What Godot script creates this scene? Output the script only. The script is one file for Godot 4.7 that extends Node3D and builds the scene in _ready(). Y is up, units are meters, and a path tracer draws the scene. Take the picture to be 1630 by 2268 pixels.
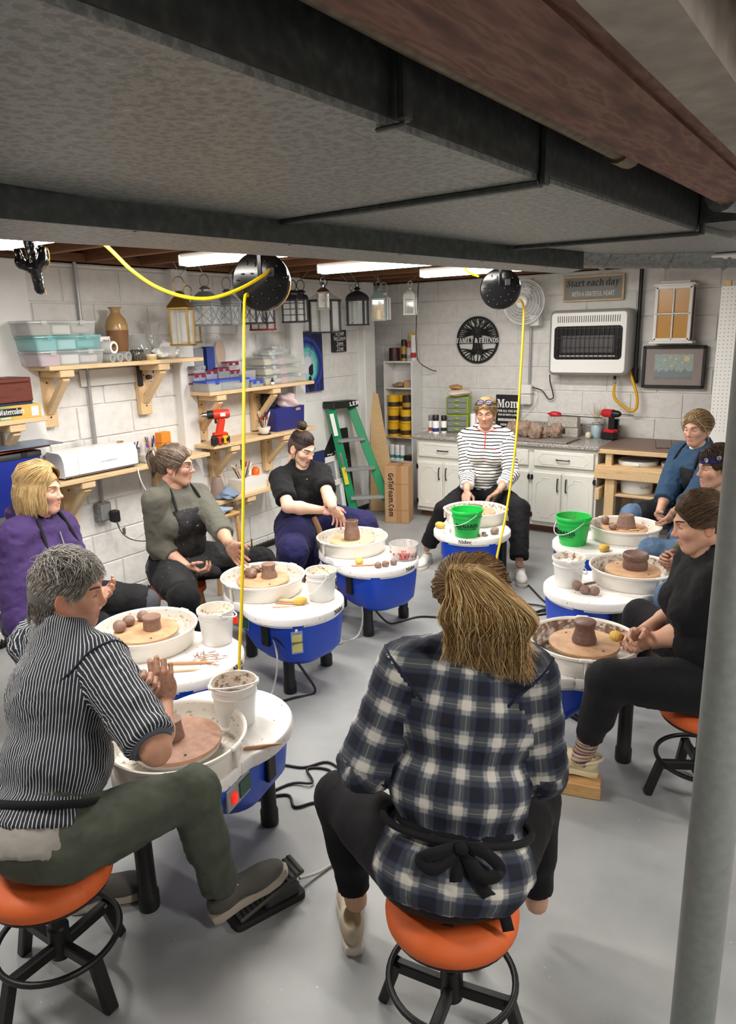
extends Node3D

var M := {}
var taken := {}
var rn := RandomNumberGenerator.new()

class MB:
	var st := SurfaceTool.new()
	var g := 1
	var X := Transform3D()
	var has_uv := false
	func _init() -> void:
		st.begin(Mesh.PRIMITIVE_TRIANGLES)
	func at(t: Transform3D) -> MB:
		X = t
		return self
	func v(p: Vector3) -> void:
		st.set_smooth_group(g)
		st.add_vertex(X * p)
	func tri(a: Vector3, b: Vector3, c: Vector3) -> void:
		v(a); v(c); v(b)
	func quad(a: Vector3, b: Vector3, c: Vector3, d: Vector3) -> void:
		tri(a, b, c); tri(a, c, d)
	func otri(a: Vector3, b: Vector3, c: Vector3, o: Vector3) -> void:
		if (b - a).cross(c - a).dot(a - o) >= 0.0:
			tri(a, b, c)
		else:
			tri(a, c, b)
	func oquad(a: Vector3, b: Vector3, c: Vector3, d: Vector3, o: Vector3) -> void:
		g += 1
		otri(a, b, c, o); otri(a, c, d, o)
	func uvquad(a: Vector3, b: Vector3, c: Vector3, d: Vector3) -> void:
		g += 1
		var P := [a, c, b, a, d, c]
		var U := [Vector2(0, 1), Vector2(1, 0), Vector2(1, 1), Vector2(0, 1), Vector2(0, 0), Vector2(1, 0)]
		for i in 6:
			st.set_uv(U[i])
			v(P[i])
	func box(c: Vector3, s: Vector3, b := 0.0, B := Basis()) -> MB:
		var h := s * 0.5
		b = minf(b, minf(h.x, minf(h.y, h.z)) * 0.9)
		var K := {}
		for x in [-1, 1]:
			for y in [-1, 1]:
				for z in [-1, 1]:
					K[Vector3i(x, y, z)] = [c + B * Vector3(x * h.x, y * (h.y - b), z * (h.z - b)), c + B * Vector3(x * (h.x - b), y * h.y, z * (h.z - b)), c + B * Vector3(x * (h.x - b), y * (h.y - b), z * h.z)]
		var Q := [[-1, -1], [1, -1], [1, 1], [-1, 1]]
		for ax in 3:
			for sg in [-1, 1]:
				var P := []
				for q in Q:
					var k := Vector3i()
					k[ax] = sg; k[(ax + 1) % 3] = q[0]; k[(ax + 2) % 3] = q[1]
					P.append(K[k][ax])
				oquad(P[0], P[1], P[2], P[3], c)
		if b > 0.0:
			for ax in 3:
				for q in Q:
					var k0 := Vector3i(); var k1 := Vector3i()
					var a1 := (ax + 1) % 3; var a2 := (ax + 2) % 3
					k0[ax] = -1; k0[a1] = q[0]; k0[a2] = q[1]
					k1[ax] = 1; k1[a1] = q[0]; k1[a2] = q[1]
					oquad(K[k0][a1], K[k1][a1], K[k1][a2], K[k0][a2], c)
			for k in K:
				g += 1
				otri(K[k][0], K[k][1], K[k][2], c)
		return self
	func beam(a: Vector3, b: Vector3, w: float, h: float, bv := 0.0, up := Vector3.UP) -> MB:
		var z := (b - a).normalized()
		if absf(z.dot(up)) > 0.98:
			up = Vector3.RIGHT
		var x := up.cross(z).normalized()
		var y := z.cross(x)
		return box((a + b) * 0.5, Vector3(w, h, a.distance_to(b)), bv, Basis(x, y, z))
	func tube(P: Array, r, n := 8, caps := true, closed := false) -> MB:
		var m := P.size()
		var R := PackedFloat32Array()
		for i in m:
			R.append(r if (r is float or r is int) else r[i])
		var rings := []
		var t0: Vector3 = (P[1] - P[0]).normalized()
		var x: Vector3 = t0.cross(Vector3.UP if absf(t0.y) < 0.9 else Vector3.RIGHT).normalized()
		for i in m:
			var t: Vector3
			if closed:
				t = (P[(i + 1) % m] - P[(i + m - 1) % m]).normalized()
			else:
				t = (P[mini(i + 1, m - 1)] - P[maxi(i - 1, 0)]).normalized()
			x = (x - t * x.dot(t)).normalized()
			var y := t.cross(x)
			var ring := PackedVector3Array()
			for k in n:
				var a := TAU * k / n
				ring.append(P[i] + (x * cos(a) + y * sin(a)) * R[i])
			rings.append(ring)
		g += 1
		for i in (m if closed else m - 1):
			var A: PackedVector3Array = rings[i]
			var B: PackedVector3Array = rings[(i + 1) % m]
			for k in n:
				var k2 := (k + 1) % n
				quad(A[k], A[k2], B[k2], B[k])
		if caps and not closed:
			g += 1
			for k in range(1, n - 1):
				tri(rings[0][0], rings[0][k + 1], rings[0][k])
				tri(rings[m - 1][0], rings[m - 1][k], rings[m - 1][k + 1])
		return self
	func lathe(prof: Array, n := 24, c := Vector3.ZERO, B := Basis(), sharp := 0.72) -> MB:
		g += 1
		for i in prof.size() - 1:
			var p: Vector2 = prof[i]
			var q: Vector2 = prof[i + 1]
			if p.is_equal_approx(q):
				continue
			if i > 0 and (p - prof[i - 1]).normalized().dot((q - p).normalized()) < sharp:
				g += 1
			for k in n:
				var a := TAU * k / n
				var b := TAU * (k + 1) / n
				var A := c + B * Vector3(p.x * cos(a), p.y, p.x * sin(a))
				var A2 := c + B * Vector3(p.x * cos(b), p.y, p.x * sin(b))
				var C := c + B * Vector3(q.x * cos(a), q.y, q.x * sin(a))
				var C2 := c + B * Vector3(q.x * cos(b), q.y, q.x * sin(b))
				if p.x > 1e-6:
					tri(A, C2, A2)
				if q.x > 1e-6:
					tri(A, C, C2)
		return self
	func prism(poly: PackedVector2Array, d: float, c := Vector3.ZERO, B := Basis(), bev := 0.0) -> MB:
		var area := 0.0
		for i in poly.size():
			area += poly[i].cross(poly[(i + 1) % poly.size()])
		poly = poly.duplicate()
		if area < 0.0:
			poly.reverse()
		var n := poly.size()
		var inner := poly
		if bev > 0.0:
			inner = PackedVector2Array()
			for i in n:
				var e0 := (poly[i] - poly[(i + n - 1) % n]).normalized()
				var e1 := (poly[(i + 1) % n] - poly[i]).normalized()
				var nn := (e0.orthogonal() + e1.orthogonal())
				inner.append(poly[i] - nn.normalized() * bev)
			if Geometry2D.triangulate_polygon(inner).is_empty():
				inner = poly; bev = 0.0
		var T := Geometry2D.triangulate_polygon(inner)
		g += 1
		for i in range(0, T.size(), 3):
			var a := inner[T[i]]; var b := inner[T[i + 1]]; var e := inner[T[i + 2]]
			if (b - a).cross(e - a) < 0.0:
				var s := b; b = e; e = s
			tri(c + B * Vector3(a.x, a.y, d), c + B * Vector3(b.x, b.y, d), c + B * Vector3(e.x, e.y, d))
		g += 1
		var T2 := Geometry2D.triangulate_polygon(poly)
		for i in range(0, T2.size(), 3):
			var a := poly[T2[i]]; var b := poly[T2[i + 1]]; var e := poly[T2[i + 2]]
			if (b - a).cross(e - a) < 0.0:
				var s := b; b = e; e = s
			tri(c + B * Vector3(a.x, a.y, 0), c + B * Vector3(e.x, e.y, 0), c + B * Vector3(b.x, b.y, 0))
		g += 1
		for i in n:
			var j := (i + 1) % n
			if i > 0 and (poly[i] - poly[i - 1]).normalized().dot((poly[j] - poly[i]).normalized()) < 0.8:
				g += 1
			var f := func(p: Vector2, z: float) -> Vector3: return c + B * Vector3(p.x, p.y, z)
			quad(f.call(poly[i], 0.0), f.call(poly[j], 0.0), f.call(poly[j], d - bev), f.call(poly[i], d - bev))
			if bev > 0.0:
				quad(f.call(poly[i], d - bev), f.call(poly[j], d - bev), f.call(inner[j], d), f.call(inner[i], d))
		return self
	func sphere(c: Vector3, r: Vector3, n := 12, B := Basis()) -> MB:
		g += 1
		var m := maxi(4, n / 2)
		var f := func(i: int, k: int) -> Vector3:
			var t := PI * i / m
			var a := TAU * k / n
			return c + B * Vector3(r.x * sin(t) * cos(a), -r.y * cos(t), r.z * sin(t) * sin(a))
		for i in m:
			for k in n:
				var A: Vector3 = f.call(i, k); var A2: Vector3 = f.call(i, k + 1)
				var C: Vector3 = f.call(i + 1, k); var C2: Vector3 = f.call(i + 1, k + 1)
				if i > 0:
					tri(A, C2, A2)
				if i < m - 1:
					tri(A, C, C2)
		return self
	func mesh() -> ArrayMesh:
		st.generate_normals()
		st.index()
		return st.commit()

func numbered(n: String) -> String:
	if not taken.has(n):
		taken[n] = 0
		return n
	taken[n] += 1
	return "%s_%03d" % [n, taken[n]]

func thing(called: String, label: String, category: String, at := Vector3.ZERO, turn := 0.0, group := "") -> Node3D:
	var o := Node3D.new()
	o.name = numbered(called)
	add_child(o)
	o.position = at
	o.rotation.y = turn
	return tag(o, label, category, group)

func tag(o: Node3D, label: String, category := "", group := "") -> Node3D:
	if label: o.set_meta("label", label)
	if category: o.set_meta("category", category)
	if group: o.set_meta("group", group)
	return o

func obj(called: String, mb, m: Material, parent: Node = null, t := Transform3D()) -> MeshInstance3D:
	var o := MeshInstance3D.new()
	o.mesh = mb.mesh() if mb is MB else mb
	o.material_override = m
	o.transform = t
	if parent == null:
		o.name = numbered(called)
		add_child(o)
	else:
		o.name = called
		parent.add_child(o, true)
	return o

func struct(called: String, mb, m: Material, t := Transform3D()) -> MeshInstance3D:
	var o := obj(called, mb, m, null, t)
	o.set_meta("kind", "structure")
	return o

func copy_thing(o: Node3D, at: Vector3, turn: float, label := "") -> Node3D:
	var c: Node3D = o.duplicate()
	c.name = numbered(String(o.name).rstrip("0123456789").trim_suffix("_"))
	add_child(c)
	c.position = at
	c.rotation.y = turn
	if label: c.set_meta("label", label)
	return c

func _t(p: Vector3) -> Transform3D:
	return Transform3D(Basis(), p)

func _p(x: float, y: float) -> Vector2:
	return Vector2(x, y)

func mb() -> MB:
	return MB.new()

func V(x: float, y: float, z: float) -> Vector3:
	return Vector3(x, y, z)

func curve(P: Array, n := 6) -> Array:
	var out := []
	for i in P.size() - 1:
		var a: Vector3 = P[maxi(i - 1, 0)]; var b: Vector3 = P[i]
		var c: Vector3 = P[i + 1]; var d: Vector3 = P[mini(i + 2, P.size() - 1)]
		for k in n:
			out.append(b.cubic_interpolate(c, a, d, float(k) / n))
	out.append(P[-1])
	return out

func rrect(w: float, h: float, r: float, n := 4) -> PackedVector2Array:
	var p := PackedVector2Array()
	for q in [[w / 2 - r, h / 2 - r, 0.0], [-w / 2 + r, h / 2 - r, 90.0], [-w / 2 + r, -h / 2 + r, 180.0], [w / 2 - r, -h / 2 + r, 270.0]]:
		for k in n + 1:
			var a := deg_to_rad(q[2] + 90.0 * k / n)
			p.append(Vector2(q[0] + r * cos(a), q[1] + r * sin(a)))
	return p

func text(called: String, s: String, size: float, m: Material, parent: Node, t: Transform3D, font := "Droid Sans", bold := false, depth := 0.0015, stretch := 1.0) -> MeshInstance3D:
	var f := SystemFont.new()
	f.font_names = [font]
	f.font_weight = 700 if bold else 400
	var tm := TextMesh.new()
	tm.text = s
	tm.font = f
	tm.font_size = 32
	tm.pixel_size = size / 32.0
	tm.depth = depth
	tm.curve_step = 2.0
	return obj(called, tm, m, parent, t * Transform3D(Basis.from_scale(V(stretch, 1, 1)), Vector3.ZERO))

func mat(c: Color, rough := 0.6, metal := 0.0, spec := 0.5) -> StandardMaterial3D:
	var m := StandardMaterial3D.new()
	m.albedo_color = c
	m.roughness = rough
	m.metallic = metal
	m.metallic_specular = spec
	return m

func C(h: String) -> Color:
	return Color.html(h)

func noise_tex(stops: Array, freq: float, seed_: int, size := 512, octaves := 4, kind := FastNoiseLite.TYPE_SIMPLEX_SMOOTH, warp := 0.0, stretch := 1.0) -> ImageTexture:
	var n := FastNoiseLite.new()
	n.noise_type = kind
	n.seed = seed_
	n.frequency = freq
	n.fractal_octaves = octaves
	if warp > 0.0:
		n.domain_warp_enabled = true
		n.domain_warp_amplitude = warp
		n.domain_warp_frequency = freq * 0.7
	var im := n.get_seamless_image(size, size, false, false, 0.12, true)
	im.convert(Image.FORMAT_L8)
	var data := im.get_data()
	var lut := PackedByteArray()
	for i in 256:
		var t := i / 255.0
		var c: Color = stops[0][1]
		for k in stops.size():
			if t >= stops[k][0]:
				c = stops[k][1]
				if k + 1 < stops.size() and t < stops[k + 1][0]:
					c = c.lerp(stops[k + 1][1], (t - stops[k][0]) / (stops[k + 1][0] - stops[k][0]))
		lut.append_array(PackedByteArray([int(c.r * 255.0), int(c.g * 255.0), int(c.b * 255.0)]))
	var out := PackedByteArray()
	out.resize(size * size * 3)
	for i in size * size:
		var j := data[i] * 3
		out[i * 3] = lut[j]; out[i * 3 + 1] = lut[j + 1]; out[i * 3 + 2] = lut[j + 2]
	var o := Image.create_from_data(size, size, false, Image.FORMAT_RGB8, out)
	if stretch != 1.0:
		o.resize(int(size * stretch), size)
	return ImageTexture.create_from_image(o)

func tri_mat(tex: Texture2D, scale: Vector3, rough := 0.6, metal := 0.0, world := false) -> StandardMaterial3D:
	var m := mat(Color.WHITE, rough, metal)
	m.albedo_texture = tex
	m.uv1_triplanar = true
	m.uv1_world_triplanar = world
	m.uv1_scale = scale
	return m

func bump(m: StandardMaterial3D, tex: Texture2D, cm: float) -> StandardMaterial3D:
	m.heightmap_enabled = true
	m.heightmap_texture = tex
	m.heightmap_scale = cm
	return m

func grey_tex(freq: float, seed_: int, lo := 0.0, hi := 1.0, size := 256, octaves := 4) -> ImageTexture:
	return noise_tex([[0.0, Color(lo, lo, lo)], [1.0, Color(hi, hi, hi)]], freq, seed_, size, octaves)

func glass(c: Color, a: float, rough := 0.05) -> StandardMaterial3D:
	var m := mat(Color(c.r, c.g, c.b, a), rough)
	m.transparency = BaseMaterial3D.TRANSPARENCY_ALPHA
	return m

func make_materials() -> void:
	var fine := grey_tex(0.05, 11, 0.0, 1.0, 256, 5)
	M.fine = fine
	M.wall = bump(tri_mat(noise_tex([[0.0, C("d4d3cf")], [0.45, C("dddcd9")], [1.0, C("e4e3e0")]], 0.012, 3, 512, 5), V(0.9, 0.9, 0.9), 0.55, 0.0, true), fine, 0.25)
	M.wall.uv1_scale = V(1.4, 1.4, 1.4)
	M.trim = bump(tri_mat(noise_tex([[0.0, C("d9d9d7")], [1.0, C("e6e6e4")]], 0.01, 4, 256), V(1, 1, 1), 0.5, 0.0, true), fine, 0.08)
	M.floor = tri_mat(floor_tex(), V(0.42, 0.42, 0.42), 0.42, 0.0, true)
	bump(M.floor, fine, 0.05)
	M.pine = wood(C("dcbf94"), C("c79f6c"), 21)
	M.pine_old = wood(C("c9a06b"), C("a87842"), 22)
	M.joist = wood(C("80573a"), C("5d3a22"), 23)
	M.ply = wood(C("c9a878"), C("b08a58"), 24)
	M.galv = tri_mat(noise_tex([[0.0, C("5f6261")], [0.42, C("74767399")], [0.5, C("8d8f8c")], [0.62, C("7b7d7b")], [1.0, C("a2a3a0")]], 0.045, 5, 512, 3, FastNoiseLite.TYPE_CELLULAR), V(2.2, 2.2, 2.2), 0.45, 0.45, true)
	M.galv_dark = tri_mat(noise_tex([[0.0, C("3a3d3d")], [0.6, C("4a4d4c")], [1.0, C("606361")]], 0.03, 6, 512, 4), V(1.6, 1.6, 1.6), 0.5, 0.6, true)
	M.steel = mat(C("a9abab"), 0.38, 0.55)
	M.chrome = mat(C("c9cbcc"), 0.18, 1.0)
	M.dark_metal = mat(C("1c1c1d"), 0.42, 0.3)
	M.black = mat(C("141416"), 0.5)
	M.black_gloss = mat(C("0d0d0f"), 0.16)
	M.rubber = mat(C("1a1a1b"), 0.75)
	M.white = mat(C("ebebe8"), 0.4)
	M.white_gloss = mat(C("f0f0ee"), 0.2)
	M.cream = mat(C("efeae0"), 0.33)
	M.brass = mat(C("b08d4c"), 0.3, 0.9)
	M.bronze = mat(C("594534"), 0.35, 0.8)
	M.yellow = mat(C("f2cf12"), 0.42)
	M.blue = mat(C("1548c4"), 0.38)
	M.card = mat(C("b58f68"), 0.8)
	M.paper = mat(C("f2f1ee"), 0.75)
	M.red = mat(C("c2202b"), 0.45)
	M.orange = mat(C("e2541b"), 0.5)
	M.green = mat(C("21c553"), 0.35)
	M.glass = glass(C("eef4f2"), 0.10)
	M.clear = glass(C("e9eeee"), 0.16)
	M.clear2 = glass(C("dfe4e4"), 0.34, 0.12)

func wood(a: Color, b: Color, seed_: int) -> StandardMaterial3D:
	var t := noise_tex([[0.0, b], [0.35, a], [0.5, a.lerp(b, 0.45)], [0.62, a], [0.8, a.lerp(b, 0.3)], [1.0, a.lightened(0.08)]], 0.006, seed_, 512, 5, FastNoiseLite.TYPE_SIMPLEX_SMOOTH, 20.0)
	var m := tri_mat(t, V(1.0, 9.0, 1.0), 0.55)
	m.uv1_scale = V(1.1, 9.0, 9.0)
	return m

func floor_tex() -> ImageTexture:
	var base: ImageTexture = noise_tex([[0.0, C("8b8e8e")], [0.4, C("969999")], [0.6, C("9c9e9e")], [1.0, C("a5a7a6")]], 0.004, 7, 1024, 6)
	var im := base.get_image()
	var r := RandomNumberGenerator.new()
	r.seed = 5
	for i in 420:
		var x := r.randi_range(2, 1020); var y := r.randi_range(2, 1020)
		var s := 1 if r.randf() < 0.8 else 2
		var c: Color = C("d6d6d2") if r.randf() < 0.62 else (C("7c7568") if r.randf() < 0.6 else C("a6b3a0"))
		im.fill_rect(Rect2i(x, y, s, s), im.get_pixel(x, y).lerp(c, r.randf_range(0.25, 0.8)))
	for i in 46:
		var p := _p(r.randf() * 1000, r.randf() * 1000)
		var d := Vector2.from_angle(r.randf() * TAU)
		var cc: Color = C("b6b8b4") if r.randf() < 0.7 else C("98a190")
		for k in r.randi_range(5, 26):
			var q := p + d * k
			d = d.rotated(r.randf_range(-0.1, 0.1))
			if q.x > 1 and q.y > 1 and q.x < 1020 and q.y < 1020:
				im.set_pixelv(Vector2i(q), im.get_pixelv(Vector2i(q)).lerp(cc, 0.35))
	return ImageTexture.create_from_image(im)

func block_wall(called: String, org: Vector3, right: Vector3, out: Vector3, length: float, height: float, first: float, shift: float) -> void:
	var B := Basis(right, Vector3.UP, out)
	var bed := struct(called, mb().box(V(length / 2, height / 2, -0.108), V(length, height, 0.2)), M.wall, Transform3D(B, org))
	var meshes := {}
	var y := first - 0.2032
	var row := 0
	while y < height - 0.01:
		var y0 := maxf(y, 0.0); var y1 := minf(y + 0.2032, height)
		var x := -0.4064 + (0.2032 if row % 2 else 0.0) + shift
		while x < length:
			var x0 := maxf(x, 0.0); var x1 := minf(x + 0.4064, length)
			if x1 - x0 > 0.03:
				var key := "%.3f %.3f" % [x1 - x0, y1 - y0]
				if not meshes.has(key):
					meshes[key] = mb().box(V(0, 0, -0.006), V(x1 - x0 - 0.009, y1 - y0 - 0.009, 0.012), 0.004).mesh()
				obj("block", meshes[key], M.wall, bed, _t(V((x0 + x1) / 2, (y0 + y1) / 2, rn.randf_range(-0.001, 0.002))))
			x += 0.4064
		y += 0.2032
		row += 1

func led_light(at: Vector3, label: String) -> void:
	var t := thing("ceiling_light", label, "light", at, 0, "tube lights on the joists")
	obj("housing", mb().box(V(0, 0.045, 0), V(1.22, 0.03, 0.1), 0.004), M.white, t)
	var p := PackedVector2Array()
	for k in 13:
		var a := PI + PI * k / 12
		p.append(_p(cos(a) * 0.056, 0.028 + sin(a) * 0.03))
	obj("diffuser", mb().prism(p, 1.2, V(-0.6, 0, 0), Basis(V(0, 0, -1), Vector3.UP, Vector3.RIGHT)), M.led, t)
	for s in [-1, 1]:
		obj("end_cap", mb().box(V(s * 0.606, 0.028, 0), V(0.012, 0.055, 0.115), 0.004), M.white, t)
	var l := AreaLight3D.new()
	l.name = "tube_light"
	l.area_size = _p(1.18, 0.1)
	l.area_normalize_energy = true
	l.light_energy = LED
	l.light_color = C("fffaf4")
	l.area_range = 12.0
	l.area_attenuation = 2.0
	l.shadow_enabled = true
	l.transform = Transform3D(Basis(Vector3.RIGHT, -PI / 2), V(0, -0.006, 0))
	t.add_child(l)

const LED := 2.9

func setup_view() -> void:
	var cam := Camera3D.new()
	cam.name = "camera"
	cam.projection = Camera3D.PROJECTION_PERSPECTIVE
	cam.keep_aspect = Camera3D.KEEP_HEIGHT
	cam.fov = rad_to_deg(2.0 * atan(1134.0 / 1598.2))
	cam.near = 0.05
	cam.far = 60.0
	var yaw := -0.5994; var pitch := -0.24715; var roll := -0.02708
	var f := V(sin(yaw) * cos(pitch), sin(pitch), -cos(yaw) * cos(pitch))
	var r := V(cos(yaw), 0, sin(yaw))
	var u := r.cross(f)
	var r2 := r * cos(roll) + u * sin(roll)
	var u2 := u * cos(roll) - r * sin(roll)
	cam.transform = Transform3D(Basis(r2, u2, -f), V(0, 1.70, 0))
	add_child(cam)
	cam.current = true
	var we := WorldEnvironment.new()
	we.name = "environment"
	var e := Environment.new()
	e.background_mode = Environment.BG_COLOR
	e.background_color = Color(0.02, 0.02, 0.022)
	e.tonemap_mode = Environment.TONE_MAPPER_LINEAR
	e.tonemap_exposure = 1.0
	e.sdfgi_enabled = true
	e.ssao_enabled = true
	e.ssil_enabled = true
	we.environment = e
	add_child(we)
	M.led = mat(C("ffffff"), 0.5)
	M.led.emission_enabled = true
	M.led.emission = C("fff8ee")
	M.led.emission_energy_multiplier = 18.0

func make_lights() -> void:
	led_light(V(-2.32, 2.05, -1.72), "long tube light above the black cactus ornament, nearest of the row")
	led_light(V(-2.42, 2.05, -2.80), "long tube light behind the large yellow-rimmed cord reel")
	led_light(V(-2.30, 2.05, -3.82), "long tube light above the dark glass lanterns")
	led_light(V(-2.07, 2.05, -4.70), "long tube light nearest the back wall beside the white lantern")
	led_light(V(0.75, 2.06, -3.3), "long tube light above the right side of the basement, out of view")
	led_light(V(0.75, 2.06, -0.9), "long tube light beside the photographer, out of view")
	led_light(V(-2.4, 2.06, -0.3), "long tube light left of the ducts behind the photographer, out of view")

func make_room() -> void:
	var W := 2.125
	block_wall("wall_left", V(-3.93, 0, 2.0), V(0, 0, -1), Vector3.RIGHT, 7.84, W, 0.073, 0.18)
	block_wall("wall_alcove", V(-4.32, 0, -5.84), V(0, 0, -1), Vector3.RIGHT, 0.4, W, 0.073, 0.0)
	block_wall("wall_back", V(-4.32, 0, -6.24), Vector3.RIGHT, V(0, 0, 1), 5.92, W, 0.12, 0.10)
	struct("wall_return", mb().box(V(-4.13, W / 2, -5.745), V(0.4, W, 0.2)), M.trim)
	struct("wall_right", mb().box(V(1.7, 1.2, -2.1), V(0.2, 2.4, 8.6)), M.wall)
	struct("wall_rear", mb().box(V(-1.2, 1.2, 2.1), V(6.0, 2.4, 0.2)), M.wall)
	struct("floor", mb().box(V(-1.3, -0.1, -2.1), V(6.6, 0.2, 8.8)), M.floor)
	for z in [[-2.27, 0.26], [-3.50, 0.14], [-4.70, 0.16], [-5.76, 0.18]]:
		struct("trim_pilaster", mb().box(V(-3.90, W / 2, z[0]), V(0.075, W, z[1]), 0.006), M.trim)
	struct("trim_panel", mb().box(V(-3.915, 0.56, -5.2), V(0.03, 1.12, 0.84), 0.004), M.trim)
	var dr := struct("trim_drain", mb().box(V(-3.9, 0.012, -2.6), V(0.05, 0.024, 6.4)), M.rubber)
	var rib := mb().box(V(0, 0, 0), V(0.012, 0.055, 0.008), 0.002).mesh()
	for i in 180:
		obj("rib", rib, M.rubber, dr, _t(V(-3.868, 0.03, -1.8 - i * 0.022)))
	var ce := struct("ceiling", mb().box(V(-1.3, 2.42, -2.1), V(6.6, 0.1, 8.8)), M.joist)
	var jm := mb().box(Vector3.ZERO, V(5.9, 0.19, 0.04), 0.003).mesh()
	for i in 19:
		obj("joist", jm, M.joist, ce, _t(V(-1.3, 2.235, -6.1 + i * 0.406)))
	var bm := mb().box(Vector3.ZERO, V(0.136, 0.018, 8.3), 0.003).mesh()
	for i in 42:
		obj("board", bm, M.joist, ce, _t(V(-4.16 + i * 0.14, 2.36, -2.1)))
	struct("trim_sill", mb().box(V(-3.99, 2.16, -2.1), V(0.12, 0.05, 8.0)), M.joist)
	struct("trim_sill_back", mb().box(V(-1.3, 2.16, -6.3), V(6.0, 0.05, 0.12)), M.joist)
	make_ducts()

func slab(P: Array, y0: float, y1: float) -> MB:
	var p := PackedVector2Array()
	for q in P:
		p.append(_p(q[0], -q[1]))
	return mb().prism(p, y1 - y0, V(0, y0, 0), Basis(Vector3.RIGHT, V(0, 0, -1), Vector3.UP))

func make_ducts() -> void:
	var t := thing("trunk_duct", "wide galvanized sheet metal duct running overhead", "duct", V(-0.85, 1.95, -1.0))
	var o := V(0.85, -1.95, 1.0)
	var put := func(n: String, m: MB, k: Material) -> void: obj(n, m, k, t, _t(o))
	put.call("panel", slab([[-0.60, 0.9], [-1.16, 0.9], [-1.235, -1.37], [-0.52, -1.33]], 1.95, 2.13), M.galv)
	put.call("panel", slab([[-0.52, -1.335], [-1.235, -1.375], [-0.985, -2.33], [-0.45, -2.38]], 1.952, 2.13), M.galv)
	put.call("panel", slab([[-0.45, -2.385], [-0.985, -2.335], [-0.72, -3.5], [-0.30, -3.5]], 1.955, 2.13), M.galv)
	for s in [[[-0.515, -1.33], [-1.245, -1.372]], [[-0.44, -2.382], [-0.99, -2.333]]]:
		var a := V(s[0][0], 1.945, s[0][1]); var b := V(s[1][0], 1.945, s[1][1])
		put.call("seam", mb().beam(a, b, 0.022, 0.012, 0.003), M.galv_dark)
		put.call("seam", mb().beam(a + V(0.006, -0.004, 0), a + V(0.006, 0.18, 0), 0.022, 0.014, 0.003), M.galv_dark)
	put.call("seam", mb().beam(V(-0.515, 1.953, -0.86), V(-0.515, 2.12, -0.86), 0.02, 0.014, 0.003), M.galv_dark)
	put.call("hanger_clip", mb().beam(V(-0.515, 1.95, -0.86), V(-0.55, 1.945, -0.845), 0.012, 0.005, 0.002), M.galv_dark)
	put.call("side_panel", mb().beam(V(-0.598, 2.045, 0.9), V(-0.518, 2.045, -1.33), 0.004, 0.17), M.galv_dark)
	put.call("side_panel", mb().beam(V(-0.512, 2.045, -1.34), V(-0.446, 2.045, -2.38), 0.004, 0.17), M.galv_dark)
	var u := thing("branch_duct", "narrow galvanized duct with dark side hanging beside the wide duct", "duct", V(-1.3, 1.90, -1.5))
	var o2 := V(1.3, -1.90, 1.5)
	obj("panel", slab([[-1.30, 0.9], [-1.66, 0.9], [-1.50, -0.89], [-1.05, -3.0], [-0.93, -2.84], [-1.25, -0.74]], 1.90, 2.12), M.galv, u, _t(o2))
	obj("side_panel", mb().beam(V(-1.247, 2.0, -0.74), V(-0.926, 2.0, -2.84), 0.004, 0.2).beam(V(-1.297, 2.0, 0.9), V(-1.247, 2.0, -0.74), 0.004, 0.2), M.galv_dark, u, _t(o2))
	for k in 5:
		obj("screw", mb().sphere(V(-1.22 + k * 0.06, 1.902, -1.0 - k * 0.4), V(0.006, 0.004, 0.006), 8), M.galv_dark, u, _t(o2))
	var rd := thing("round_duct", "round galvanized pipe duct with crimped joints and elbow at the right", "duct", V(-0.7, 1.98, -3.2))
	var P := curve([V(-1.0, 1.99, -2.9), V(-0.86, 1.985, -3.05), V(-0.7, 1.98, -3.18), V(-0.55, 1.975, -3.3), V(-0.43, 1.98, -3.38), V(-0.36, 2.02, -3.42), V(-0.33, 2.12, -3.44)], 4)
	var o3 := V(0.7, -1.98, 3.2)
	obj("pipe", mb().tube(P, 0.075, 20), M.galv, rd, _t(o3))
	for i in [3, 8, 13, 17, 20]:
		var d: Vector3 = (P[mini(i + 1, P.size() - 1)] - P[i - 1]).normalized()
		obj("joint", mb().tube([P[i] - d * 0.008, P[i], P[i] + d * 0.008], [0.077, 0.082, 0.077], 20), M.galv, rd, _t(o3))
	var el := thing("duct_elbow", "dark sheet metal branch leaving the wide duct toward the right", "duct", V(-0.25, 2.0, -2.4))
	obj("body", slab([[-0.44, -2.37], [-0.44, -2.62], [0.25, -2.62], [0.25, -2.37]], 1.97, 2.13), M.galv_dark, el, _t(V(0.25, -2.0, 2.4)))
	obj("collar", mb().tube([V(-0.36, 2.03, -2.2), V(-0.3, 2.03, -2.3), V(-0.24, 2.04, -2.42)], 0.055, 16), M.galv, el, _t(V(0.25, -2.0, 2.4)))
	var vg := thing("supply_grille", "white louvred vent grille at the end of the wide duct", "vent", V(-0.47, 1.945, -3.3))
	obj("frame", mb().box(V(0, 0, 0), V(0.34, 0.014, 0.16), 0.004), M.white, vg)
	for k in 9:
		obj("louvre", mb().box(V(-0.12 + k * 0.03, -0.009, 0), V(0.016, 0.006, 0.11), 0.002), M.white, vg)
	var pp := obj("water_pipe", mb().tube([V(-0.50, 2.02, 0.6), V(-0.465, 2.02, -0.8), V(-0.43, 2.02, -1.55)], 0.021, 12).tube([V(-0.434, 2.02, -1.50), V(-0.43, 2.02, -1.57)], 0.027, 12), tri_mat(noise_tex([[0.0, C("4a3d30")], [0.5, C("6b5a45")], [1.0, C("7f7058")]], 0.03, 31, 256), V(3, 3, 3), 0.5, 0.5, true))
	tag(pp, "dull brown pipe with a capped end along the wide duct", "pipe")
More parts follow.
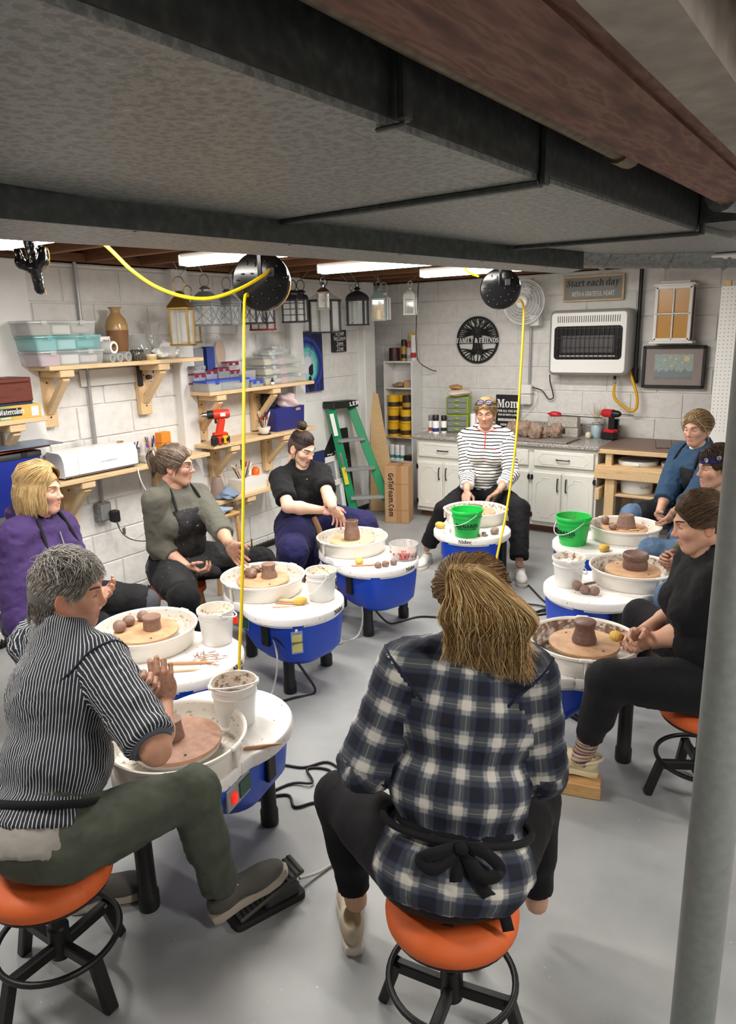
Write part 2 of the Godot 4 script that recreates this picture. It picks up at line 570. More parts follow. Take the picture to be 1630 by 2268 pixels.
	var bw := noise_tex([[0.0, C("4a2b22")], [0.4, C("6d463a")], [0.55, C("7d5a4c")], [0.7, C("64402f")], [1.0, C("8a6a5c")]], 0.008, 33, 512, 5)
	var wm := tri_mat(bw, V(5, 5, 0.9), 0.7, 0.0, true)
	var be := thing("timber_beam", "thick reddish brown timber beam overhead at the upper right", "beam", V(-0.33, 2.0, -1.5))
	obj("plank", slab([[-0.55, 0.9], [-0.30, 0.9], [-0.20, -2.9], [-0.33, -2.9]], 2.0, 2.13), wm, be, _t(V(0.33, -2.0, 1.5)))
	obj("saw_mark", slab([[-0.545, 0.9], [-0.33, 0.9], [-0.235, -2.9], [-0.32, -2.9]], 1.994, 2.0), wm, be, _t(V(0.33, -2.0, 1.5)))
	var fl := obj("steel_girder", slab([[-0.298, 0.9], [-0.22, 0.9], [-0.13, -2.9], [-0.20, -2.9]], 1.985, 2.13), tri_mat(noise_tex([[0.0, C("7d746a")], [0.7, C("958c82")], [1.0, C("a69c90")]], 0.02, 35, 256), V(2, 2, 2), 0.6, 0.0, true))
	tag(fl, "pale painted steel girder edge above the timber beam at the upper right", "beam")
	var b2 := obj("dark_beam", slab([[-0.16, 0.9], [0.1, 0.9], [0.16, -2.9], [-0.06, -2.9]], 2.03, 2.13), M.joist)
	tag(b2, "dark stained board beyond the pale girder in the upper right corner", "beam")
	var po := thing("support_post", "grey painted round steel post standing at the right edge", "post", V(-0.137, 0, -1.325))
	obj("tube", mb().tube([V(0, 0.01, 0), V(0, 2.03, 0)], 0.041, 32), bump(tri_mat(noise_tex([[0.0, C("747876")], [0.93, C("868a88")], [0.985, C("8b8f8d")], [1.0, C("c4c8c6")]], 0.03, 36, 512, 4), V(2, 2, 2), 0.4, 0.0, true), M.fine, 0.03), po)
	obj("base_plate", mb().box(V(0, 0.006, 0), V(0.12, 0.012, 0.12), 0.003), M.galv_dark, po)
	obj("cap_plate", mb().box(V(0, 2.02, 0), V(0.2, 0.014, 0.16), 0.003), M.galv_dark, po)

func loft(m: MB, rings: Array, cap := true) -> MB:
	m.g += 1
	var n: int = rings[0].size()
	for i in rings.size() - 1:
		for k in n:
			var k2 := (k + 1) % n
			m.quad(rings[i][k], rings[i][k2], rings[i + 1][k2], rings[i + 1][k])
	if cap:
		for e in [0, rings.size() - 1]:
			m.g += 1
			var c := Vector3.ZERO
			for p in rings[e]: c += p / n
			for k in n:
				if e == 0: m.tri(c, rings[e][(k + 1) % n], rings[e][k])
				else: m.tri(c, rings[e][k], rings[e][(k + 1) % n])
	return m

func circle(c: Vector2, r: float, n := 40) -> PackedVector2Array:
	var p := PackedVector2Array()
	for k in n:
		p.append(c + Vector2.from_angle(TAU * k / n) * r)
	return p

func splat(clean: Color, amount: float, seed_: int, scale: float) -> StandardMaterial3D:
	var a := 1.0 - amount
	var clay := C("8f6f5d")
	var t := noise_tex([[0.0, clean.darkened(0.03)], [a - 0.02, clean], [a, C("b39a87")], [a + 0.025, clay], [minf(a + 0.2, 0.99), C("7d6050")], [1.0, C("a98d7a")]], 0.018, seed_, 512, 5)
	return tri_mat(t, V(scale, scale, scale), 0.42, 0.0, true)

var wheel_meshes := {}
func wheel_parts() -> void:
	var W := wheel_meshes
	var poly: PackedVector2Array = Geometry2D.merge_polygons(circle(Vector2.ZERO, 0.205), circle(_p(0.22, 0), 0.25, 56))[0]
	poly = Geometry2D.offset_polygon(poly, 0.07, Geometry2D.JOIN_ROUND)[0]
	poly = Geometry2D.offset_polygon(poly, -0.07, Geometry2D.JOIN_ROUND)[0]
	var slim := PackedVector2Array()
	for p in poly:
		if slim.is_empty() or slim[-1].distance_to(p) > 0.006: slim.append(_p(p.x, -p.y))
	var up := Basis(Vector3.RIGHT, V(0, 0, -1), Vector3.UP)
	W.table = mb().prism(slim, 0.036, V(0, 0.384, 0), up, 0.005).mesh()
	W.skirt = mb().prism(Geometry2D.offset_polygon(slim, -0.012)[0], 0.02, V(0, 0.37, 0), up).mesh()
	W.pan = mb().lathe([_p(0.0, 0.421), _p(0.19, 0.421), _p(0.195, 0.427), _p(0.199, 0.47), _p(0.203, 0.492), _p(0.212, 0.494), _p(0.215, 0.499), _p(0.2145, 0.506), _p(0.209, 0.508), _p(0.205, 0.505), _p(0.2025, 0.498)], 64).mesh()
	W.liner = mb().lathe([_p(0.2025, 0.498), _p(0.199, 0.485), _p(0.193, 0.436), _p(0.186, 0.43), _p(0.0, 0.43)], 64).mesh()
	W.clip = mb().box(V(0, 0.466, 0.209), V(0.012, 0.07, 0.014), 0.003).box(V(0, 0.503, 0.212), V(0.05, 0.014, 0.014), 0.004).mesh()
	W.head = mb().lathe([_p(0, 0.432), _p(0.03, 0.432), _p(0.03, 0.455), _p(0.128, 0.457), _p(0.13, 0.462), _p(0.13, 0.473), _p(0, 0.473)], 40).mesh()
	var rings := []
	for q in [[0.16, 0.13, 0.36, 0.11], [0.168, 0.1, 0.40, 0.15], [0.20, 0.055, 0.42, 0.175], [0.27, -0.02, 0.425, 0.182], [0.33, -0.10, 0.43, 0.186], [0.378, -0.15, 0.43, 0.188]]:
		var rp := rrect(q[2] - q[1], q[3] * 2, minf(0.1, q[3] * 0.8), 6)
		var ring := PackedVector3Array()
		for p in rp:
			ring.append(V((q[1] + q[2]) / 2 + p.x, q[0], -p.y))
		ring.reverse()
		rings.append(ring)
	W.body = loft(mb(), rings).mesh()
	W.leg = mb().lathe([_p(0, 0.0), _p(0.03, 0.0), _p(0.032, 0.006), _p(0.032, 0.055), _p(0.0275, 0.062), _p(0.0265, 0.37), _p(0, 0.37)], 20).mesh()
	W.plate = mb().box(V(0.03, 0.325, 0.187), V(0.13, 0.075, 0.008), 0.002).mesh()
	W.switch_ = mb().box(V(0.0, 0.322, 0.194), V(0.024, 0.034, 0.012), 0.003).mesh()
	W.dial = mb().box(V(0.062, 0.325, 0.193), V(0.062, 0.052, 0.004), 0.001).mesh()
	W.motor = mb().box(V(0.22, 0.30, 0.19), V(0.05, 0.11, 0.02), 0.004).mesh()
	M.pan1 = splat(C("ece6da"), 0.26, 51, 3.2)
	M.pan2 = splat(C("e9e2d6"), 0.36, 52, 3.0)
	M.pan3 = splat(C("e4dbd0"), 0.6, 53, 2.6)
	M.table_specks = splat(C("f1efec"), 0.13, 54, 3.0)
	M.clay = bump(tri_mat(noise_tex([[0.0, C("7c6053")], [0.5, C("8a6d5f")], [1.0, C("9a7e70")]], 0.03, 55, 256), V(6, 6, 6), 0.55, 0.0, true), M.fine, 0.1)
	M.clay_dark = bump(tri_mat(noise_tex([[0.0, C("5f4740")], [0.5, C("6d534a")], [1.0, C("7d6257")]], 0.03, 56, 256), V(6, 6, 6), 0.5, 0.0, true), M.fine, 0.1)
	M.clay_dry = bump(tri_mat(noise_tex([[0.0, C("7f6a5b")], [0.5, C("9b8473")], [1.0, C("b39d8b")]], 0.03, 57, 256), V(5, 5, 5), 0.8, 0.0, true), M.fine, 0.3)
	M.bat = bump(tri_mat(noise_tex([[0.0, C("b58c68")], [0.5, C("c39b76")], [1.0, C("cfab88")]], 0.012, 58, 256, 5), V(4, 4, 4), 0.55, 0.0, true), M.fine, 0.02)
	M.bat_pale = tri_mat(noise_tex([[0.0, C("cdb084")], [0.5, C("d9be96")], [1.0, C("e0c9a6")]], 0.012, 59, 256, 5), V(4, 4, 4), 0.55, 0.0, true)
	M.bat_clay = tri_mat(noise_tex([[0.0, C("98705a")], [0.5, C("a67d66")], [1.0, C("b18a74")]], 0.02, 60, 256, 5), V(4, 4, 4), 0.5, 0.0, true)
	M.sponge = bump(tri_mat(noise_tex([[0.0, C("c79a3c")], [0.5, C("dcb458")], [1.0, C("e6c677")]], 0.06, 61, 256), V(10, 10, 10), 0.9, 0.0, true), M.fine, 0.4)
	M.tool = wood(C("c69468"), C("a8724a"), 62)
	M.switch_red = mat(C("d81e12"), 0.3)
	M.switch_red.emission_enabled = true
	M.switch_red.emission = C("ff2a12")
	M.switch_red.emission_energy_multiplier = 0.8
	M.dial = mat(C("28543f"), 0.4)

func make_wheel(at: Vector2, deg: float, label: String, pan_mat: Material, logo := -60.0) -> Node3D:
	var W := wheel_meshes
	var t := thing("pottery_wheel", label, "pottery wheel", V(at.x, 0, at.y), -deg_to_rad(deg), "electric pottery wheels in a ring")
	obj("table_top", W.table, M.table_specks, t)
	obj("table_skirt", W.skirt, M.white, t)
	var pan := obj("splash_pan", W.pan, M.cream, t)
	obj("liner", W.liner, pan_mat, pan)
	for k in 2: obj("clip", W.clip, M.cream, pan, Transform3D(Basis(Vector3.UP, k * PI), Vector3.ZERO))
	obj("wheel_head", W.head, M.steel, t)
	var body := obj("motor_housing", W.body, M.blue, t)
	for p in [V(0.30, 0, 0.125), V(0.23, 0, -0.2), V(-0.17, 0, -0.03)]:
		obj("leg", W.leg, M.black, t, _t(p))
	var pl := obj("control_panel", W.plate, M.steel, t)
	obj("power_switch", W.switch_, M.switch_red, pl)
	obj("rating_label", W.dial, M.dial, pl)
	obj("cord_socket", W.motor, M.black, body)
	var a := deg_to_rad(logo)
	ring_text("brand_lettering", "Nidec", 0.03, M.black, t, V(0.22, 0.402, 0), 0.2505, a, "Droid Serif", true)
	return t

func ring_text(called: String, s: String, size: float, m: Material, parent: Node, c: Vector3, r: float, mid: float, font := "Droid Sans", bold := true, slope := 0.0) -> void:
	var f := SystemFont.new()
	f.font_names = [font]
	f.font_weight = 700 if bold else 400
	var w := []
	var total := 0.0
	for ch in s:
		var x: float = f.get_string_size(ch, HORIZONTAL_ALIGNMENT_LEFT, -1, 32).x * size / 32.0
		w.append(x)
		total += x
	var run := -total / 2
	for i in s.length():
		var a: float = mid - (run + w[i] / 2) / r
		run += w[i]
		if s[i] == " ": continue
		var out := V(cos(a), slope, sin(a)).normalized()
		var right := Vector3.UP.cross(out).normalized()
		text(called, s[i], size, m, parent, Transform3D(Basis(right, out.cross(right), out), c + V(cos(a) * r, 0, sin(a) * r)), font, bold, 0.0012)

func pot(called: String, label: String, at: Vector3, prof: Array, m: Material, cat := "pot", grooves := 0.0008) -> void:
	var P := []
	for i in prof.size() - 1:
		var p: Vector2 = prof[i]; var q: Vector2 = prof[i + 1]
		var n := maxi(1, int(p.distance_to(q) / 0.0035)) if absf(q.y - p.y) > 0.012 else 1
		for k in n:
			var s := p.lerp(q, float(k) / n)
			if n > 1: s.x += grooves * (1.0 if k % 2 else -1.0) * rn.randf_range(0.4, 1.3)
			P.append(s)
	P.append(prof[-1])
	tag(obj(called, mb().lathe(P, 36, Vector3.ZERO, Basis(), 0.3), m, null, Transform3D(Basis(Vector3.UP, rn.randf() * TAU), at)), label, cat, "clay pieces on the wheels")

func blob(called: String, label: String, at: Vector3, r: Vector3, m: Material, cat: String, group: String, lump := 0.12, freq := 9.0, seed_ := 1, n := 20) -> Node3D:
	var nz := FastNoiseLite.new()
	nz.seed = seed_
	nz.frequency = freq
	nz.fractal_octaves = 3
	var st := MB.new()
	var f := func(i: int, k: int) -> Vector3:
		var th := PI * i / (n / 2); var a := TAU * (k % n) / n
		var d := V(sin(th) * cos(a), -cos(th), sin(th) * sin(a))
		var s := 1.0 + lump * nz.get_noise_3dv(d * 0.1 + V(seed_, 0, 0)) * 2.0
		var p := d * r * s
		p.y = maxf(p.y, -r.y * 0.86)
		return p + V(0, r.y * 0.86, 0)
	for i in n / 2:
		for k in n:
			var A: Vector3 = f.call(i, k); var A2: Vector3 = f.call(i, k + 1)
			var B: Vector3 = f.call(i + 1, k); var B2: Vector3 = f.call(i + 1, k + 1)
			if i > 0: st.tri(A, B2, A2)
			if i < n / 2 - 1: st.tri(A, B, B2)
	var o := obj(called, st, m, null, Transform3D(Basis(Vector3.UP, rn.randf() * TAU), at))
	return tag(o, label, cat, group)

func pail(label: String, at: Vector3, r0: float, r1: float, h: float, m: Material, inner: Material, bail_turn: float, bail_drop: float, wire: bool, fill := 0.3, slip: Material = null) -> Node3D:
	var t := thing("bucket", label, "bucket", at, bail_turn, "plastic buckets on the wheel tables")
	obj("shell", mb().lathe([_p(0, 0.002), _p(r0 - 0.004, 0), _p(r0, 0.004), _p(lerpf(r0, r1, 0.72), h * 0.72), _p(lerpf(r0, r1, 0.72) + 0.004, h * 0.725), _p(lerpf(r0, r1, 0.75) + 0.004, h * 0.745), _p(lerpf(r0, r1, 0.76), h * 0.76), _p(lerpf(r0, r1, 0.88), h * 0.88), _p(r1 + 0.001, h * 0.885), _p(r1 + 0.004, h * 0.9), _p(r1 + 0.004, h * 0.985), _p(r1 + 0.0015, h)], 44), m, t)
	obj("lining", mb().lathe([_p(r1 + 0.0015, h), _p(r1 - 0.002, h * 0.985), _p(lerpf(r0, r1, fill) - 0.003, h * fill), _p(0, h * fill)], 44), inner, t)
	if slip:
		obj("slip", mb().lathe([_p(lerpf(r0, r1, fill) - 0.0035, h * fill + 0.001), _p(0, h * fill + 0.002)], 40), slip, t)
	var P := []
	for k in 25:
		var a := PI * k / 24
		P.append(V(cos(a) * (r1 + 0.006), h * 0.92 - sin(a) * bail_drop, sin(a) * (r1 + 0.012)))
	obj("handle", mb().tube(P, 0.0022 if wire else 0.0035, 8), M.white if not wire else M.white_gloss, t)
	for s in [-1, 1]:
		obj("lug", mb().box(V(s * (r1 + 0.005), h * 0.92, 0), V(0.008, 0.018, 0.02), 0.003), m, t)
	return t

func stick(called: String, label: String, cat: String, a: Vector3, b: Vector3, r: float, m: Material, group := "clay tools on the wheel tables") -> Node3D:
	var d := b - a
	return tag(obj(called, mb().tube([Vector3.ZERO, d * 0.06, d * 0.5, d * 0.8, d], [r * 0.5, r, r * 1.1, r * 0.75, r * 0.2], 8), m, null, _t(a)), label, cat, group)

func bat(label: String, at: Vector2, m: Material, r := 0.135) -> void:
	var t := thing("bat", label, "bat", V(at.x, 0.473, at.y), 0, "round throwing bats on the wheel heads")
	obj("disc", mb().lathe([_p(0, 0), _p(r - 0.002, 0), _p(r, 0.002), _p(r, 0.0115), _p(r - 0.0015, 0.013), _p(0, 0.013)], 56), m, t)
	for s in [-1, 1]:
		obj("pin", mb().lathe([_p(0.0045, 0.0128), _p(0.0045, 0.0142), _p(0, 0.0144)], 10, V(s * 0.09, 0, s * 0.05)), M.dark_metal, t)

func make_wheels() -> void:
	wheel_parts()
	var w := [_p(-1.634, -1.31), _p(-2.408, -1.826), _p(-2.418, -2.574), _p(-2.43, -3.38), _p(-2.08, -4.34), _p(-1.104, -4.40), _p(-0.858, -3.628), _p(-0.791, -2.643)]
	make_wheel(w[0], 258, "pottery wheel of the grey-haired man in front, lit red switch facing the cords", M.pan1, 170)
	make_wheel(w[1], 1, "pottery wheel with three clay balls, beside the woman in the purple hoodie", M.pan1, -20)
	make_wheel(w[2], 7, "pottery wheel with yellow tag on its blue housing, before the woman in the black apron", M.pan1, -17)
	make_wheel(w[3], 18, "pottery wheel of the instructor in black, snowflake tub on its table", M.pan1, -14)
	make_wheel(w[4], 70, "pottery wheel before the woman in the striped shirt", M.pan2, 4)
	make_wheel(w[5], 124, "farthest pottery wheel on the right, green bucket on its table", M.pan1, -20)
	make_wheel(w[6], 129, "pottery wheel of the man in the bandana, three clay balls on its table edge", M.pan2, 60)
	make_wheel(w[7], 160, "nearest pottery wheel on the right, pan thick with clay splashes", M.pan3, 60)
	var names := ["beside the grey-haired man", "holding three clay balls", "in front of the woman in the black apron", "in front of the instructor", "in front of the woman in the striped shirt", "in the farthest right wheel", "under the wide cylinder of the bandana man", "in the clay-splashed near right wheel"]
	for i in 8:
		bat(["clay-stained round bat ", "tan round bat ", "tan round bat ", "pale wooden bat ", "tan round bat ", "tan round bat ", "tan round bat ", "tan round bat "][i] + names[i], w[i], M.bat_clay if i == 0 else (M.bat_pale if i == 3 else M.bat))
	var T := 0.486
	var at := func(i: int) -> Vector3: return V(w[i].x, T, w[i].y)
	pot("clay_cylinder", "dark clay cylinder half hidden behind the grey-haired man's forearm", at.call(0) + V(-0.02, 0, 0.0), [_p(0, 0), _p(0.036, 0), _p(0.031, 0.03), _p(0.029, 0.05), _p(0.031, 0.062), _p(0.026, 0.064), _p(0, 0.062)], M.clay)
	pot("clay_cylinder", "closed clay cylinder with a ridged side beside three clay balls", at.call(1) + V(0.015, 0, -0.02), [_p(0, 0), _p(0.037, 0), _p(0.036, 0.045), _p(0.039, 0.047), _p(0.0395, 0.058), _p(0.036, 0.06), _p(0.034, 0.0585), _p(0, 0.059)], M.clay)
	pot("clay_cylinder", "flared clay pot beside torn lumps on the wheel of the apron woman", at.call(2) + V(0.012, 0, -0.035), [_p(0, 0), _p(0.043, 0), _p(0.041, 0.012), _p(0.033, 0.035), _p(0.031, 0.045), _p(0.034, 0.062), _p(0.036, 0.07), _p(0.033, 0.071), _p(0, 0.069)], M.clay)
	pot("clay_jar", "tall bellied clay jar being shaped by the instructor", at.call(3), [_p(0, 0), _p(0.046, 0), _p(0.048, 0.015), _p(0.046, 0.045), _p(0.04, 0.068), _p(0.036, 0.085), _p(0.038, 0.106), _p(0.04, 0.116), _p(0.037, 0.117), _p(0.033, 0.1), _p(0.036, 0.03), _p(0, 0.02)], M.clay)
	pot("clay_bowl", "low clay bowl mostly hidden behind the green bucket", at.call(4) + V(-0.01, 0, -0.01), [_p(0, 0), _p(0.04, 0), _p(0.05, 0.02), _p(0.056, 0.032), _p(0.052, 0.033), _p(0.04, 0.015), _p(0, 0.01)], M.clay)
	pot("clay_cylinder", "cone-shaped clay mound on the farthest right wheel", at.call(5) + V(0.006, 0, 0), [_p(0, 0), _p(0.06, 0), _p(0.058, 0.012), _p(0.047, 0.06), _p(0.044, 0.078), _p(0.042, 0.081), _p(0.038, 0.079), _p(0, 0.08)], M.clay)
	pot("clay_cylinder", "wide low clay cylinder in front of the bandana man", at.call(6) + V(0.006, 0, -0.02), [_p(0, 0), _p(0.06, 0), _p(0.062, 0.02), _p(0.057, 0.045), _p(0.058, 0.05), _p(0.063, 0.055), _p(0.063, 0.072), _p(0.06, 0.08), _p(0.055, 0.081), _p(0.05, 0.076), _p(0, 0.077)], M.clay_dark)
	pot("clay_cylinder", "waisted dark clay cylinder on the nearest right wheel", at.call(7), [_p(0, 0), _p(0.046, 0), _p(0.048, 0.01), _p(0.041, 0.035), _p(0.036, 0.055), _p(0.038, 0.068), _p(0.042, 0.078), _p(0.043, 0.086), _p(0.04, 0.089), _p(0, 0.087)], M.clay_dark)
	var k := 0
	for p in [[-2.491, -1.756, "nearest the rim"], [-2.512, -1.82, "in the middle of three"], [-2.505, -1.89, "next to the closed cylinder"]]:
		k += 1
		blob("clay_ball", "round clay ball on the purple woman's wheel, " + p[2], V(p[0], T, p[1]), V(0.026, 0.024, 0.026) * (1.1 if k == 1 else 1.0), M.clay, "clay ball", "clay balls", 0.05, 6.0, k)
	for p in [[-2.49, -2.56, 0.03, "smooth oval clay lump nearest the pan rim"], [-2.52, -2.63, 0.024, "torn clay lump in the middle of the apron woman's bat"], [-2.485, -2.675, 0.026, "torn clay lump behind the flared pot"]]:
		k += 1
		blob("clay_lump", p[3], V(p[0], T, p[1]), V(p[2] * 1.25, p[2] * 0.8, p[2]), M.clay, "clay", "clay balls", 0.2, 9.0, k)
	for p in [[-1.23, -4.42, 0.026, "upright clay ball on the farthest right wheel"], [-1.155, -4.32, 0.024, "flattened clay ball on the farthest right wheel"]]:
		k += 1
		blob("clay_ball", p[3], V(p[0], T, p[1]), V(p[2], p[2] * (1.1 if k % 2 else 0.8), p[2]), M.clay, "clay ball", "clay balls", 0.08, 6.0, k)
	for p in [[-2.109, -3.17, "leftmost"], [-2.085, -3.21, "middle"], [-2.06, -3.255, "rightmost"]]:
		k += 1
		blob("clay_ball", p[2] + " of the three clay balls on the instructor's table edge", V(p[0], 0.42, p[1]), V(0.021, 0.018, 0.021), M.clay, "clay ball", "clay balls", 0.1, 6.0, k)
	for p in [[-1.055, -3.37, "leftmost"], [-1.008, -3.335, "middle"], [-0.962, -3.345, "rightmost"]]:
		k += 1
		blob("clay_ball", p[2] + " of three dark clay balls in front of the white bucket", V(p[0], 0.42, p[1]), V(0.025, 0.024, 0.025), M.clay, "clay ball", "clay balls", 0.04, 5.0, k)
	blob("clay_ball", "clay lump at the right edge of the striped woman's table", V(-1.83, 0.42, -4.10), V(0.034, 0.024, 0.026), M.clay_dry, "clay ball", "clay balls", 0.1, 6.0, 77)
	for p in [[-1.885, -4.06, "left"], [-1.86, -4.02, "nearest the clay lump"], [-1.895, -4.0, "frontmost"]]:
		k += 1
		blob("clay_scrap", "small torn clay scrap right of the green bucket, " + p[2], V(p[0], 0.42, p[1]), V(0.018, 0.008, 0.012), M.clay_dry, "clay", "clay scraps", 0.3, 12.0, k)
	for p in [[-2.135, -2.52, 0.032, "round yellow sponge beside the ribbon tool and bucket"], [-2.235, -3.17, 0.03, "oval yellow sponge on the instructor's table"], [-2.20, -4.06, 0.036, "tan block sponge at the left of the striped woman's table"], [-1.13, -4.07, 0.036, "flat yellow sponge on the farthest right table"]]:
		k += 1
		blob("sponge", p[3], V(p[0], 0.42, p[1]), V(p[2] * 1.15, p[2] * 0.62, p[2] * 0.8), M.sponge, "sponge", "clay sponges", 0.04, 5.0, k)
	pail("white bucket on the front left table, clay ring inside", V(-1.63, 0.42, -1.56), 0.062, 0.076, 0.155, M.white, M.pan2, 0.9, -0.03, false, 0.55, M.clay_dry)
	pail("white bucket with raised handle beside the purple woman's wheel", V(-2.165, 0.42, -2.0), 0.062, 0.075, 0.155, M.white, M.pan1, 2.6, 0.03, false)
	pail("white bucket with hanging handle on the apron woman's table", V(-2.09, 0.42, -2.635), 0.062, 0.074, 0.15, M.white, M.pan1, -0.5, 0.1, false)
	pail("white bucket beside three dark clay balls on the right", V(-1.12, 0.42, -3.42), 0.064, 0.079, 0.15, M.white, M.pan2, 1.9, 0.07, false, 0.8)
	var dirty := splat(C("ddd4c9"), 0.5, 66, 3.0)
	pail("white bucket smeared with clay behind the plaid shirt woman's hair", V(-1.05, 0.42, -2.46), 0.066, 0.08, 0.16, dirty, M.pan3, 0.3, 0.05, false)
	var g1 := pail("green bucket in front of the striped woman", V(-1.966, 0.42, -3.98), 0.075, 0.097, 0.175, M.green, M.green, -0.42, 0.075, true, 0.25)
	var g2 := pail("green bucket with clay on its rim on the farthest right table", V(-1.335, 0.42, -4.13), 0.078, 0.102, 0.175, M.green, splat(C("21c553"), 0.3, 67, 3.0), -0.6, 0.09, true, 0.5, M.clay_dry)
	var n := 0
	for b in [g1, g2]:
		var mid := [0.69, 1.36][n] as float
		n += 1
		ring_text("lettering", "MENARDS", 0.033, M.black, b, V(0, 0.082, 0), 0.087 if b == g1 else 0.091, mid, "Droid Sans", true)
		ring_text("lettering", "dedicated to service & quality", 0.009, M.black, b, V(0, 0.062, 0), 0.0845 if b == g1 else 0.0885, mid, "Droid Sans", true)
	var tb := thing("plastic_tub", "clear plastic tub printed with red snowflakes on the instructor's table", "tub", V(-2.075, 0.42, -3.39))
	obj("shell", mb().lathe([_p(0, 0.002), _p(0.072, 0), _p(0.076, 0.004), _p(0.083, 0.085), _p(0.0855, 0.088), _p(0.083, 0.09), _p(0.081, 0.085), _p(0.073, 0.006), _p(0, 0.005)], 40), M.clear2, tb)
	obj("water", mb().lathe([_p(0, 0.006), _p(0.072, 0.007), _p(0.076, 0.045), _p(0, 0.045)], 32), mat(C("c99a86"), 0.25), tb)
	for i in 18:
		var a := i * 2.399; var y := 0.018 + 0.0035 * (i * 7 % 18)
		var out := V(cos(a), 0.08, sin(a)).normalized()
		var rt := Vector3.UP.cross(out).normalized()
		var fm := mb()
		for j in 3:
			var d := Vector2.from_angle(j * PI / 3) * 0.0075
			fm.beam(V(-d.x, -d.y, 0), V(d.x, d.y, 0), 0.0022, 0.0012, 0.0, V(0, 0, 1))
		obj("snowflake", fm, M.red, tb, Transform3D(Basis(rt, out.cross(rt), out), V(cos(a), 0, sin(a)) * (0.0765 + y * 0.085) + V(0, y, 0)))
	for l in [["EAT", 0.062], ["TWINKLE", 0.046], ["& BE", 0.031], ["MERRY", 0.016]]:
		ring_text("lettering", l[0], 0.017, M.red, tb, V(0, l[1], 0), 0.0765 + l[1] * 0.09, 1.02, "Droid Sans", true)
	var Y := 0.425
	stick("wooden_tool", "wooden modelling tool on the front left table beyond the bucket", "clay tool", V(-1.49, Y, -1.445), V(-1.40, Y + 0.003, -1.53), 0.006, M.tool)
	stick("needle_tool", "metal needle end lying in line with the front wooden tool", "clay tool", V(-1.505, Y, -1.43), V(-1.54, Y, -1.40), 0.002, M.steel)
	stick("wooden_tool", "broad wooden rib stick beside the clay puddle", "clay tool", V(-2.18, Y, -1.73), V(-2.02, Y, -1.84), 0.008, M.tool)
	stick("wooden_tool", "slim wooden tool nearest the table edge below the clay puddle", "clay tool", V(-2.13, Y, -1.68), V(-2.02, Y, -1.77), 0.005, M.pine)
	stick("wooden_tool", "thin pink wooden tool on the apron woman's table", "clay tool", V(-2.24, Y, -2.46), V(-2.08, Y, -2.53), 0.004, M.tool)
	stick("wooden_tool", "thin worn stick nearest the edge of the apron woman's table", "clay tool", V(-2.22, Y, -2.41), V(-2.12, Y, -2.48), 0.003, M.bat)
	var rt2 := thing("ribbon_tool", "ribbon tool with turned pale wooden handle", "clay tool", V(-2.19, Y, -2.50), 0.35, "clay tools on the wheel tables")
	obj("handle", mb().tube([V(-0.05, 0.006, 0), V(-0.045, 0.006, 0), V(0, 0.006, 0), V(0.04, 0.006, 0), V(0.045, 0.006, 0)], [0.006, 0.01, 0.0115, 0.009, 0.007], 12), M.pine, rt2)
	obj("loop", mb().tube(curve([V(0.045, 0.006, 0.002), V(0.07, 0.006, 0.012), V(0.082, 0.006, 0), V(0.07, 0.006, -0.012), V(0.045, 0.006, -0.002)], 4), 0.0015, 6), M.steel, rt2)
	stick("wooden_tool", "long wooden tool lying along the instructor's table", "clay tool", V(-2.25, Y, -3.11), V(-2.11, Y, -3.21), 0.005, M.tool)
	stick("needle_tool", "needle tool left of the instructor's wooden tool", "clay tool", V(-2.27, Y, -3.09), V(-2.33, Y, -3.05), 0.0018, M.steel)
	stick("wooden_tool", "pale pointed tool beside the tan block sponge", "clay tool", V(-2.17, Y, -4.03), V(-2.09, Y, -3.93), 0.005, M.pine)
	stick("wooden_tool", "second pointed tool leaning by the green bucket", "clay tool", V(-2.12, Y, -4.05), V(-2.07, Y, -3.96), 0.005, M.clay_dry)
	stick("wooden_tool", "wooden tool lying on the farthest right bat", "clay tool", V(-1.03, T + 0.005, -4.35), V(-0.99, T + 0.008, -4.45), 0.004, M.tool)
	stick("wooden_tool", "wooden tool leaning across the farthest right bat edge", "clay tool", V(-1.06, T + 0.005, -4.33), V(-1.0, T + 0.006, -4.37), 0.004, M.pine)
	stick("wooden_tool", "clay-caked tool beside the bandana man's bucket", "clay tool", V(-1.05, Y, -3.45), V(-1.0, Y, -3.53), 0.005, M.clay_dry)
	var pd := mb()
	for i in 46:
		var a := rn.randf() * TAU; var q := sqrt(rn.randf())
		var c := V(-2.07 + cos(a) * 0.075 * q, 0.4205, -1.86 + sin(a) * 0.06 * q)
		var d := V(rn.randf_range(0.3, 1), 0, rn.randf_range(-1, 1)).normalized() * rn.randf_range(0.008, 0.03)
		pd.tube([c - d, c, c + d], [0.001, rn.randf_range(0.002, 0.0035), 0.001], 6)
	tag(obj("clay_puddle", pd, M.bat_clay), "dried puddle of smeared clay slip on the purple woman's table", "clay")
	var tg := thing("name_tag", "yellow paper tag in a clear holder hanging on a blue motor housing", "tag", V(-2.03, 0.30, -2.36), 0.9)
	obj("card", mb().box(V(0, 0, 0), V(0.045, 0.085, 0.002), 0.0005), mat(C("e6e23a"), 0.6), tg)
	obj("holder", mb().box(V(0, 0.006, 0.002), V(0.055, 0.11, 0.002), 0.0005), M.clear, tg)
	obj("clip", mb().box(V(0, 0.062, 0), V(0.012, 0.016, 0.006), 0.002), M.white, tg)
	text("writing", "lightsaver", 0.013, M.black, tg, _t(V(0, 0.005, 0.0035)), "Droid Serif")

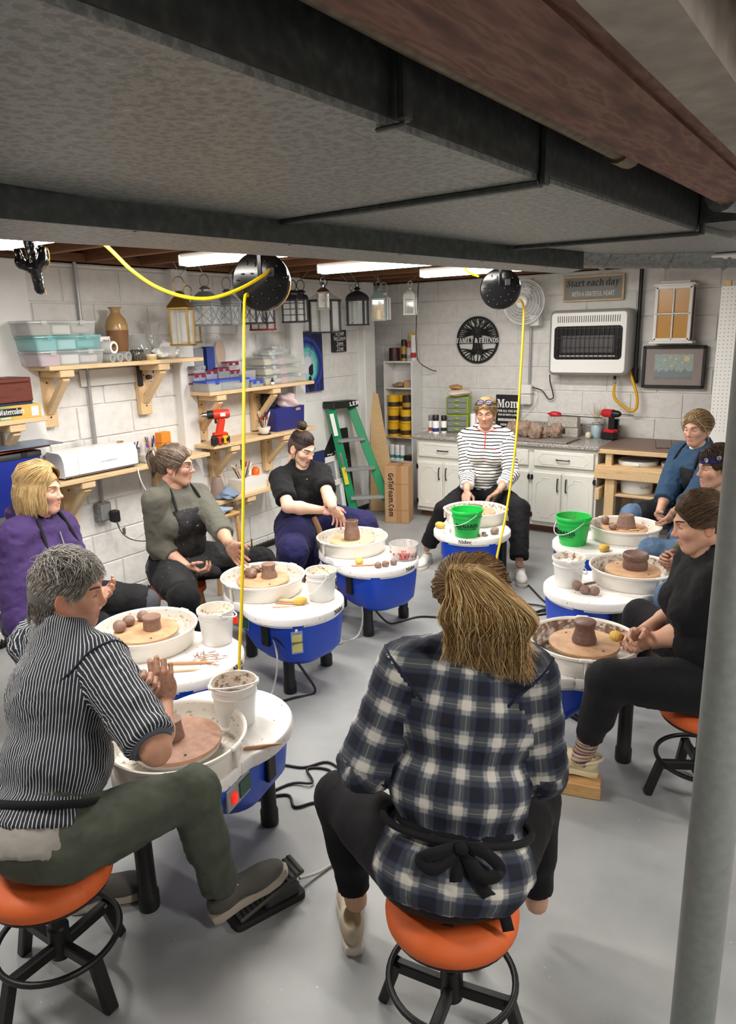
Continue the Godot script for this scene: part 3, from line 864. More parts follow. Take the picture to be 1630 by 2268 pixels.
class SDF:
	var o: Vector3
	var c: float
	var nx: int
	var ny: int
	var nz: int
	var d := PackedFloat32Array()
	var tg := PackedByteArray()
	func _init(lo: Vector3, hi: Vector3, cell: float) -> void:
		c = cell
		o = lo
		nx = int((hi.x - lo.x) / cell) + 2
		ny = int((hi.y - lo.y) / cell) + 2
		nz = int((hi.z - lo.z) / cell) + 2
		d.resize(nx * ny * nz)
		d.fill(1.0)
		tg.resize(d.size())
	func span(lo: Vector3, hi: Vector3) -> PackedInt32Array:
		var a := (lo - o) / c
		var b := (hi - o) / c
		return PackedInt32Array([maxi(0, int(a.x)), maxi(0, int(a.y)), maxi(0, int(a.z)), mini(nx - 1, int(b.x) + 1), mini(ny - 1, int(b.y) + 1), mini(nz - 1, int(b.z) + 1)])
	func cap(a: Vector3, b: Vector3, ra: float, rb: float, k := 0.02, m := 0) -> void:
		var e := maxf(ra, rb) + k + 2.5 * c
		var ev := Vector3(e, e, e)
		var s := span(Vector3(minf(a.x, b.x), minf(a.y, b.y), minf(a.z, b.z)) - ev, Vector3(maxf(a.x, b.x), maxf(a.y, b.y), maxf(a.z, b.z)) + ev)
		var ab := b - a
		var il := 1.0 / maxf(ab.length_squared(), 1e-9)
		var dr := rb - ra
		var ik := 0.25 / k
		var p := Vector3()
		for z in range(s[2], s[5] + 1):
			p.z = o.z + z * c
			for y in range(s[1], s[4] + 1):
				p.y = o.y + y * c
				var i := (z * ny + y) * nx + s[0]
				p.x = o.x + s[0] * c
				for x in range(s[0], s[3] + 1):
					var q := p - a
					var t := clampf(q.dot(ab) * il, 0.0, 1.0)
					var v := (q - ab * t).length() - ra - dr * t
					if v < e:
						var w := d[i]
						var h := k - absf(v - w)
						if v < w:
							tg[i] = m
							w = v
						d[i] = w - h * h * ik if h > 0.0 else w
					i += 1
					p.x += c
	func ell(cen: Vector3, B: Basis, r: Vector3, k := 0.02, m := 0) -> void:
		var e := maxf(r.x, maxf(r.y, r.z)) + k + 2.5 * c
		var ev := Vector3(e, e, e)
		var s := span(cen - ev, cen + ev)
		var T := B.transposed()
		var ir := Vector3.ONE / r
		var ik := 0.25 / k
		var lim := k + 2.5 * c
		var p := Vector3()
		for z in range(s[2], s[5] + 1):
			p.z = o.z + z * c
			for y in range(s[1], s[4] + 1):
				p.y = o.y + y * c
				var i := (z * ny + y) * nx + s[0]
				p.x = o.x + s[0] * c
				for x in range(s[0], s[3] + 1):
					var q := (T * (p - cen)) * ir
					var k0 := q.length()
					var v := k0 * (k0 - 1.0) / maxf((q * ir).length(), 1e-6)
					if v < lim:
						var w := d[i]
						var h := k - absf(v - w)
						if v < w:
							tg[i] = m
							w = v
						d[i] = w - h * h * ik if h > 0.0 else w
					i += 1
					p.x += c
	func dig(cen: Vector3, B: Basis, r: Vector3, k := 0.01) -> void:
		var e := maxf(r.x, maxf(r.y, r.z)) + k + 2.0 * c
		var ev := Vector3(e, e, e)
		var s := span(cen - ev, cen + ev)
		var T := B.transposed()
		var ir := Vector3.ONE / r
		var ik := 0.25 / k
		for z in range(s[2], s[5] + 1):
			for y in range(s[1], s[4] + 1):
				var i := (z * ny + y) * nx + s[0]
				for x in range(s[0], s[3] + 1):
					var q := (T * (o + Vector3(x, y, z) * c - cen)) * ir
					var k0 := q.length()
					var v := -k0 * (k0 - 1.0) / maxf((q * ir).length(), 1e-6)
					var w := d[i]
					var h := k - absf(v - w)
					w = maxf(v, w)
					d[i] = w + h * h * ik if h > 0.0 else w
					i += 1
	func cut(p0: Vector3, n: Vector3, near := 9.0) -> void:
		var base := (o - p0).dot(n)
		var i := 0
		for z in nz:
			for y in ny:
				var s := base + (y * n.y + z * n.z) * c
				for x in nx:
					var w := d[i]
					if w < 0.05:
						var v := s + x * n.x * c
						if v > w and (near > 5.0 or (o + Vector3(x, y, z) * c).distance_to(p0) < near):
							d[i] = v
					i += 1
	func join(s: SDF, k: float) -> void:
		var ik := 0.25 / k
		for i in d.size():
			var v := s.d[i]
			if v < 0.1:
				var w := d[i]
				var h := k - absf(v - w)
				if v < w:
					tg[i] = s.tg[i]
					w = v
				d[i] = w - h * h * ik if h > 0.0 else w
	func nets() -> Dictionary:
		var V := PackedVector3Array()
		var N := PackedVector3Array()
		var Tg := PackedByteArray()
		var Q := PackedInt32Array()
		var id := PackedInt32Array()
		id.resize(d.size())
		id.fill(-1)
		var sy := nx
		var sz := nx * ny
		var lim := c * 1.9
		for z in nz - 1:
			for y in ny - 1:
				var i := (z * ny + y) * nx
				for x in nx - 1:
					var a := d[i]
					if a < lim and a > -lim:
						var b := d[i + 1]; var e := d[i + sy]; var f := d[i + sy + 1]
						var g := d[i + sz]; var h := d[i + sz + 1]; var j := d[i + sz + sy]; var k := d[i + sz + sy + 1]
						var m := int(a < 0) + int(b < 0) + int(e < 0) + int(f < 0) + int(g < 0) + int(h < 0) + int(j < 0) + int(k < 0)
						if m > 0 and m < 8:
							var s := Vector3.ZERO
							var n := 0
							if (a < 0) != (b < 0): s.x += a / (a - b); n += 1
							if (e < 0) != (f < 0): s += Vector3(e / (e - f), 1, 0); n += 1
							if (g < 0) != (h < 0): s += Vector3(g / (g - h), 0, 1); n += 1
							if (j < 0) != (k < 0): s += Vector3(j / (j - k), 1, 1); n += 1
							if (a < 0) != (e < 0): s.y += a / (a - e); n += 1
							if (b < 0) != (f < 0): s += Vector3(1, b / (b - f), 0); n += 1
							if (g < 0) != (j < 0): s += Vector3(0, g / (g - j), 1); n += 1
							if (h < 0) != (k < 0): s += Vector3(1, h / (h - k), 1); n += 1
							if (a < 0) != (g < 0): s.z += a / (a - g); n += 1
							if (b < 0) != (h < 0): s += Vector3(1, 0, b / (b - h)); n += 1
							if (e < 0) != (j < 0): s += Vector3(0, 1, e / (e - j)); n += 1
							if (f < 0) != (k < 0): s += Vector3(1, 1, f / (f - k)); n += 1
							id[i] = V.size()
							V.append(o + (Vector3(x, y, z) + s / n) * c)
							N.append(Vector3(b + f + h + k - a - e - g - j, e + f + j + k - a - b - g - h, g + h + j + k - a - b - e - f).normalized())
							Tg.append(tg[i])
					i += 1
		for z in range(1, nz - 1):
			for y in range(1, ny - 1):
				var i := (z * ny + y) * nx + 1
				for x in range(1, nx - 1):
					if id[i] >= 0:
						var a := d[i] < 0
						if a != (d[i + 1] < 0):
							_q(Q, id, i, i - sy, i - sy - sz, i - sz, a)
						if a != (d[i + sy] < 0):
							_q(Q, id, i, i - sz, i - sz - 1, i - 1, a)
						if a != (d[i + sz] < 0):
							_q(Q, id, i, i - 1, i - 1 - sy, i - sy, a)
					i += 1
		return {"v": V, "n": N, "q": Q, "t": Tg}
	func _q(Q: PackedInt32Array, id: PackedInt32Array, a: int, b: int, e: int, f: int, flip: bool) -> void:
		if id[b] < 0 or id[e] < 0 or id[f] < 0:
			return
		if flip:
			Q.append(id[a]); Q.append(id[f]); Q.append(id[e]); Q.append(id[b])
		else:
			Q.append(id[a]); Q.append(id[b]); Q.append(id[e]); Q.append(id[f])

class Flesh:
	var V := PackedVector3Array()
	var N := PackedVector3Array()
	var K := PackedColorArray()
	var U := PackedVector2Array()
	var I := PackedInt32Array()
	func add(r: Dictionary, col: Callable, T := Transform3D()) -> void:
		var b := V.size()
		for i in r.v.size():
			var p: Vector3 = r.v[i]
			V.append(T * p)
			N.append((T.basis * r.n[i]).normalized())
			K.append(col.call(p, r.t[i], r.n[i]))
		var q: PackedInt32Array = r.q
		for i in range(0, q.size(), 4):
			I.append_array(PackedInt32Array([b + q[i], b + q[i + 1], b + q[i + 2], b + q[i], b + q[i + 2], b + q[i + 3]]))
	func add_uv(r: Dictionary, uv: Callable) -> void:
		var seen := {}
		var q: PackedInt32Array = r.q
		for i in range(0, q.size(), 4):
			var t: int = r.t[q[i]]
			var period := TAU * (0.15 if t == 0 else 0.05)
			var u0: Vector2 = uv.call(r.v[q[i]], t)
			var k := PackedInt32Array()
			for j in 4:
				var w := q[i + j] * 8 + t
				var x: Vector2 = uv.call(r.v[q[i + j]], t)
				var over := roundf((u0.x - x.x) / period) if absf(u0.x - x.x) > period * 0.5 else 0.0
				if over == 0.0 and seen.has(w):
					k.append(seen[w])
					continue
				if over == 0.0: seen[w] = V.size()
				k.append(V.size())
				V.append(r.v[q[i + j]])
				N.append(r.n[q[i + j]])
				U.append(x + Vector2(over * period, 0))
			I.append_array(PackedInt32Array([k[0], k[1], k[2], k[0], k[2], k[3]]))
	func strand(P: Array, r: float, col: Color, tip := 0.3) -> void:
		var m := P.size()
		var b := V.size()
		var x := Vector3.ZERO
		for i in m:
			var t: Vector3 = (P[mini(i + 1, m - 1)] - P[maxi(i - 1, 0)]).normalized()
			if i == 0:
				x = t.cross(Vector3.UP if absf(t.y) < 0.9 else Vector3.RIGHT).normalized()
			x = (x - t * x.dot(t)).normalized()
			var y := t.cross(x)
			var f := float(i) / (m - 1)
			var rr := r * lerpf(1.0, tip, f * f) * (0.6 if i == 0 else 1.0)
			for k in 3:
				var a := TAU * k / 3
				var n := x * cos(a) + y * sin(a)
				V.append(P[i] + n * rr)
				N.append(n)
				K.append(col)
		for i in m - 1:
			for k in 3:
				var a := b + i * 3 + k
				var e := b + i * 3 + (k + 1) % 3
				I.append_array(PackedInt32Array([a, e + 3, e, a, a + 3, e + 3]))
	func mesh() -> ArrayMesh:
		var A := []
		A.resize(Mesh.ARRAY_MAX)
		A[Mesh.ARRAY_VERTEX] = V
		A[Mesh.ARRAY_NORMAL] = N
		if K.size(): A[Mesh.ARRAY_COLOR] = K
		if U.size(): A[Mesh.ARRAY_TEX_UV] = U
		A[Mesh.ARRAY_INDEX] = I
		var m := ArrayMesh.new()
		m.add_surface_from_arrays(Mesh.PRIMITIVE_TRIANGLES, A)
		return m

func seam_parts(r: Dictionary, J: Dictionary, up: Vector3) -> Array:
	var out := []
	var tg: PackedByteArray = r.t
	for a in ["R", "L"]:
		var m := 1 if a == "R" else 3
		var S: Vector3 = J["sh" + a].lerp(J.neck, 0.1)
		var d: Vector3 = ((J["el" + a] - S).normalized() * 0.55 + (S - J.neck).normalized() - up * 0.15).normalized()
		var p0 := S + d * 0.012
		var ring := []
		var x := d.cross(Vector3.UP).normalized()
		var y := d.cross(x)
		for i in r.v.size():
			var q: Vector3 = r.v[i] - p0
			var h := q.dot(d)
			var near := q.length() < 0.2
			if tg[i] == m or tg[i] == 0:
				if h < 0.0: tg[i] = 0
				elif q.length() < 0.075: tg[i] = m
			if near and absf(h) < 0.006 and q.length() < 0.13 and (tg[i] == 0 or tg[i] == m):
				ring.append([atan2(q.dot(y), q.dot(x)), r.v[i] - d * h])
		ring.sort_custom(func(u: Array, w: Array) -> bool: return u[0] < w[0])
		var P := []
		var b := 0
		for k in 26:
			var c := Vector3.ZERO
			var n := 0
			while b < ring.size() and ring[b][0] < -PI + TAU * (k + 1) / 26.0:
				c += ring[b][1]
				n += 1
				b += 1
			if n: P.append(c / n)
		out.append(P)
	r.t = tg
	return out

func crease(r: Dictionary, amp: float, freq: float, seed_: int, squash := Vector3.ONE, mask = null) -> void:
	var nz := FastNoiseLite.new()
	nz.seed = seed_
	nz.frequency = freq
	nz.fractal_octaves = 3
	nz.fractal_type = FastNoiseLite.FRACTAL_RIDGED
	nz.domain_warp_enabled = true
	nz.domain_warp_amplitude = 0.06
	nz.domain_warp_frequency = freq * 0.5
	var V: PackedVector3Array = r.v
	var N: PackedVector3Array = r.n
	for i in V.size():
		var a := amp * nz.get_noise_3dv(V[i] * squash)
		if mask != null: a *= mask.call(V[i])
		V[i] += N[i] * a
	var M2 := PackedVector3Array()
	M2.resize(N.size())
	var q: PackedInt32Array = r.q
	for i in range(0, q.size(), 4):
		var f := (V[q[i + 2]] - V[q[i]]).cross(V[q[i + 1]] - V[q[i + 3]])
		for j in 4:
			M2[q[i + j]] += f
	var sg := 0.0
	for i in range(0, N.size(), 17): sg += M2[i].dot(N[i])
	for i in N.size():
		var m := M2[i] * signf(sg)
		if m.length_squared() > 1e-16: N[i] = m.normalized()
	r.v = V
	r.n = N

const Q := 0.877
var head_nets := {}

func noise3(freq: float, seed_: int) -> FastNoiseLite:
	var n := FastNoiseLite.new()
	n.frequency = freq
	n.seed = seed_
	return n

func head_net(male: bool) -> Dictionary:
	if head_nets.has(male): return head_nets[male]
	var s := SDF.new(V(-0.1, -0.17, -0.135), V(0.1, 0.13, 0.12), 0.0035)
	var B := Basis()
	var w := 1.04 if male else 1.0
	s.ell(V(0, 0.03, 0.012), B, V(0.074 * w, 0.088, 0.094), 0.02)
	s.ell(V(0, -0.03, -0.03), B, V(0.056 * w, 0.078, 0.066), 0.03)
	s.ell(V(0, -0.09, -0.066), B, V((0.03 if male else 0.024), 0.022, 0.024), 0.03)
	for x in [-1.0, 1.0]:
		s.cap(V(x * 0.047 * w, -0.055, 0.0), V(x * 0.019, -0.1, -0.062), 0.018, 0.012, 0.03)
		s.ell(V(x * 0.04, -0.022, -0.062), B, V(0.022, 0.018, 0.02), 0.025)
		s.cap(V(x * 0.012, 0.022, -0.086), V(x * 0.046, 0.021, -0.066), 0.010 if male else 0.008, 0.008, 0.018)
		s.dig(V(x * 0.031, 0.004, -0.09), B, V(0.018, 0.011, 0.016), 0.014)
	for x in [-1.0, 1.0]:
		s.ell(V(x * 0.031, 0.003, -0.0715), B, V(0.0145, 0.0125, 0.0125), 0.004, 2)
	s.cap(V(0, 0.012, -0.086), V(0, -0.026, -0.103), 0.0075, 0.0095, 0.014)
	s.ell(V(0, -0.028, -0.106), B, V(0.0105, 0.0095, 0.011), 0.008)
	for x in [-1.0, 1.0]:
		s.ell(V(x * 0.011, -0.033, -0.096), B, V(0.007, 0.006, 0.009), 0.007)
	for x in [-1.0, 1.0]:
		s.cap(V(x * 0.005, -0.0605, -0.0925), V(x * 0.021, -0.0635, -0.082), 0.0056, 0.0038, 0.006, 1)
	s.cap(V(-0.012, -0.0715, -0.087), V(0.012, -0.0715, -0.087), 0.0068, 0.0068, 0.006, 1)
	s.dig(V(0, -0.0655, -0.1), B, V(0.021, 0.0016, 0.0075), 0.003)
	for x in [-1.0, 1.0]:
		var E := Basis(Vector3.UP, x * 0.35)
		s.ell(V(x * 0.076 * w, -0.008, 0.012), E, V(0.007, 0.031, 0.019), 0.008, 3)
		s.ell(V(x * 0.075 * w, -0.03, 0.006), E, V(0.006, 0.014, 0.011), 0.008, 3)
		s.dig(V(x * 0.0845 * w, -0.006, 0.01), E, V(0.005, 0.019, 0.0105), 0.005)
	s.cap(V(0, -0.06, 0.025), V(0, -0.115, 0.034), 0.047 * w, 0.046 * w, 0.03)
	head_nets[male] = s.nets()
	return head_nets[male]

func bone_frame(J: Dictionary) -> Array:
	var up: Vector3 = (J.neck - J.hip).normalized()
	var right: Vector3 = (J.shR - J.shL)
	right = (right - up * right.dot(up)).normalized()
	return [right, up, right.cross(up)]  # right, up, back

func put_torso(s: SDF, J: Dictionary, e: float, fat: float, bust: float, k := 0.03) -> void:
	var f := bone_frame(J)
	var q := Q
	var hr: Vector3 = (J.hpR - J.hpL).normalized()
	var Bh := Basis(hr, Vector3.UP, hr.cross(Vector3.UP))
	var Bt := Basis(f[0], f[1], f[2])
	s.ell(J.hip + V(0, 0.01, 0) + Bh.z * 0.015 * q, Bh, V(0.17 * fat, 0.12, 0.135 * fat) * q + V(e, e, e), k)
	s.ell(J.hip.lerp(J.neck, 0.34) - Bt.z * 0.01 * fat, Bt, V(0.15 * fat, 0.13, 0.115 * fat) * q + V(e, e, e), k)
	s.ell(J.hip.lerp(J.neck, 0.68), Bt, V(0.155 * lerpf(1.0, fat, 0.6), 0.15, 0.108 * lerpf(1.0, fat, 0.6)) * q + V(e, e, e), k)
	var nb: Vector3 = J.neck.lerp(J.head, 0.16) + f[2] * 0.012
	s.cap(J.shL.lerp(J.neck, 0.2), J.shR.lerp(J.neck, 0.2), 0.046 * q + e, 0.046 * q + e, k * 1.3)
	for a in ["R", "L"]:
		s.cap(nb, J["sh" + a].lerp(J.neck, 0.1), 0.034 * q + e, 0.044 * q + e, k)
	s.cap(nb, J.hip.lerp(J.neck, 0.7) + f[2] * 0.035, 0.05 * q + e, 0.07 * q + e, k)
	if bust > 0.0:
		for x in [-1.0, 1.0]:
			s.ell(J.hip.lerp(J.neck, 0.62) + f[0] * x * 0.075 * q - f[2] * 0.085 * q, Bt, V(0.072, 0.07, 0.065) * q * bust + V(e, e, e), k)

func put_arm(s: SDF, J: Dictionary, a: String, e: float, fat: float, upto: float, k := 0.02, m := 0) -> void:
	var S: Vector3 = J["sh" + a].lerp(J.neck, 0.1); var E: Vector3 = J["el" + a]; var W: Vector3 = J["wr" + a]
	var q := Q * fat
	var t := minf(upto, 1.0)
	s.cap(S, S.lerp(E, t), 0.047 * q + e, lerpf(0.047, 0.038, t) * q + e, k, m)
	if upto > 1.0:
		t = upto - 1.0
		s.cap(E, E.lerp(W, minf(t, 0.35)), 0.038 * q + e, lerpf(0.038, 0.040, minf(t, 0.35) / 0.35) * q + e, k, m)
		if t > 0.35:
			s.cap(E.lerp(W, 0.35), E.lerp(W, t), 0.040 * q + e, lerpf(0.040, 0.0255, (t - 0.35) / 0.65) * q + e, k, m)

func put_leg(s: SDF, J: Dictionary, a: String, e: float, fat: float, upto: float, k := 0.02, m := 0, slack := 0.0) -> void:
	var H: Vector3 = J["hp" + a]; var N: Vector3 = J["kn" + a]; var A: Vector3 = J["an" + a]
	var q := Q * fat
	var t := minf(upto, 1.0)
	s.cap(H, H.lerp(N, t), 0.088 * q + e, lerpf(0.088, 0.06, t) * q + e, k, m)
	s.cap(H + V(0, -0.01, 0), H.lerp(N, 0.6 * t), 0.085 * q + e, 0.07 * q + e, k, m)
	if upto > 1.0:
		t = upto - 1.0
		var dn := (A - N).normalized()
		var bk := (N - H).normalized()
		bk = -(bk - dn * bk.dot(dn)).normalized()
		s.cap(N, N.lerp(A, t), 0.056 * q + e, lerpf(0.056, 0.036, t) * q + e + slack, k, m)
		if t > 0.3:
			s.cap(N.lerp(A, 0.15) + bk * 0.012, N.lerp(A, minf(0.5, t)) + bk * 0.012, 0.048 * q + e, 0.046 * q + e, k, m)

func bounds(J: Dictionary, keys: Array, pad: float) -> Array:
	var lo: Vector3 = J[keys[0]]
	var hi := lo
	for k in keys:
		lo = Vector3(minf(lo.x, J[k].x), minf(lo.y, J[k].y), minf(lo.z, J[k].z))
		hi = Vector3(maxf(hi.x, J[k].x), maxf(hi.y, J[k].y), maxf(hi.z, J[k].z))
	return [lo - V(pad, pad, pad), hi + V(pad, pad, pad)]

func put_hand(sk: Flesh, wrist: Vector3, to: Vector3, palm: Vector3, left: bool, curl: Array, spread: float, col: Callable, thumb := 0.5) -> void:
	var z := -(to - wrist).normalized()
	var y := -(palm - z * palm.dot(z)).normalized()
	var x := y.cross(z)
	var sx := -1.0 if left else 1.0   # thumb side: right hand, palm down, fingers forward: thumb on the left (-x)
	var s := SDF.new(V(-0.085, -0.11, -0.2), V(0.085, 0.05, 0.05), 0.0042)
	var T := func(p: Vector3) -> Vector3: return V(p.x * sx, p.y, p.z)
	s.cap(V(0, 0, 0.012), V(0, 0, -0.01), 0.0245, 0.024, 0.015)
	s.ell(V(0, 0, -0.045), Basis(), V(0.04, 0.0155, 0.052), 0.012)
	s.ell(T.call(V(-0.02, -0.008, -0.03)), Basis(), V(0.02, 0.016, 0.03), 0.012)
	s.ell(T.call(V(0.022, -0.006, -0.035)), Basis(), V(0.016, 0.014, 0.035), 0.012)
	var root := [V(-0.029, 0.002, -0.085), V(-0.010, 0.004, -0.092), V(0.010, 0.003, -0.089), V(0.028, 0.0, -0.08)]
	var ln := [[0.041, 0.025, 0.02], [0.045, 0.029, 0.021], [0.041, 0.027, 0.02], [0.032, 0.02, 0.018]]
	for f in 4:
		var p: Vector3 = root[f]
		var a: float = 0.0
		var side := (f - 1.5) * spread
		for j in 3:
			a += curl[f] * [0.9, 1.2, 0.8][j]
			var dir := V(sin(side), -sin(a) * cos(side), -cos(a) * cos(side))
			var n: Vector3 = p + dir * ln[f][j]
			var r0: float = [0.0094, 0.0084, 0.0077][j] * (0.88 if f == 3 else 1.0)
			s.cap(T.call(p), T.call(n), r0, r0 * 0.92, 0.004)
			p = n
	var b := V(-0.026, -0.006, -0.022)
	var d0 := V(-0.75, -0.35 - thumb * 0.4, -0.65).normalized()
	var n1 := b + d0 * 0.04
	var d1 := V(-0.35 + thumb * 0.55, -0.35 - thumb * 0.3, -0.9).normalized()
	var n2 := n1 + d1 * 0.031
	var d2 := V(-0.15 + thumb * 0.7, -0.3 - thumb * 0.2, -0.95).normalized()
	s.cap(T.call(b), T.call(n1), 0.014, 0.0115, 0.012)
	s.cap(T.call(n1), T.call(n2), 0.0108, 0.0098, 0.005)
	s.cap(T.call(n2), T.call(n2 + d2 * 0.025), 0.0096, 0.008, 0.004)
	sk.add(s.nets(), col, Transform3D(Basis(x, y, z) * Basis.from_scale(V(Q, Q, Q)), wrist))

func lin(h: String) -> Color:
	return C(h).srgb_to_linear()

func top_net(J: Dictionary, e: float, fat: float, bust: float, sleeve: float, hem: float, cell := 0.0088, neck := 0.058, drop := 0.03, arm_e := 0.0) -> Dictionary:
	var b := bounds(J, ["hip", "neck", "shL", "shR", "elL", "elR", "wrL", "wrR"], 0.2)
	var s := SDF.new(b[0], b[1], cell)
	var f := bone_frame(J)
	put_torso(s, J, e, fat, bust)
	s.cut(J.hip + f[1] * hem, -f[1])
	for a in ["R", "L"]:
		var m := 1 if a == "R" else 3
		if sleeve <= 1.0:
			var s2 := SDF.new(b[0], b[1], cell)
			put_arm(s2, J, a, e + arm_e, fat, sleeve, 0.025, m)
			s2.cut(J["sh" + a].lerp(J["el" + a], sleeve), (J["el" + a] - J["sh" + a]).normalized())
			s.join(s2, 0.025)
			continue
		put_arm(s, J, a, e + arm_e, fat, 1.0, 0.025, m)
		if sleeve > 1.0:
			var E: Vector3 = J["el" + a]
			var W: Vector3 = J["wr" + a]
			s.cap(E, E.lerp(W, sleeve - 1.0), 0.039 * Q * fat + e + arm_e, lerpf(0.04, 0.029, sleeve - 1.0) * Q * fat + e + arm_e, 0.02, m + 1)
			s.cut(E.lerp(W, sleeve - 1.0), (W - E).normalized(), 0.085)
	s.dig(J.neck.lerp(J.head, 0.16) + f[1] * drop - f[2] * 0.03, Basis(f[0], f[1], f[2]), V(neck, 0.045, neck * 1.05), 0.006)
	return s.nets()

func top_uv(J: Dictionary) -> Callable:
	var f := bone_frame(J)
	var hip: Vector3 = J.hip
	var fr := []
	for a in ["R", "L"]:
		for ab in [["sh", "el"], ["el", "wr"]]:
			var A: Vector3 = J[ab[0] + a]
			var z: Vector3 = (J[ab[1] + a] - A).normalized()
			var x: Vector3 = (f[2] - z * f[2].dot(z)).normalized()
			fr.append([A, z, x, z.cross(x)])
	return func(p: Vector3, t: int) -> Vector2:
		if t == 0:
			var d := p - hip
			return _p(atan2(d.dot(f[0]), d.dot(f[2]) + 0.03) * 0.15, -d.dot(f[1]))
		var g: Array = fr[t - 1]
		var q: Vector3 = p - g[0]
		return _p(atan2(q.dot(g[3]), q.dot(g[2])) * 0.05, q.dot(g[1]))

func leg_net(J: Dictionary, e: float, fat: float, upto: float, waist: float, slack := 0.0, cell := 0.0088) -> Dictionary:
	var b := bounds(J, ["hip", "hpL", "hpR", "knL", "knR", "anL", "anR"], 0.2)
	var s := SDF.new(b[0], b[1], cell)
	var f := bone_frame(J)
	var hr: Vector3 = (J.hpR - J.hpL).normalized()
	var Bh := Basis(hr, Vector3.UP, hr.cross(Vector3.UP))
	s.ell(J.hip + V(0, 0.01, 0) + Bh.z * 0.015, Bh, V(0.17 * fat, 0.12, 0.135 * fat) * Q + V(e, e, e), 0.03)
	s.ell(J.hip.lerp(J.neck, 0.25), Basis(f[0], f[1], f[2]), V(0.15 * fat, 0.11, 0.115 * fat) * Q + V(e, e, e), 0.03)
	s.cut(J.hip + f[1] * waist, f[1], 0.3)
	for a in ["R", "L"]:
		put_leg(s, J, a, e, fat, upto, 0.03, 1 if a == "R" else 2, slack)
		var N: Vector3 = J["kn" + a]
		var A: Vector3 = J["an" + a]
		if upto > 1.0: s.cut(N.lerp(A, upto - 1.0), (A - N).normalized(), 0.1)
	return s.nets()

func flat_mesh(r: Dictionary) -> ArrayMesh:
	var sk := Flesh.new()
	sk.V = r.v
	sk.N = r.n
	var q: PackedInt32Array = r.q
	for i in range(0, q.size(), 4):
		sk.I.append_array(PackedInt32Array([q[i], q[i + 1], q[i + 2], q[i], q[i + 2], q[i + 3]]))
	return sk.mesh()

func cloth(c: Color, rough := 0.85, sheen := 0.3) -> StandardMaterial3D:
	var m := mat(c, rough, 0.0, 0.35)
	m.rim_enabled = true
	m.rim = sheen
	m.rim_tint = 0.5
	return m

func head_frame(J: Dictionary, roll := 0.0) -> Transform3D:
	var f: Vector3 = J.hf
	var x := f.cross(Vector3.UP).normalized()
	var y := x.cross(f)
	return Transform3D(Basis(x, y, -f) * Basis(V(0, 0, 1), roll) * Basis.from_scale(V(Q, Q, Q)), J.head)

func scalp(th: float, ph: float, lift := 0.0) -> Vector3:
	return V(0, 0.028, 0.012) + V(sin(th) * sin(ph) * (0.077 + lift), cos(th) * (0.091 + lift), sin(th) * cos(ph) * (0.098 + lift))

func hair_shell(sk: Flesh, T: Transform3D, col: Callable, line: Array, extra = null, thick := 0.007) -> void:
	var s := SDF.new(V(-0.17, -0.26, -0.14), V(0.17, 0.22, 0.24), 0.0065)
	s.ell(V(0, 0.03, 0.012), Basis(), V(0.074, 0.088, 0.094) + V(thick, thick, thick), 0.01)
	s.cap(V(0, -0.01, 0.06), V(0, line[2] + 0.02, 0.05), 0.05 + thick * 0.6, 0.048 + thick * 0.6, 0.02)
	s.dig(V(0, line[0], -0.095), Basis(), V(0.078, line[1], 0.075), 0.012)
	for x in [-1.0, 1.0]:
		s.dig(V(x * 0.085, -0.03, -0.02), Basis(), V(0.03, 0.035, 0.045), 0.01)
	s.cut(V(0, line[2], 0), V(0, -1, 0))
	if extra != null: extra.call(s)
	sk.add(s.nets(), col, T)

func strands(sk: Flesh, T: Transform3D, n: int, seed_: int, cols: Array, r: float, path: Callable, tip := 0.3) -> void:
	var g := RandomNumberGenerator.new()
	g.seed = seed_
	for i in n:
		var P: Array = path.call(g, i)
		if P.size() < 2: continue
		var W := []
		for p in P: W.append(T * p)
		var c: Color = cols[g.randi() % cols.size()]
		sk.strand(W, r * Q * g.randf_range(0.7, 1.3), c * g.randf_range(0.8, 1.2), tip)

func brows(sk: Flesh, T: Transform3D, col: Color) -> void:
	for x in [-1.0, 1.0]:
		for i in 14:
			var f := i / 13.0
			var p := V(x * (0.014 + f * 0.034), 0.024 + 0.006 * sin(f * 2.4), -0.0945 + 0.024 * f * f)
			for d in [-0.0016, 0.0, 0.0016]: sk.strand([T * (p + V(0, d, 0)), T * (p + V(x * 0.007, 0.002 + d, 0.0005)), T * (p + V(x * 0.011, d, 0.004))], 0.0011, col)

func hair_mat() -> StandardMaterial3D:
	var m := mat(Color.WHITE, 0.55, 0.0, 0.4)
	m.vertex_color_use_as_albedo = true
	return m

func eye(parent: Node, T: Transform3D, x: float, open: float, iris: Color) -> void:
	var c := V(x * 0.031, 0.0, -0.0755)
	var sk := mb().sphere(c, V(0.0125, 0.0046 * open, 0.0102), 16)
	var e := obj("eye", sk, M.eye_white, parent, T)
	if open > 0.3:
		obj("iris", mb().sphere(c + V(0, 0, -0.0068), V(0.0042, 0.0042 * minf(1.0, open), 0.0046), 12), mat(iris, 0.2), e)
	obj("eyelid", mb().tube(curve([c + V(-0.013, 0.0, 0.0005), c + V(-0.006, 0.0048 * open, -0.0085), c + V(0.006, 0.0048 * open, -0.0085), c + V(0.013, 0.0, 0.0005)], 4), 0.0011, 6), M.lash, e)

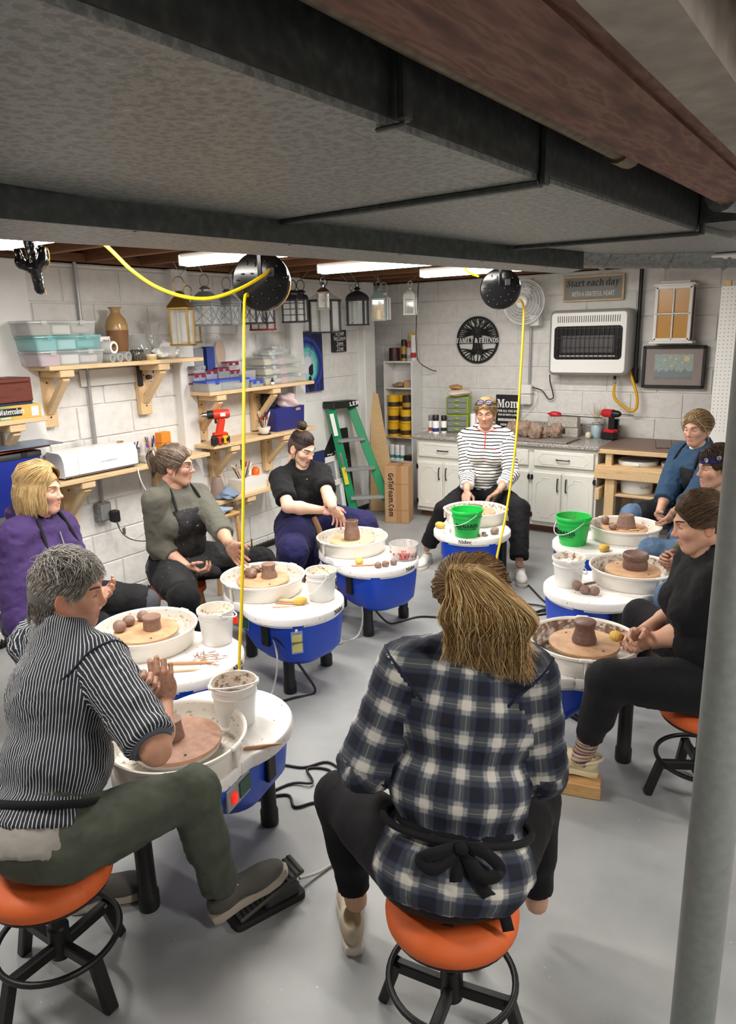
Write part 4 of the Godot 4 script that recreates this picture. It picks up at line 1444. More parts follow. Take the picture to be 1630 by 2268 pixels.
func make_person(label: String, J: Dictionary, o: Dictionary) -> Node3D:
	var t := thing("person", label, "person", V(J.hip.x, 0, J.hip.z), 0, "people at the pottery wheels")
	var off := _t(V(-J.hip.x, 0, -J.hip.z))
	var fat: float = o.get("fat", 1.0)
	var bust: float = o.get("bust", 0.0)
	var tone: Color = o.skin
	var nz := noise3(18.0, 5)
	var sk := Flesh.new()
	var b := bounds(J, ["hip", "neck", "head", "shL", "shR", "elL", "elR", "wrL", "wrR", "knL", "knR", "anL", "anR"], 0.13)
	var s := SDF.new(b[0], b[1], 0.0105)
	put_torso(s, J, -0.006, fat, bust)
	for a in ["R", "L"]:
		put_arm(s, J, a, 0.0, fat, 2.0)
		put_leg(s, J, a, -0.004, fat, 2.0)
	s.cap(J.neck, J.neck.lerp(J.head, 0.6), 0.05 * Q, 0.047 * Q, 0.02)
	sk.add(s.nets(), func(p: Vector3, _t: int, _n: Vector3) -> Color:
		return tone * (1.0 + 0.06 * nz.get_noise_3dv(p * 3.0)))
	var T := head_frame(J, o.get("roll", 0.0))
	var lip: Color = o.get("lip", tone * Color(0.85, 0.55, 0.52))
	var beard: float = o.get("stubble", 0.0)
	sk.add(head_net(o.get("male", false)), func(p: Vector3, tg: int, _n: Vector3) -> Color:
		var c: Color = tone * (1.0 + 0.08 * nz.get_noise_3dv(p * 4.0))
		if tg == 1: c = c.lerp(lip, 0.9)
		if tg == 3: c *= Color(1.0, 0.84, 0.8)
		var ch := exp(-(pow(absf(p.x) - 0.045, 2) + pow(p.y + 0.025, 2)) / 0.0006) * (1.0 if p.z < -0.03 else 0.0)
		c *= Color(1.0, 1.0 - 0.09 * ch, 1.0 - 0.08 * ch)
		if p.z < -0.1: c *= Color(1.0, 0.94, 0.93)
		if beard > 0.0 and p.y < -0.045 and p.z < 0.02 and tg != 1:
			c = c.lerp(Color(0.18, 0.16, 0.15), beard * (0.5 + 0.5 * nz.get_noise_3dv(p * 60.0)))
		return c, T)
	var muddy: float = o.get("mud", 0.25)
	var mud := lin("8d7767")
	for a in ["R", "L"]:
		if not o.has("hand" + a): continue
		var h: Array = o["hand" + a]
		put_hand(sk, J["wr" + a], J["ha" + a], h[0], a == "L", h[1], h[2], func(p: Vector3, _t: int, _n: Vector3) -> Color:
			var c: Color = tone * Color(1.0, 0.92, 0.9)
			return c.lerp(mud, clampf(muddy + 0.9 * nz.get_noise_3dv(p * 3.0), 0.0, 0.9)), h[3])
	obj("body", sk.mesh(), M.skin, t, off)
	for x in [-1.0, 1.0]:
		eye(t, off * T, x, o.get("eyes", 0.5), o.get("iris", C("3b5468")))
	if o.has("hair"):
		var hs := Flesh.new()
		o.hair.call(hs, T)
		brows(hs, T, o.get("brow", lin("4a3a2c")))
		obj("hair", hs.mesh(), M.hair, t, off).set_meta("kind", "stuff")
	for g in o.clothes:
		var r: Dictionary = g.net
		if g.get("fold", 0.003) > 0.0:
			crease(r, g.get("fold", 0.003), g.get("freq", 9.0), g.get("seed", 3), g.get("squash", Vector3.ONE))
		var m: Material = g.mat
		if g.has("uv"):
			for P in seam_parts(r, J, bone_frame(J)[1]):
				if P.size() > 8: obj("armhole_seam", mb().tube(P, 0.0035, 6, true, true), g.seam, t, off)
			var fs := Flesh.new()
			fs.add_uv(r, g.uv)
			obj(g.n, fs.mesh(), m, t, off)
		else:
			obj(g.n, flat_mesh(r), m, t, off)
	return t

func shoe(t: Node3D, off: Transform3D, heel: Vector3, toe: Vector3, style: String, upper: Material, sole: Material) -> void:
	var z := -(toe - heel).normalized()
	var x := Vector3.UP.cross(z).normalized()
	var y := z.cross(x)
	var T := off * Transform3D(Basis(x, y, z) * Basis.from_scale(V(Q, Q, Q)), heel)
	var s := SDF.new(V(-0.08, -0.01, -0.31), V(0.08, 0.15, 0.05), 0.006)
	var big := 1.12 if style == "clog" else 1.0
	s.ell(V(0, 0.052, -0.055), Basis(), V(0.038 * big, 0.05, 0.06), 0.02)
	s.ell(V(0.004, 0.04, -0.19), Basis(), V(0.046 * big, 0.036 * big, 0.085), 0.03)
	s.cap(V(0, 0.07, -0.07), V(0, 0.05, -0.19), 0.036 * big, 0.03 * big, 0.02)
	s.dig(V(0, 0.125, -0.05), Basis(), V(0.03, 0.065, 0.045), 0.008)
	s.cut(V(0, 0.012, 0), V(0, -1, 0))
	var r := s.nets()
	var o := obj("shoe", flat_mesh(r), upper, t, T)
	var out := PackedVector2Array()
	for p in [[0.0, 0.012], [0.026, 0.006], [0.036, -0.02], [0.035, -0.09], [0.04, -0.14], [0.05, -0.19], [0.048, -0.235], [0.03, -0.272], [0.0, -0.285], [-0.026, -0.27], [-0.042, -0.235], [-0.046, -0.19], [-0.04, -0.14], [-0.033, -0.09], [-0.036, -0.02], [-0.026, 0.006]]:
		out.append(_p(p[0] * big, -p[1]))
	obj("sole", mb().prism(out, 0.028 if style == "runner" else 0.022, Vector3.ZERO, Basis(Vector3.RIGHT, V(0, 0, -1), Vector3.UP), 0.004), sole, o)
	if style == "clog":
		obj("strap", mb().tube(curve([V(-0.046, 0.06, -0.085), V(-0.043, 0.075, -0.03), V(0, 0.082, 0.014), V(0.043, 0.075, -0.03), V(0.046, 0.06, -0.085)], 5), 0.008, 8), upper, o)
		obj("rivet", mb().sphere(V(0.05, 0.06, -0.085), V(0.006, 0.012, 0.012), 12), sole, o)
		obj("rivet", mb().sphere(V(-0.05, 0.06, -0.085), V(0.006, 0.012, 0.012), 12), sole, o)
	else:
		for k in 5:
			var zz := -0.1 - k * 0.022
			var yy := 0.098 - k * 0.008
			obj("lace", mb().tube(curve([V(-0.024, yy - 0.013, zz), V(-0.008, yy, zz - 0.006 * (k % 2)), V(0.008, yy, zz), V(0.024, yy - 0.013, zz - 0.012)], 3), 0.0032, 6), M.lace, o)

const POSE := {
	"p1": {"hip": [-1.614, 0.475, -0.85], "neck": [-1.742, 0.895, -1.056], "head": [-1.742, 1.023, -1.078], "shR": [-1.588, 0.854, -1.058], "shL": [-1.896, 0.844, -1.049], "hpR": [-1.52, 0.475, -0.845], "hpL": [-1.705, 0.475, -0.87], "elR": [-1.317, 0.725, -0.988], "wrR": [-1.461, 0.745, -1.141], "haR": [-1.47, 0.819, -1.148], "elL": [-1.656, 0.623, -1.107], "wrL": [-1.526, 0.786, -1.12], "haL": [-1.439, 0.84, -1.105], "knR": [-1.365, 0.51, -1.135], "anR": [-1.381, 0.12, -1.208], "toR": [-1.312, 0.1, -1.37], "knL": [-1.93, 0.48, -1.13], "anL": [-1.84, 0.1, -1.02], "toL": [-1.745, 0.045, -1.13], "hf": [0.62, -0.15, -0.77]},
	"p9": {"hip": [-0.672, 0.475, -1.3], "neck": [-0.71, 0.939, -1.466], "head": [-0.719, 1.067, -1.486], "shR": [-0.561, 0.897, -1.49], "shL": [-0.844, 0.903, -1.357], "hpR": [-0.597, 0.465, -1.339], "hpL": [-0.747, 0.465, -1.261], "elR": [-0.545, 0.651, -1.512], "wrR": [-0.698, 0.551, -1.618], "haR": [-0.751, 0.538, -1.661], "elL": [-0.902, 0.666, -1.276], "wrL": [-0.92, 0.553, -1.454], "haL": [-0.902, 0.536, -1.519], "knR": [-0.618, 0.428, -1.685], "anR": [-0.6, 0.1, -1.68], "toR": [-0.66, 0.04, -1.82], "knL": [-1.072, 0.443, -1.391], "anL": [-1.035, 0.11, -1.4], "toL": [-1.12, 0.05, -1.5], "hf": [-0.35, -0.1, -0.931]},
	"p2": {"hip": [-2.98, 0.475, -1.72], "neck": [-2.959, 0.929, -1.747], "head": [-2.938, 1.057, -1.752], "shR": [-2.918, 0.874, -1.582], "shL": [-3.001, 0.833, -1.879], "hpR": [-2.97, 0.475, -1.62], "hpL": [-2.99, 0.475, -1.82], "elR": [-2.805, 0.558, -1.506], "wrR": [-2.749, 0.525, -1.719], "haR": [-2.752, 0.516, -1.836], "elL": [-2.945, 0.506, -1.851], "wrL": [-2.746, 0.56, -1.837], "haL": [-2.694, 0.595, -1.859], "knR": [-2.62, 0.45, -1.57], "anR": [-2.55, 0.1, -1.6], "toR": [-2.42, 0.05, -1.6], "knL": [-2.7, 0.47, -2.05], "anL": [-2.58, 0.1, -1.95], "toL": [-2.45, 0.05, -1.97], "hf": [0.838, -0.08, -0.539]},
	"p3": {"hip": [-2.97, 0.475, -2.5], "neck": [-2.94, 0.916, -2.504], "head": [-2.918, 1.044, -2.503], "shR": [-2.93, 0.875, -2.342], "shL": [-2.918, 0.843, -2.658], "hpR": [-2.94, 0.475, -2.41], "hpL": [-3.0, 0.475, -2.59], "elR": [-2.958, 0.635, -2.373], "wrR": [-2.764, 0.541, -2.388], "haR": [-2.698, 0.523, -2.411], "elL": [-2.693, 0.73, -2.561], "wrL": [-2.522, 0.683, -2.459], "haL": [-2.522, 0.619, -2.497], "knR": [-2.62, 0.455, -2.226], "anR": [-2.66, 0.1, -2.26], "toR": [-2.55, 0.05, -2.2], "knL": [-2.66, 0.47, -2.83], "anL": [-2.66, 0.1, -2.8], "toL": [-2.53, 0.05, -2.82], "hf": [0.829, -0.1, -0.55]},
	"p4": {"hip": [-2.93, 0.475, -3.55], "neck": [-2.853, 0.874, -3.445], "head": [-2.833, 1.002, -3.436], "shR": [-2.913, 0.818, -3.289], "shL": [-2.792, 0.818, -3.583], "hpR": [-2.94, 0.475, -3.45], "hpL": [-2.92, 0.475, -3.65], "elR": [-2.708, 0.707, -3.134], "wrR": [-2.593, 0.661, -3.307], "haR": [-2.55, 0.654, -3.362], "elL": [-2.61, 0.729, -3.397], "wrL": [-2.466, 0.701, -3.252], "haL": [-2.473, 0.644, -3.298], "knR": [-2.65, 0.455, -3.09], "anR": [-2.8, 0.1, -3.16], "toR": [-2.778, 0.05, -3.397], "knL": [-2.578, 0.472, -3.691], "anL": [-2.55, 0.1, -3.8], "toL": [-2.42, 0.05, -3.78], "hf": [0.918, -0.395, 0.049]},
	"p5": {"hip": [-2.3, 0.475, -4.9], "neck": [-2.262, 0.967, -4.878], "head": [-2.253, 1.095, -4.858], "shR": [-2.408, 0.892, -4.821], "shL": [-2.118, 0.892, -4.954], "hpR": [-2.381, 0.465, -4.874], "hpL": [-2.219, 0.465, -4.926], "elR": [-2.347, 0.639, -4.746], "wrR": [-2.262, 0.552, -4.575], "haR": [-2.243, 0.512, -4.523], "elL": [-2.045, 0.653, -4.856], "wrL": [-2.058, 0.561, -4.667], "haL": [-2.112, 0.521, -4.641], "knR": [-2.398, 0.42, -4.495], "anR": [-2.529, 0.12, -4.459], "toR": [-2.52, 0.05, -4.341], "knL": [-1.908, 0.441, -4.691], "anL": [-1.81, 0.11, -4.474], "toL": [-1.723, 0.05, -4.347], "hf": [0.251, -0.221, 0.943]},
	"p6": {"hip": [-0.8, 0.475, -4.88], "neck": [-0.796, 0.932, -4.829], "head": [-0.809, 1.06, -4.811], "shR": [-0.919, 0.864, -4.91], "shL": [-0.666, 0.871, -4.73], "hpR": [-0.87, 0.465, -4.927], "hpL": [-0.73, 0.465, -4.833], "elR": [-0.933, 0.675, -4.719], "wrR": [-0.946, 0.55, -4.55], "haR": [-0.906, 0.534, -4.495], "elL": [-0.751, 0.663, -4.592], "wrL": [-0.837, 0.609, -4.41], "haL": [-0.866, 0.556, -4.446], "knR": [-1.146, 0.49, -4.71], "anR": [-1.13, 0.1, -4.72], "toR": [-1.2, 0.04, -4.62], "knL": [-0.788, 0.463, -4.468], "anL": [-0.86, 0.1, -4.36], "toL": [-0.92, 0.04, -4.24], "hf": [-0.402, -0.151, 0.903]},
	"p7": {"hip": [-0.45, 0.475, -3.93], "neck": [-0.515, 0.882, -3.807], "head": [-0.532, 1.01, -3.793], "shR": [-0.588, 0.808, -3.928], "shL": [-0.398, 0.839, -3.684], "hpR": [-0.51, 0.475, -4.0], "hpL": [-0.39, 0.475, -3.84], "elR": [-0.638, 0.588, -4.003], "wrR": [-0.684, 0.515, -3.809], "haR": [-0.728, 0.524, -3.756], "elL": [-0.474, 0.604, -3.639], "wrL": [-0.648, 0.514, -3.718], "haL": [-0.715, 0.503, -3.733], "knR": [-0.84, 0.5, -3.95], "anR": [-0.8, 0.1, -4.05], "toR": [-0.92, 0.04, -4.0], "knL": [-0.63, 0.45, -3.42], "anL": [-0.71, 0.12, -3.604], "toL": [-0.782, 0.04, -3.605], "hf": [-0.825, -0.099, 0.557]},
	"p8": {"hip": [-0.33, 0.475, -2.62], "neck": [-0.377, 0.913, -2.589], "head": [-0.397, 1.041, -2.58], "shR": [-0.434, 0.842, -2.721], "shL": [-0.305, 0.857, -2.443], "hpR": [-0.34, 0.475, -2.72], "hpL": [-0.32, 0.475, -2.52], "elR": [-0.484, 0.616, -2.785], "wrR": [-0.56, 0.602, -2.589], "haR": [-0.592, 0.6, -2.528], "elL": [-0.391, 0.664, -2.525], "wrL": [-0.556, 0.555, -2.587], "haL": [-0.618, 0.538, -2.608], "knR": [-0.66, 0.5, -2.98], "anR": [-0.7, 0.1, -2.98], "toR": [-0.86, 0.05, -2.84], "knL": [-0.611, 0.508, -2.33], "anL": [-0.7, 0.16, -2.417], "toL": [-0.768, 0.1, -2.346], "hf": [-0.898, -0.255, 0.357]},
}

func pose(k: String) -> Dictionary:
	var J := {}
	for a in POSE[k]:
		J[a] = V(POSE[k][a][0], POSE[k][a][1], POSE[k][a][2])
	return J

func merge(a: Dictionary, b: Dictionary) -> Dictionary:
	var n: int = a.v.size()
	var v: PackedVector3Array = a.v; v.append_array(b.v)
	var m: PackedVector3Array = a.n; m.append_array(b.n)
	var q: PackedInt32Array = a.q
	for i in b.q: q.append(i + n)
	var t: PackedByteArray = a.t; t.append_array(b.t)
	return {"v": v, "n": m, "q": q, "t": t}

func apron_net(J: Dictionary, e: float, fat: float, bust: float, bib := 0.8, reach := 0.95, half := 0.105) -> Dictionary:
	var f := bone_frame(J)
	var b := bounds(J, ["hip", "neck", "hpL", "hpR", "knL", "knR"], 0.2)
	var s := SDF.new(b[0], b[1], 0.009)
	put_torso(s, J, e, fat, bust)
	s.cut(J.hip + f[2] * 0.01, f[2])
	s.cut(J.hip.lerp(J.neck, bib), f[1])
	s.cut(J.hip + f[0] * half, f[0])
	s.cut(J.hip - f[0] * half, -f[0])
	s.cut(J.hip - f[1] * 0.05, -f[1])
	var r := s.nets()
	var s2 := SDF.new(b[0], b[1], 0.009)
	var hr: Vector3 = (J.hpR - J.hpL).normalized()
	var Bh := Basis(hr, Vector3.UP, hr.cross(Vector3.UP))
	s2.ell(J.hip + V(0, 0.01, 0), Bh, V(0.17 * fat, 0.125, 0.135 * fat) * Q + V(e, e, e), 0.03)
	for a in ["R", "L"]:
		put_leg(s2, J, a, e + 0.004, fat, reach, 0.05)
	var mid: Vector3 = (J.knL + J.knR) * 0.5
	s2.cap(J.hip.lerp(mid, 0.3), J.hip.lerp(mid, reach), 0.06, 0.05, 0.06)
	s2.cut(J.hip - Bh.z * 0.02, Bh.z)
	s2.cut(J.hip - V(0, 0.005, 0), V(0, -1, 0))
	s2.cut(J.hip.lerp(J.neck, 0.3), f[1])
	return merge(r, s2.nets())

func stripes(size: int, cols: Array) -> ImageTexture:
	var im := Image.create(8, size, false, Image.FORMAT_RGB8)
	for y in size:
		var f := (y + 0.5) / size
		for k in cols:
			if f <= k[0]:
				im.fill_rect(Rect2i(0, y, 8, 1), k[1])
				break
	return ImageTexture.create_from_image(im)

func plaid_tex() -> ImageTexture:
	var n := 192
	var im := Image.create(n, n, false, Image.FORMAT_RGB8)
	var band := func(f: float) -> float:
		var d := absf(fposmod(f, 1.0) - 0.5) * 2.0
		return smoothstep(0.32, 0.5, d) * 0.55 + smoothstep(0.66, 0.8, d) * 0.45
	for y in n:
		for x in n:
			var fx := float(x) / n; var fy := float(y) / n
			var a: float = band.call(fx); var b: float = band.call(fy)
			var t := 0.5 * (a + b)
			var c := C("0c1024").lerp(C("4a4f55"), smoothstep(0.0, 0.5, t)).lerp(C("d6d2cb"), smoothstep(0.5, 1.0, t))
			var e := maxf(0.0, 1.0 - absf(absf(fposmod(fx, 1.0) - 0.5) * 2.0 - 0.42) * 14.0) + maxf(0.0, 1.0 - absf(absf(fposmod(fy, 1.0) - 0.5) * 2.0 - 0.42) * 14.0)
			c = c.lerp(C("2c3f7c"), 0.35 * minf(e, 1.0))
			if absf(fx - 0.02) < 0.012 or absf(fy - 0.02) < 0.012: c = c.lerp(C("dedad4"), 0.35)
			c = c.darkened(0.10 * float((x + y) % 4 < 2))
			im.set_pixel(x, y, c)
	return ImageTexture.create_from_image(im)

func denim(a: Color, b: Color, seed_: int) -> StandardMaterial3D:
	var m := tri_mat(noise_tex([[0.0, a], [0.5, a.lerp(b, 0.5)], [1.0, b]], 0.014, seed_, 256, 5), V(3, 3, 3), 0.85)
	return m

func strap(t: Node3D, off: Transform3D, P: Array, w: float, called := "apron_strap", m: Material = null) -> void:
	obj(called, mb().tube(curve(P, 5), w, 8), m if m else M.apron, t, off)

func neck_straps(t: Node3D, off: Transform3D, J: Dictionary, bib: float, fat: float, half := 0.09) -> void:
	var f := bone_frame(J)
	var b: Vector3 = J.hip.lerp(J.neck, bib) - f[2] * 0.1 * fat
	for x in [-1.0, 1.0]:
		strap(t, off, [b + f[0] * x * half, J.neck + f[0] * x * 0.07 - f[2] * 0.05 + f[1] * 0.012, J.neck + f[0] * x * 0.05 + f[2] * 0.03 + f[1] * 0.035, J.neck + f[2] * 0.055 + f[1] * 0.035], 0.008)

func make_people() -> void:
	M.skin = mat(Color.WHITE, 0.5, 0.0, 0.4)
	M.skin.vertex_color_use_as_albedo = true
	M.skin.subsurf_scatter_enabled = true
	M.skin.subsurf_scatter_strength = 0.12
	M.hair = hair_mat()
	M.eye_white = mat(C("d9d2cc"), 0.25)
	M.lash = mat(C("3a2a22"), 0.6)
	M.lace = mat(C("d8d2c6"), 0.8)
	M.apron = cloth(C("17171a"), 0.8, 0.2)
	M.black_cloth = cloth(C("131316"), 0.85, 0.25)
	man_pinstripe(); woman_plaid(); woman_hoodie(); woman_apron(); instructor(); woman_striped(); woman_blue(); man_bandana(); woman_bun()

func man_pinstripe() -> void:
	var J := pose("p1")
	var pin := mat(Color.WHITE, 0.8)
	pin.albedo_texture = stripes(24, [[0.62, C("1d2430")], [0.72, C("5d646e")], [0.9, C("dcdcda")], [1.0, C("5d646e")]])
	var f: Callable = top_uv(J)
	var uv := func(p: Vector3, t: int) -> Vector2:
		var q: Vector2 = f.call(p, t)
		return _p(q.y, q.x) if false else _p(q.x, q.y)
	var im: Image = pin.albedo_texture.get_image()
	im.rotate_90(CLOCKWISE)
	pin.albedo_texture = ImageTexture.create_from_image(im)
	pin.uv1_scale = V(1.0 / 0.0082, 1, 1)
	var hair := func(sk: Flesh, T: Transform3D) -> void:
		var dark := lin("6a645e")
		hair_shell(sk, T, func(p: Vector3, _t: int, _n: Vector3) -> Color: return dark * (0.8 if p.y < -0.05 else 1.0), [-0.035, 0.088, -0.095], null, 0.008)
		strands(sk, T, 2400, 3, [lin("8f8a84"), lin("b9b4ac"), lin("6b655f"), lin("d2cec6"), lin("7b756e")], 0.0013, func(g: RandomNumberGenerator, _i: int) -> Array:
			var ph := g.randf_range(-PI, PI)
			var front := -cos(ph)
			var lim := 2.4 if front < -0.2 else (1.85 if front < 0.6 else (1.3 if front < 0.75 else 1.0))
			var th := acos(g.randf_range(cos(lim), 1.0))
			var len_ := lerpf(0.085, 0.024, smoothstep(0.5, 1.25, th))
			var p := scalp(th, ph, 0.004)
			var out := (p - V(0, 0.028, 0.012)).normalized()
			var tang := V(g.randf_range(-0.7, 0.9), -0.15, -0.8 + 0.9 * g.randf()) if th < 1.0 else V(0, -0.8, 0.6)
			tang = (tang - out * tang.dot(out)).normalized()
			var curl := g.randf_range(-1.0, 1.0)
			var P := [p]
			for k in 6:
				var s := (k + 1) / 6.0
				var bend := out.cross(tang) * sin(s * 4.0 + curl * 3.0) * 0.35 * curl
				P.append(P[-1] + (tang + bend * 1.6 + out * ((0.65 - s * 1.1) if th < 1.0 else 0.1)) * len_ / 6.0)
			return P)
		strands(sk, T, 900, 4, [lin("7f7972"), lin("9a948c"), lin("5d5751"), lin("6e6861")], 0.0013, func(g: RandomNumberGenerator, _i: int) -> Array:
			var a := g.randf_range(-1.75, 1.75)
			var y := g.randf_range(-0.085, 0.075)
			var p := V(sin(a) * 0.057, y, 0.052 + cos(a) * 0.058)
			var o2 := V(sin(a), 0, cos(a))
			var sd := V(cos(a), 0, -sin(a)) * g.randf_range(-0.4, 0.4)
			return [p, p + V(0, -0.009, 0) + o2 * 0.003 + sd * 0.008, p + V(0, -0.018, 0) + o2 * 0.0025 + sd * 0.016])
	var o := {"male": true, "fat": 1.04, "skin": lin("c9967b"), "mud": 0.45, "stubble": 0.35, "hair": hair, "brow": lin("4d4640"), "eyes": 0.4,
		"handR": [V(-0.75, 0.1, -0.6), [0.75, 0.8, 0.85, 0.9], 0.02, 0.0], "handL": [V(0.6, 0.1, 0.5), [0.8, 0.85, 0.85, 0.9], 0.02, 0.2],
		"clothes": [
			{"n": "trousers", "net": leg_net(J, 0.008, 1.0, 1.93, 0.1, 0.012), "mat": denim(C("3c4238"), C("565c4e"), 71), "fold": 0.006, "freq": 8.0},
			{"n": "undershirt", "net": top_net(J, 0.016, 1.04, 0.0, 0.2, -0.05), "mat": cloth(C("a5a09a")), "fold": 0.004},
			{"n": "shirt", "net": top_net(J, 0.02, 1.05, 0.0, 0.92, 0.02, 0.008, 0.056, 0.03, 0.008), "mat": pin, "uv": uv, "seam": cloth(C("262d39")), "fold": 0.007, "freq": 8.0}]}
	var t := make_person("grey-haired man in a navy pinstripe shirt leaning over his wheel, hands clasped", J, o)
	var off := _t(V(-J.hip.x, 0, -J.hip.z))
	var fr := bone_frame(J)
	for a in ["R", "L"]:
		var E: Vector3 = J["sh" + a].lerp(J["el" + a], 0.95); var d: Vector3 = (J["el" + a] - J["sh" + a]).normalized()
		obj("cuff", mb().tube([E - d * 0.05, E - d * 0.045, E - d * 0.005, E], [0.048, 0.054, 0.054, 0.047], 20), cloth(C("5a6069")), t, off)
	obj("collar", mb().tube(collar_pts(J, 0.2, 0.053), 0.011, 8, true, true), cloth(C("3a414c")), t, off)
	obj("apron_band", mb().tube(ring_pts(J.hip + fr[1] * 0.07, fr[0], fr[2], 0.158, 0.134, 32), 0.011, 8, true, true), M.apron, t, off)
	shoe(t, off, V(-1.395, 0.035, -1.185), V(-1.285, 0.11, -1.41), "runner", bump(mat(C("55534f"), 0.9), M.fine, 0.1), mat(C("a89e90"), 0.7))
	shoe(t, off, V(-1.815, 0.005, -1.0), V(-1.70, 0.01, -1.16), "runner", mat(C("55534f"), 0.9), mat(C("a89e90"), 0.7))

func ring_pts(c: Vector3, x: Vector3, z: Vector3, rx: float, rz: float, n: int) -> Array:
	var P := []
	for k in n:
		var a := TAU * k / n
		P.append(c + x * cos(a) * rx + z * sin(a) * rz)
	return P

func collar_pts(J: Dictionary, k: float, r: float) -> Array:
	var f := bone_frame(J)
	var a: Vector3 = (J.head - J.neck).normalized()
	var z: Vector3 = f[0].cross(a).normalized()
	return ring_pts(J.neck.lerp(J.head, k) + z * 0.004, f[0], (z + a * 0.25).normalized(), r, r * 1.08, 24)

func woman_plaid() -> void:
	var J := pose("p9")
	var pl := mat(Color.WHITE, 0.85)
	pl.albedo_texture = plaid_tex()
	pl.uv1_scale = V(13.0, 13.0, 1)
	var hair := func(sk: Flesh, T: Transform3D) -> void:
		var root := lin("6d5335")
		hair_shell(sk, T, func(_p: Vector3, _t: int, _n: Vector3) -> Color: return root, [-0.035, 0.09, -0.05], func(s: SDF) -> void:
			s.ell(V(0.02, 0.07, 0.12), Basis(), V(0.06, 0.05, 0.05), 0.03)
			s.ell(V(0.045, -0.02, 0.125), Basis(), V(0.075, 0.1, 0.05), 0.03)
			s.cap(V(0.03, -0.05, 0.12), V(0.09, -0.15, 0.09), 0.055, 0.03, 0.03), 0.008)
		var K := V(-0.03, 0.07, 0.125)
		strands(sk, T, 1300, 5, [lin("7a5b38"), lin("5f4529"), lin("8e6d45"), lin("a8865a")], 0.0012, func(g: RandomNumberGenerator, _i: int) -> Array:
			var ph := g.randf_range(-PI * 0.78, PI * 0.78)
			var th := g.randf_range(0.1, 2.0)
			var P := []
			var a := scalp(th, ph, 0.009)
			for k in 7:
				var s := k / 6.0
				var q := a.lerp(K, s)
				var c := V(0, 0.028, 0.012)
				var want := lerpf((a - c).length(), (K - c).length(), s) + 0.006 * sin(s * PI)
				P.append(c + (q - c).normalized() * want)
			return P)
		strands(sk, T, 3600, 6, [lin("c2a06a"), lin("ab8752"), lin("d4b682"), lin("94744a"), lin("dfc697"), lin("a2804e")], 0.0011, func(g: RandomNumberGenerator, _i: int) -> Array:
			var dx := g.randf_range(-0.07, 0.14)
			var dz := g.randf_range(-0.01, 0.07)
			var L := g.randf_range(0.1, 1.0) * (0.75 + dx * 2.0)
			var k0 := K + V(g.randf_range(-0.02, 0.02), g.randf_range(-0.02, 0.02), 0)
			var w := g.randf_range(-0.014, 0.014)
			return curve([k0, V(K.x + (dx - K.x) * 0.35, 0.115 + g.randf_range(-0.02, 0.012), 0.14 + dz), V(dx * 0.8 + 0.01, 0.06, 0.15 + dz), V(dx + 0.022 + w * 1.6, 0.0, 0.15 + dz * 0.9), V(dx + 0.015 - w * 0.6, -0.03 - 0.06 * L, 0.13 + dz * 0.7), V(dx * 1.05 + 0.02 + w * 1.4, -0.07 - 0.12 * L, 0.11 + dz * 0.4)], 3))
	var o := {"fat": 1.16, "bust": 0.9, "skin": lin("d0a48b"), "hair": hair, "eyes": 0.5, "handR": [V(0, -1, 0), [0.4, 0.4, 0.4, 0.4], 0.05, 0.3], "handL": [V(0, -1, 0), [0.4, 0.4, 0.4, 0.4], 0.05, 0.3],
		"clothes": [
			{"n": "leggings", "net": leg_net(J, 0.008, 1.1, 1.88, 0.1), "mat": M.black_cloth, "fold": 0.002},
			{"n": "shirt", "net": top_net(J, 0.014, 1.16, 0.9, 1.12, -0.06, 0.0085, 0.06, 0.03, 0.01), "mat": pl, "uv": top_uv(J), "seam": cloth(C("23283a")), "fold": 0.008, "freq": 6.0, "seed": 9}]}
	var t := make_person("blonde woman in a navy plaid shirt seen from behind on an orange stool", J, o)
	var off := _t(V(-J.hip.x, 0, -J.hip.z))
	var f := bone_frame(J)
	obj("collar", mb().tube(collar_pts(J, 0.24, 0.056), 0.014, 8, true, true), cloth(C("4b5160")), t, off)
	for a in ["R", "L"]:
		var E: Vector3 = J["el" + a].lerp(J["wr" + a], 0.12)
		var d: Vector3 = (J["wr" + a] - J["el" + a]).normalized()
		obj("cuff", mb().tube([E - d * 0.05, E - d * 0.045, E, E + d * 0.006], [0.052, 0.06, 0.058, 0.05], 20), cloth(C("787c80")), t, off)
	var w: Vector3 = J.hip + f[1] * 0.09
	obj("apron_band", mb().tube(ring_pts(w, f[0], f[2], 0.175, 0.142, 36), 0.009, 8, true, true), M.apron, t, off)
	var k: Vector3 = w + f[2] * 0.15 + f[0] * 0.015
	var ribbon := func(P: Array) -> void:
		var m := mb()
		var c := curve(P, 5)
		var a := PackedVector3Array(); var b := PackedVector3Array()
		for i in c.size():
			var d: Vector3 = (c[mini(i + 1, c.size() - 1)] - c[maxi(i - 1, 0)]).normalized()
			var s: Vector3 = d.cross(f[2]).normalized() * 0.013
			a.append(c[i] + s); b.append(c[i] - s)
		for i in c.size() - 1:
			var h: Vector3 = f[2] * 0.002
			m.quad(a[i] + h, a[i + 1] + h, b[i + 1] + h, b[i] + h)
			m.quad(a[i] - h, b[i] - h, b[i + 1] - h, a[i + 1] - h)
			m.quad(a[i] + h, a[i] - h, a[i + 1] - h, a[i + 1] + h)
			m.quad(b[i] + h, b[i + 1] + h, b[i + 1] - h, b[i] - h)
		obj("apron_tie", m, M.apron, t, off)
	var D: Vector3 = -f[1] * 0.4 + V(0, -0.6, 0)
	ribbon.call([k, k + D * 0.12 + f[2] * 0.03 - f[0] * 0.015, k + V(0, -0.16, 0) + f[2] * 0.0 - f[0] * 0.025, k + V(0, -0.215, 0) - f[2] * 0.0 - f[0] * 0.03])
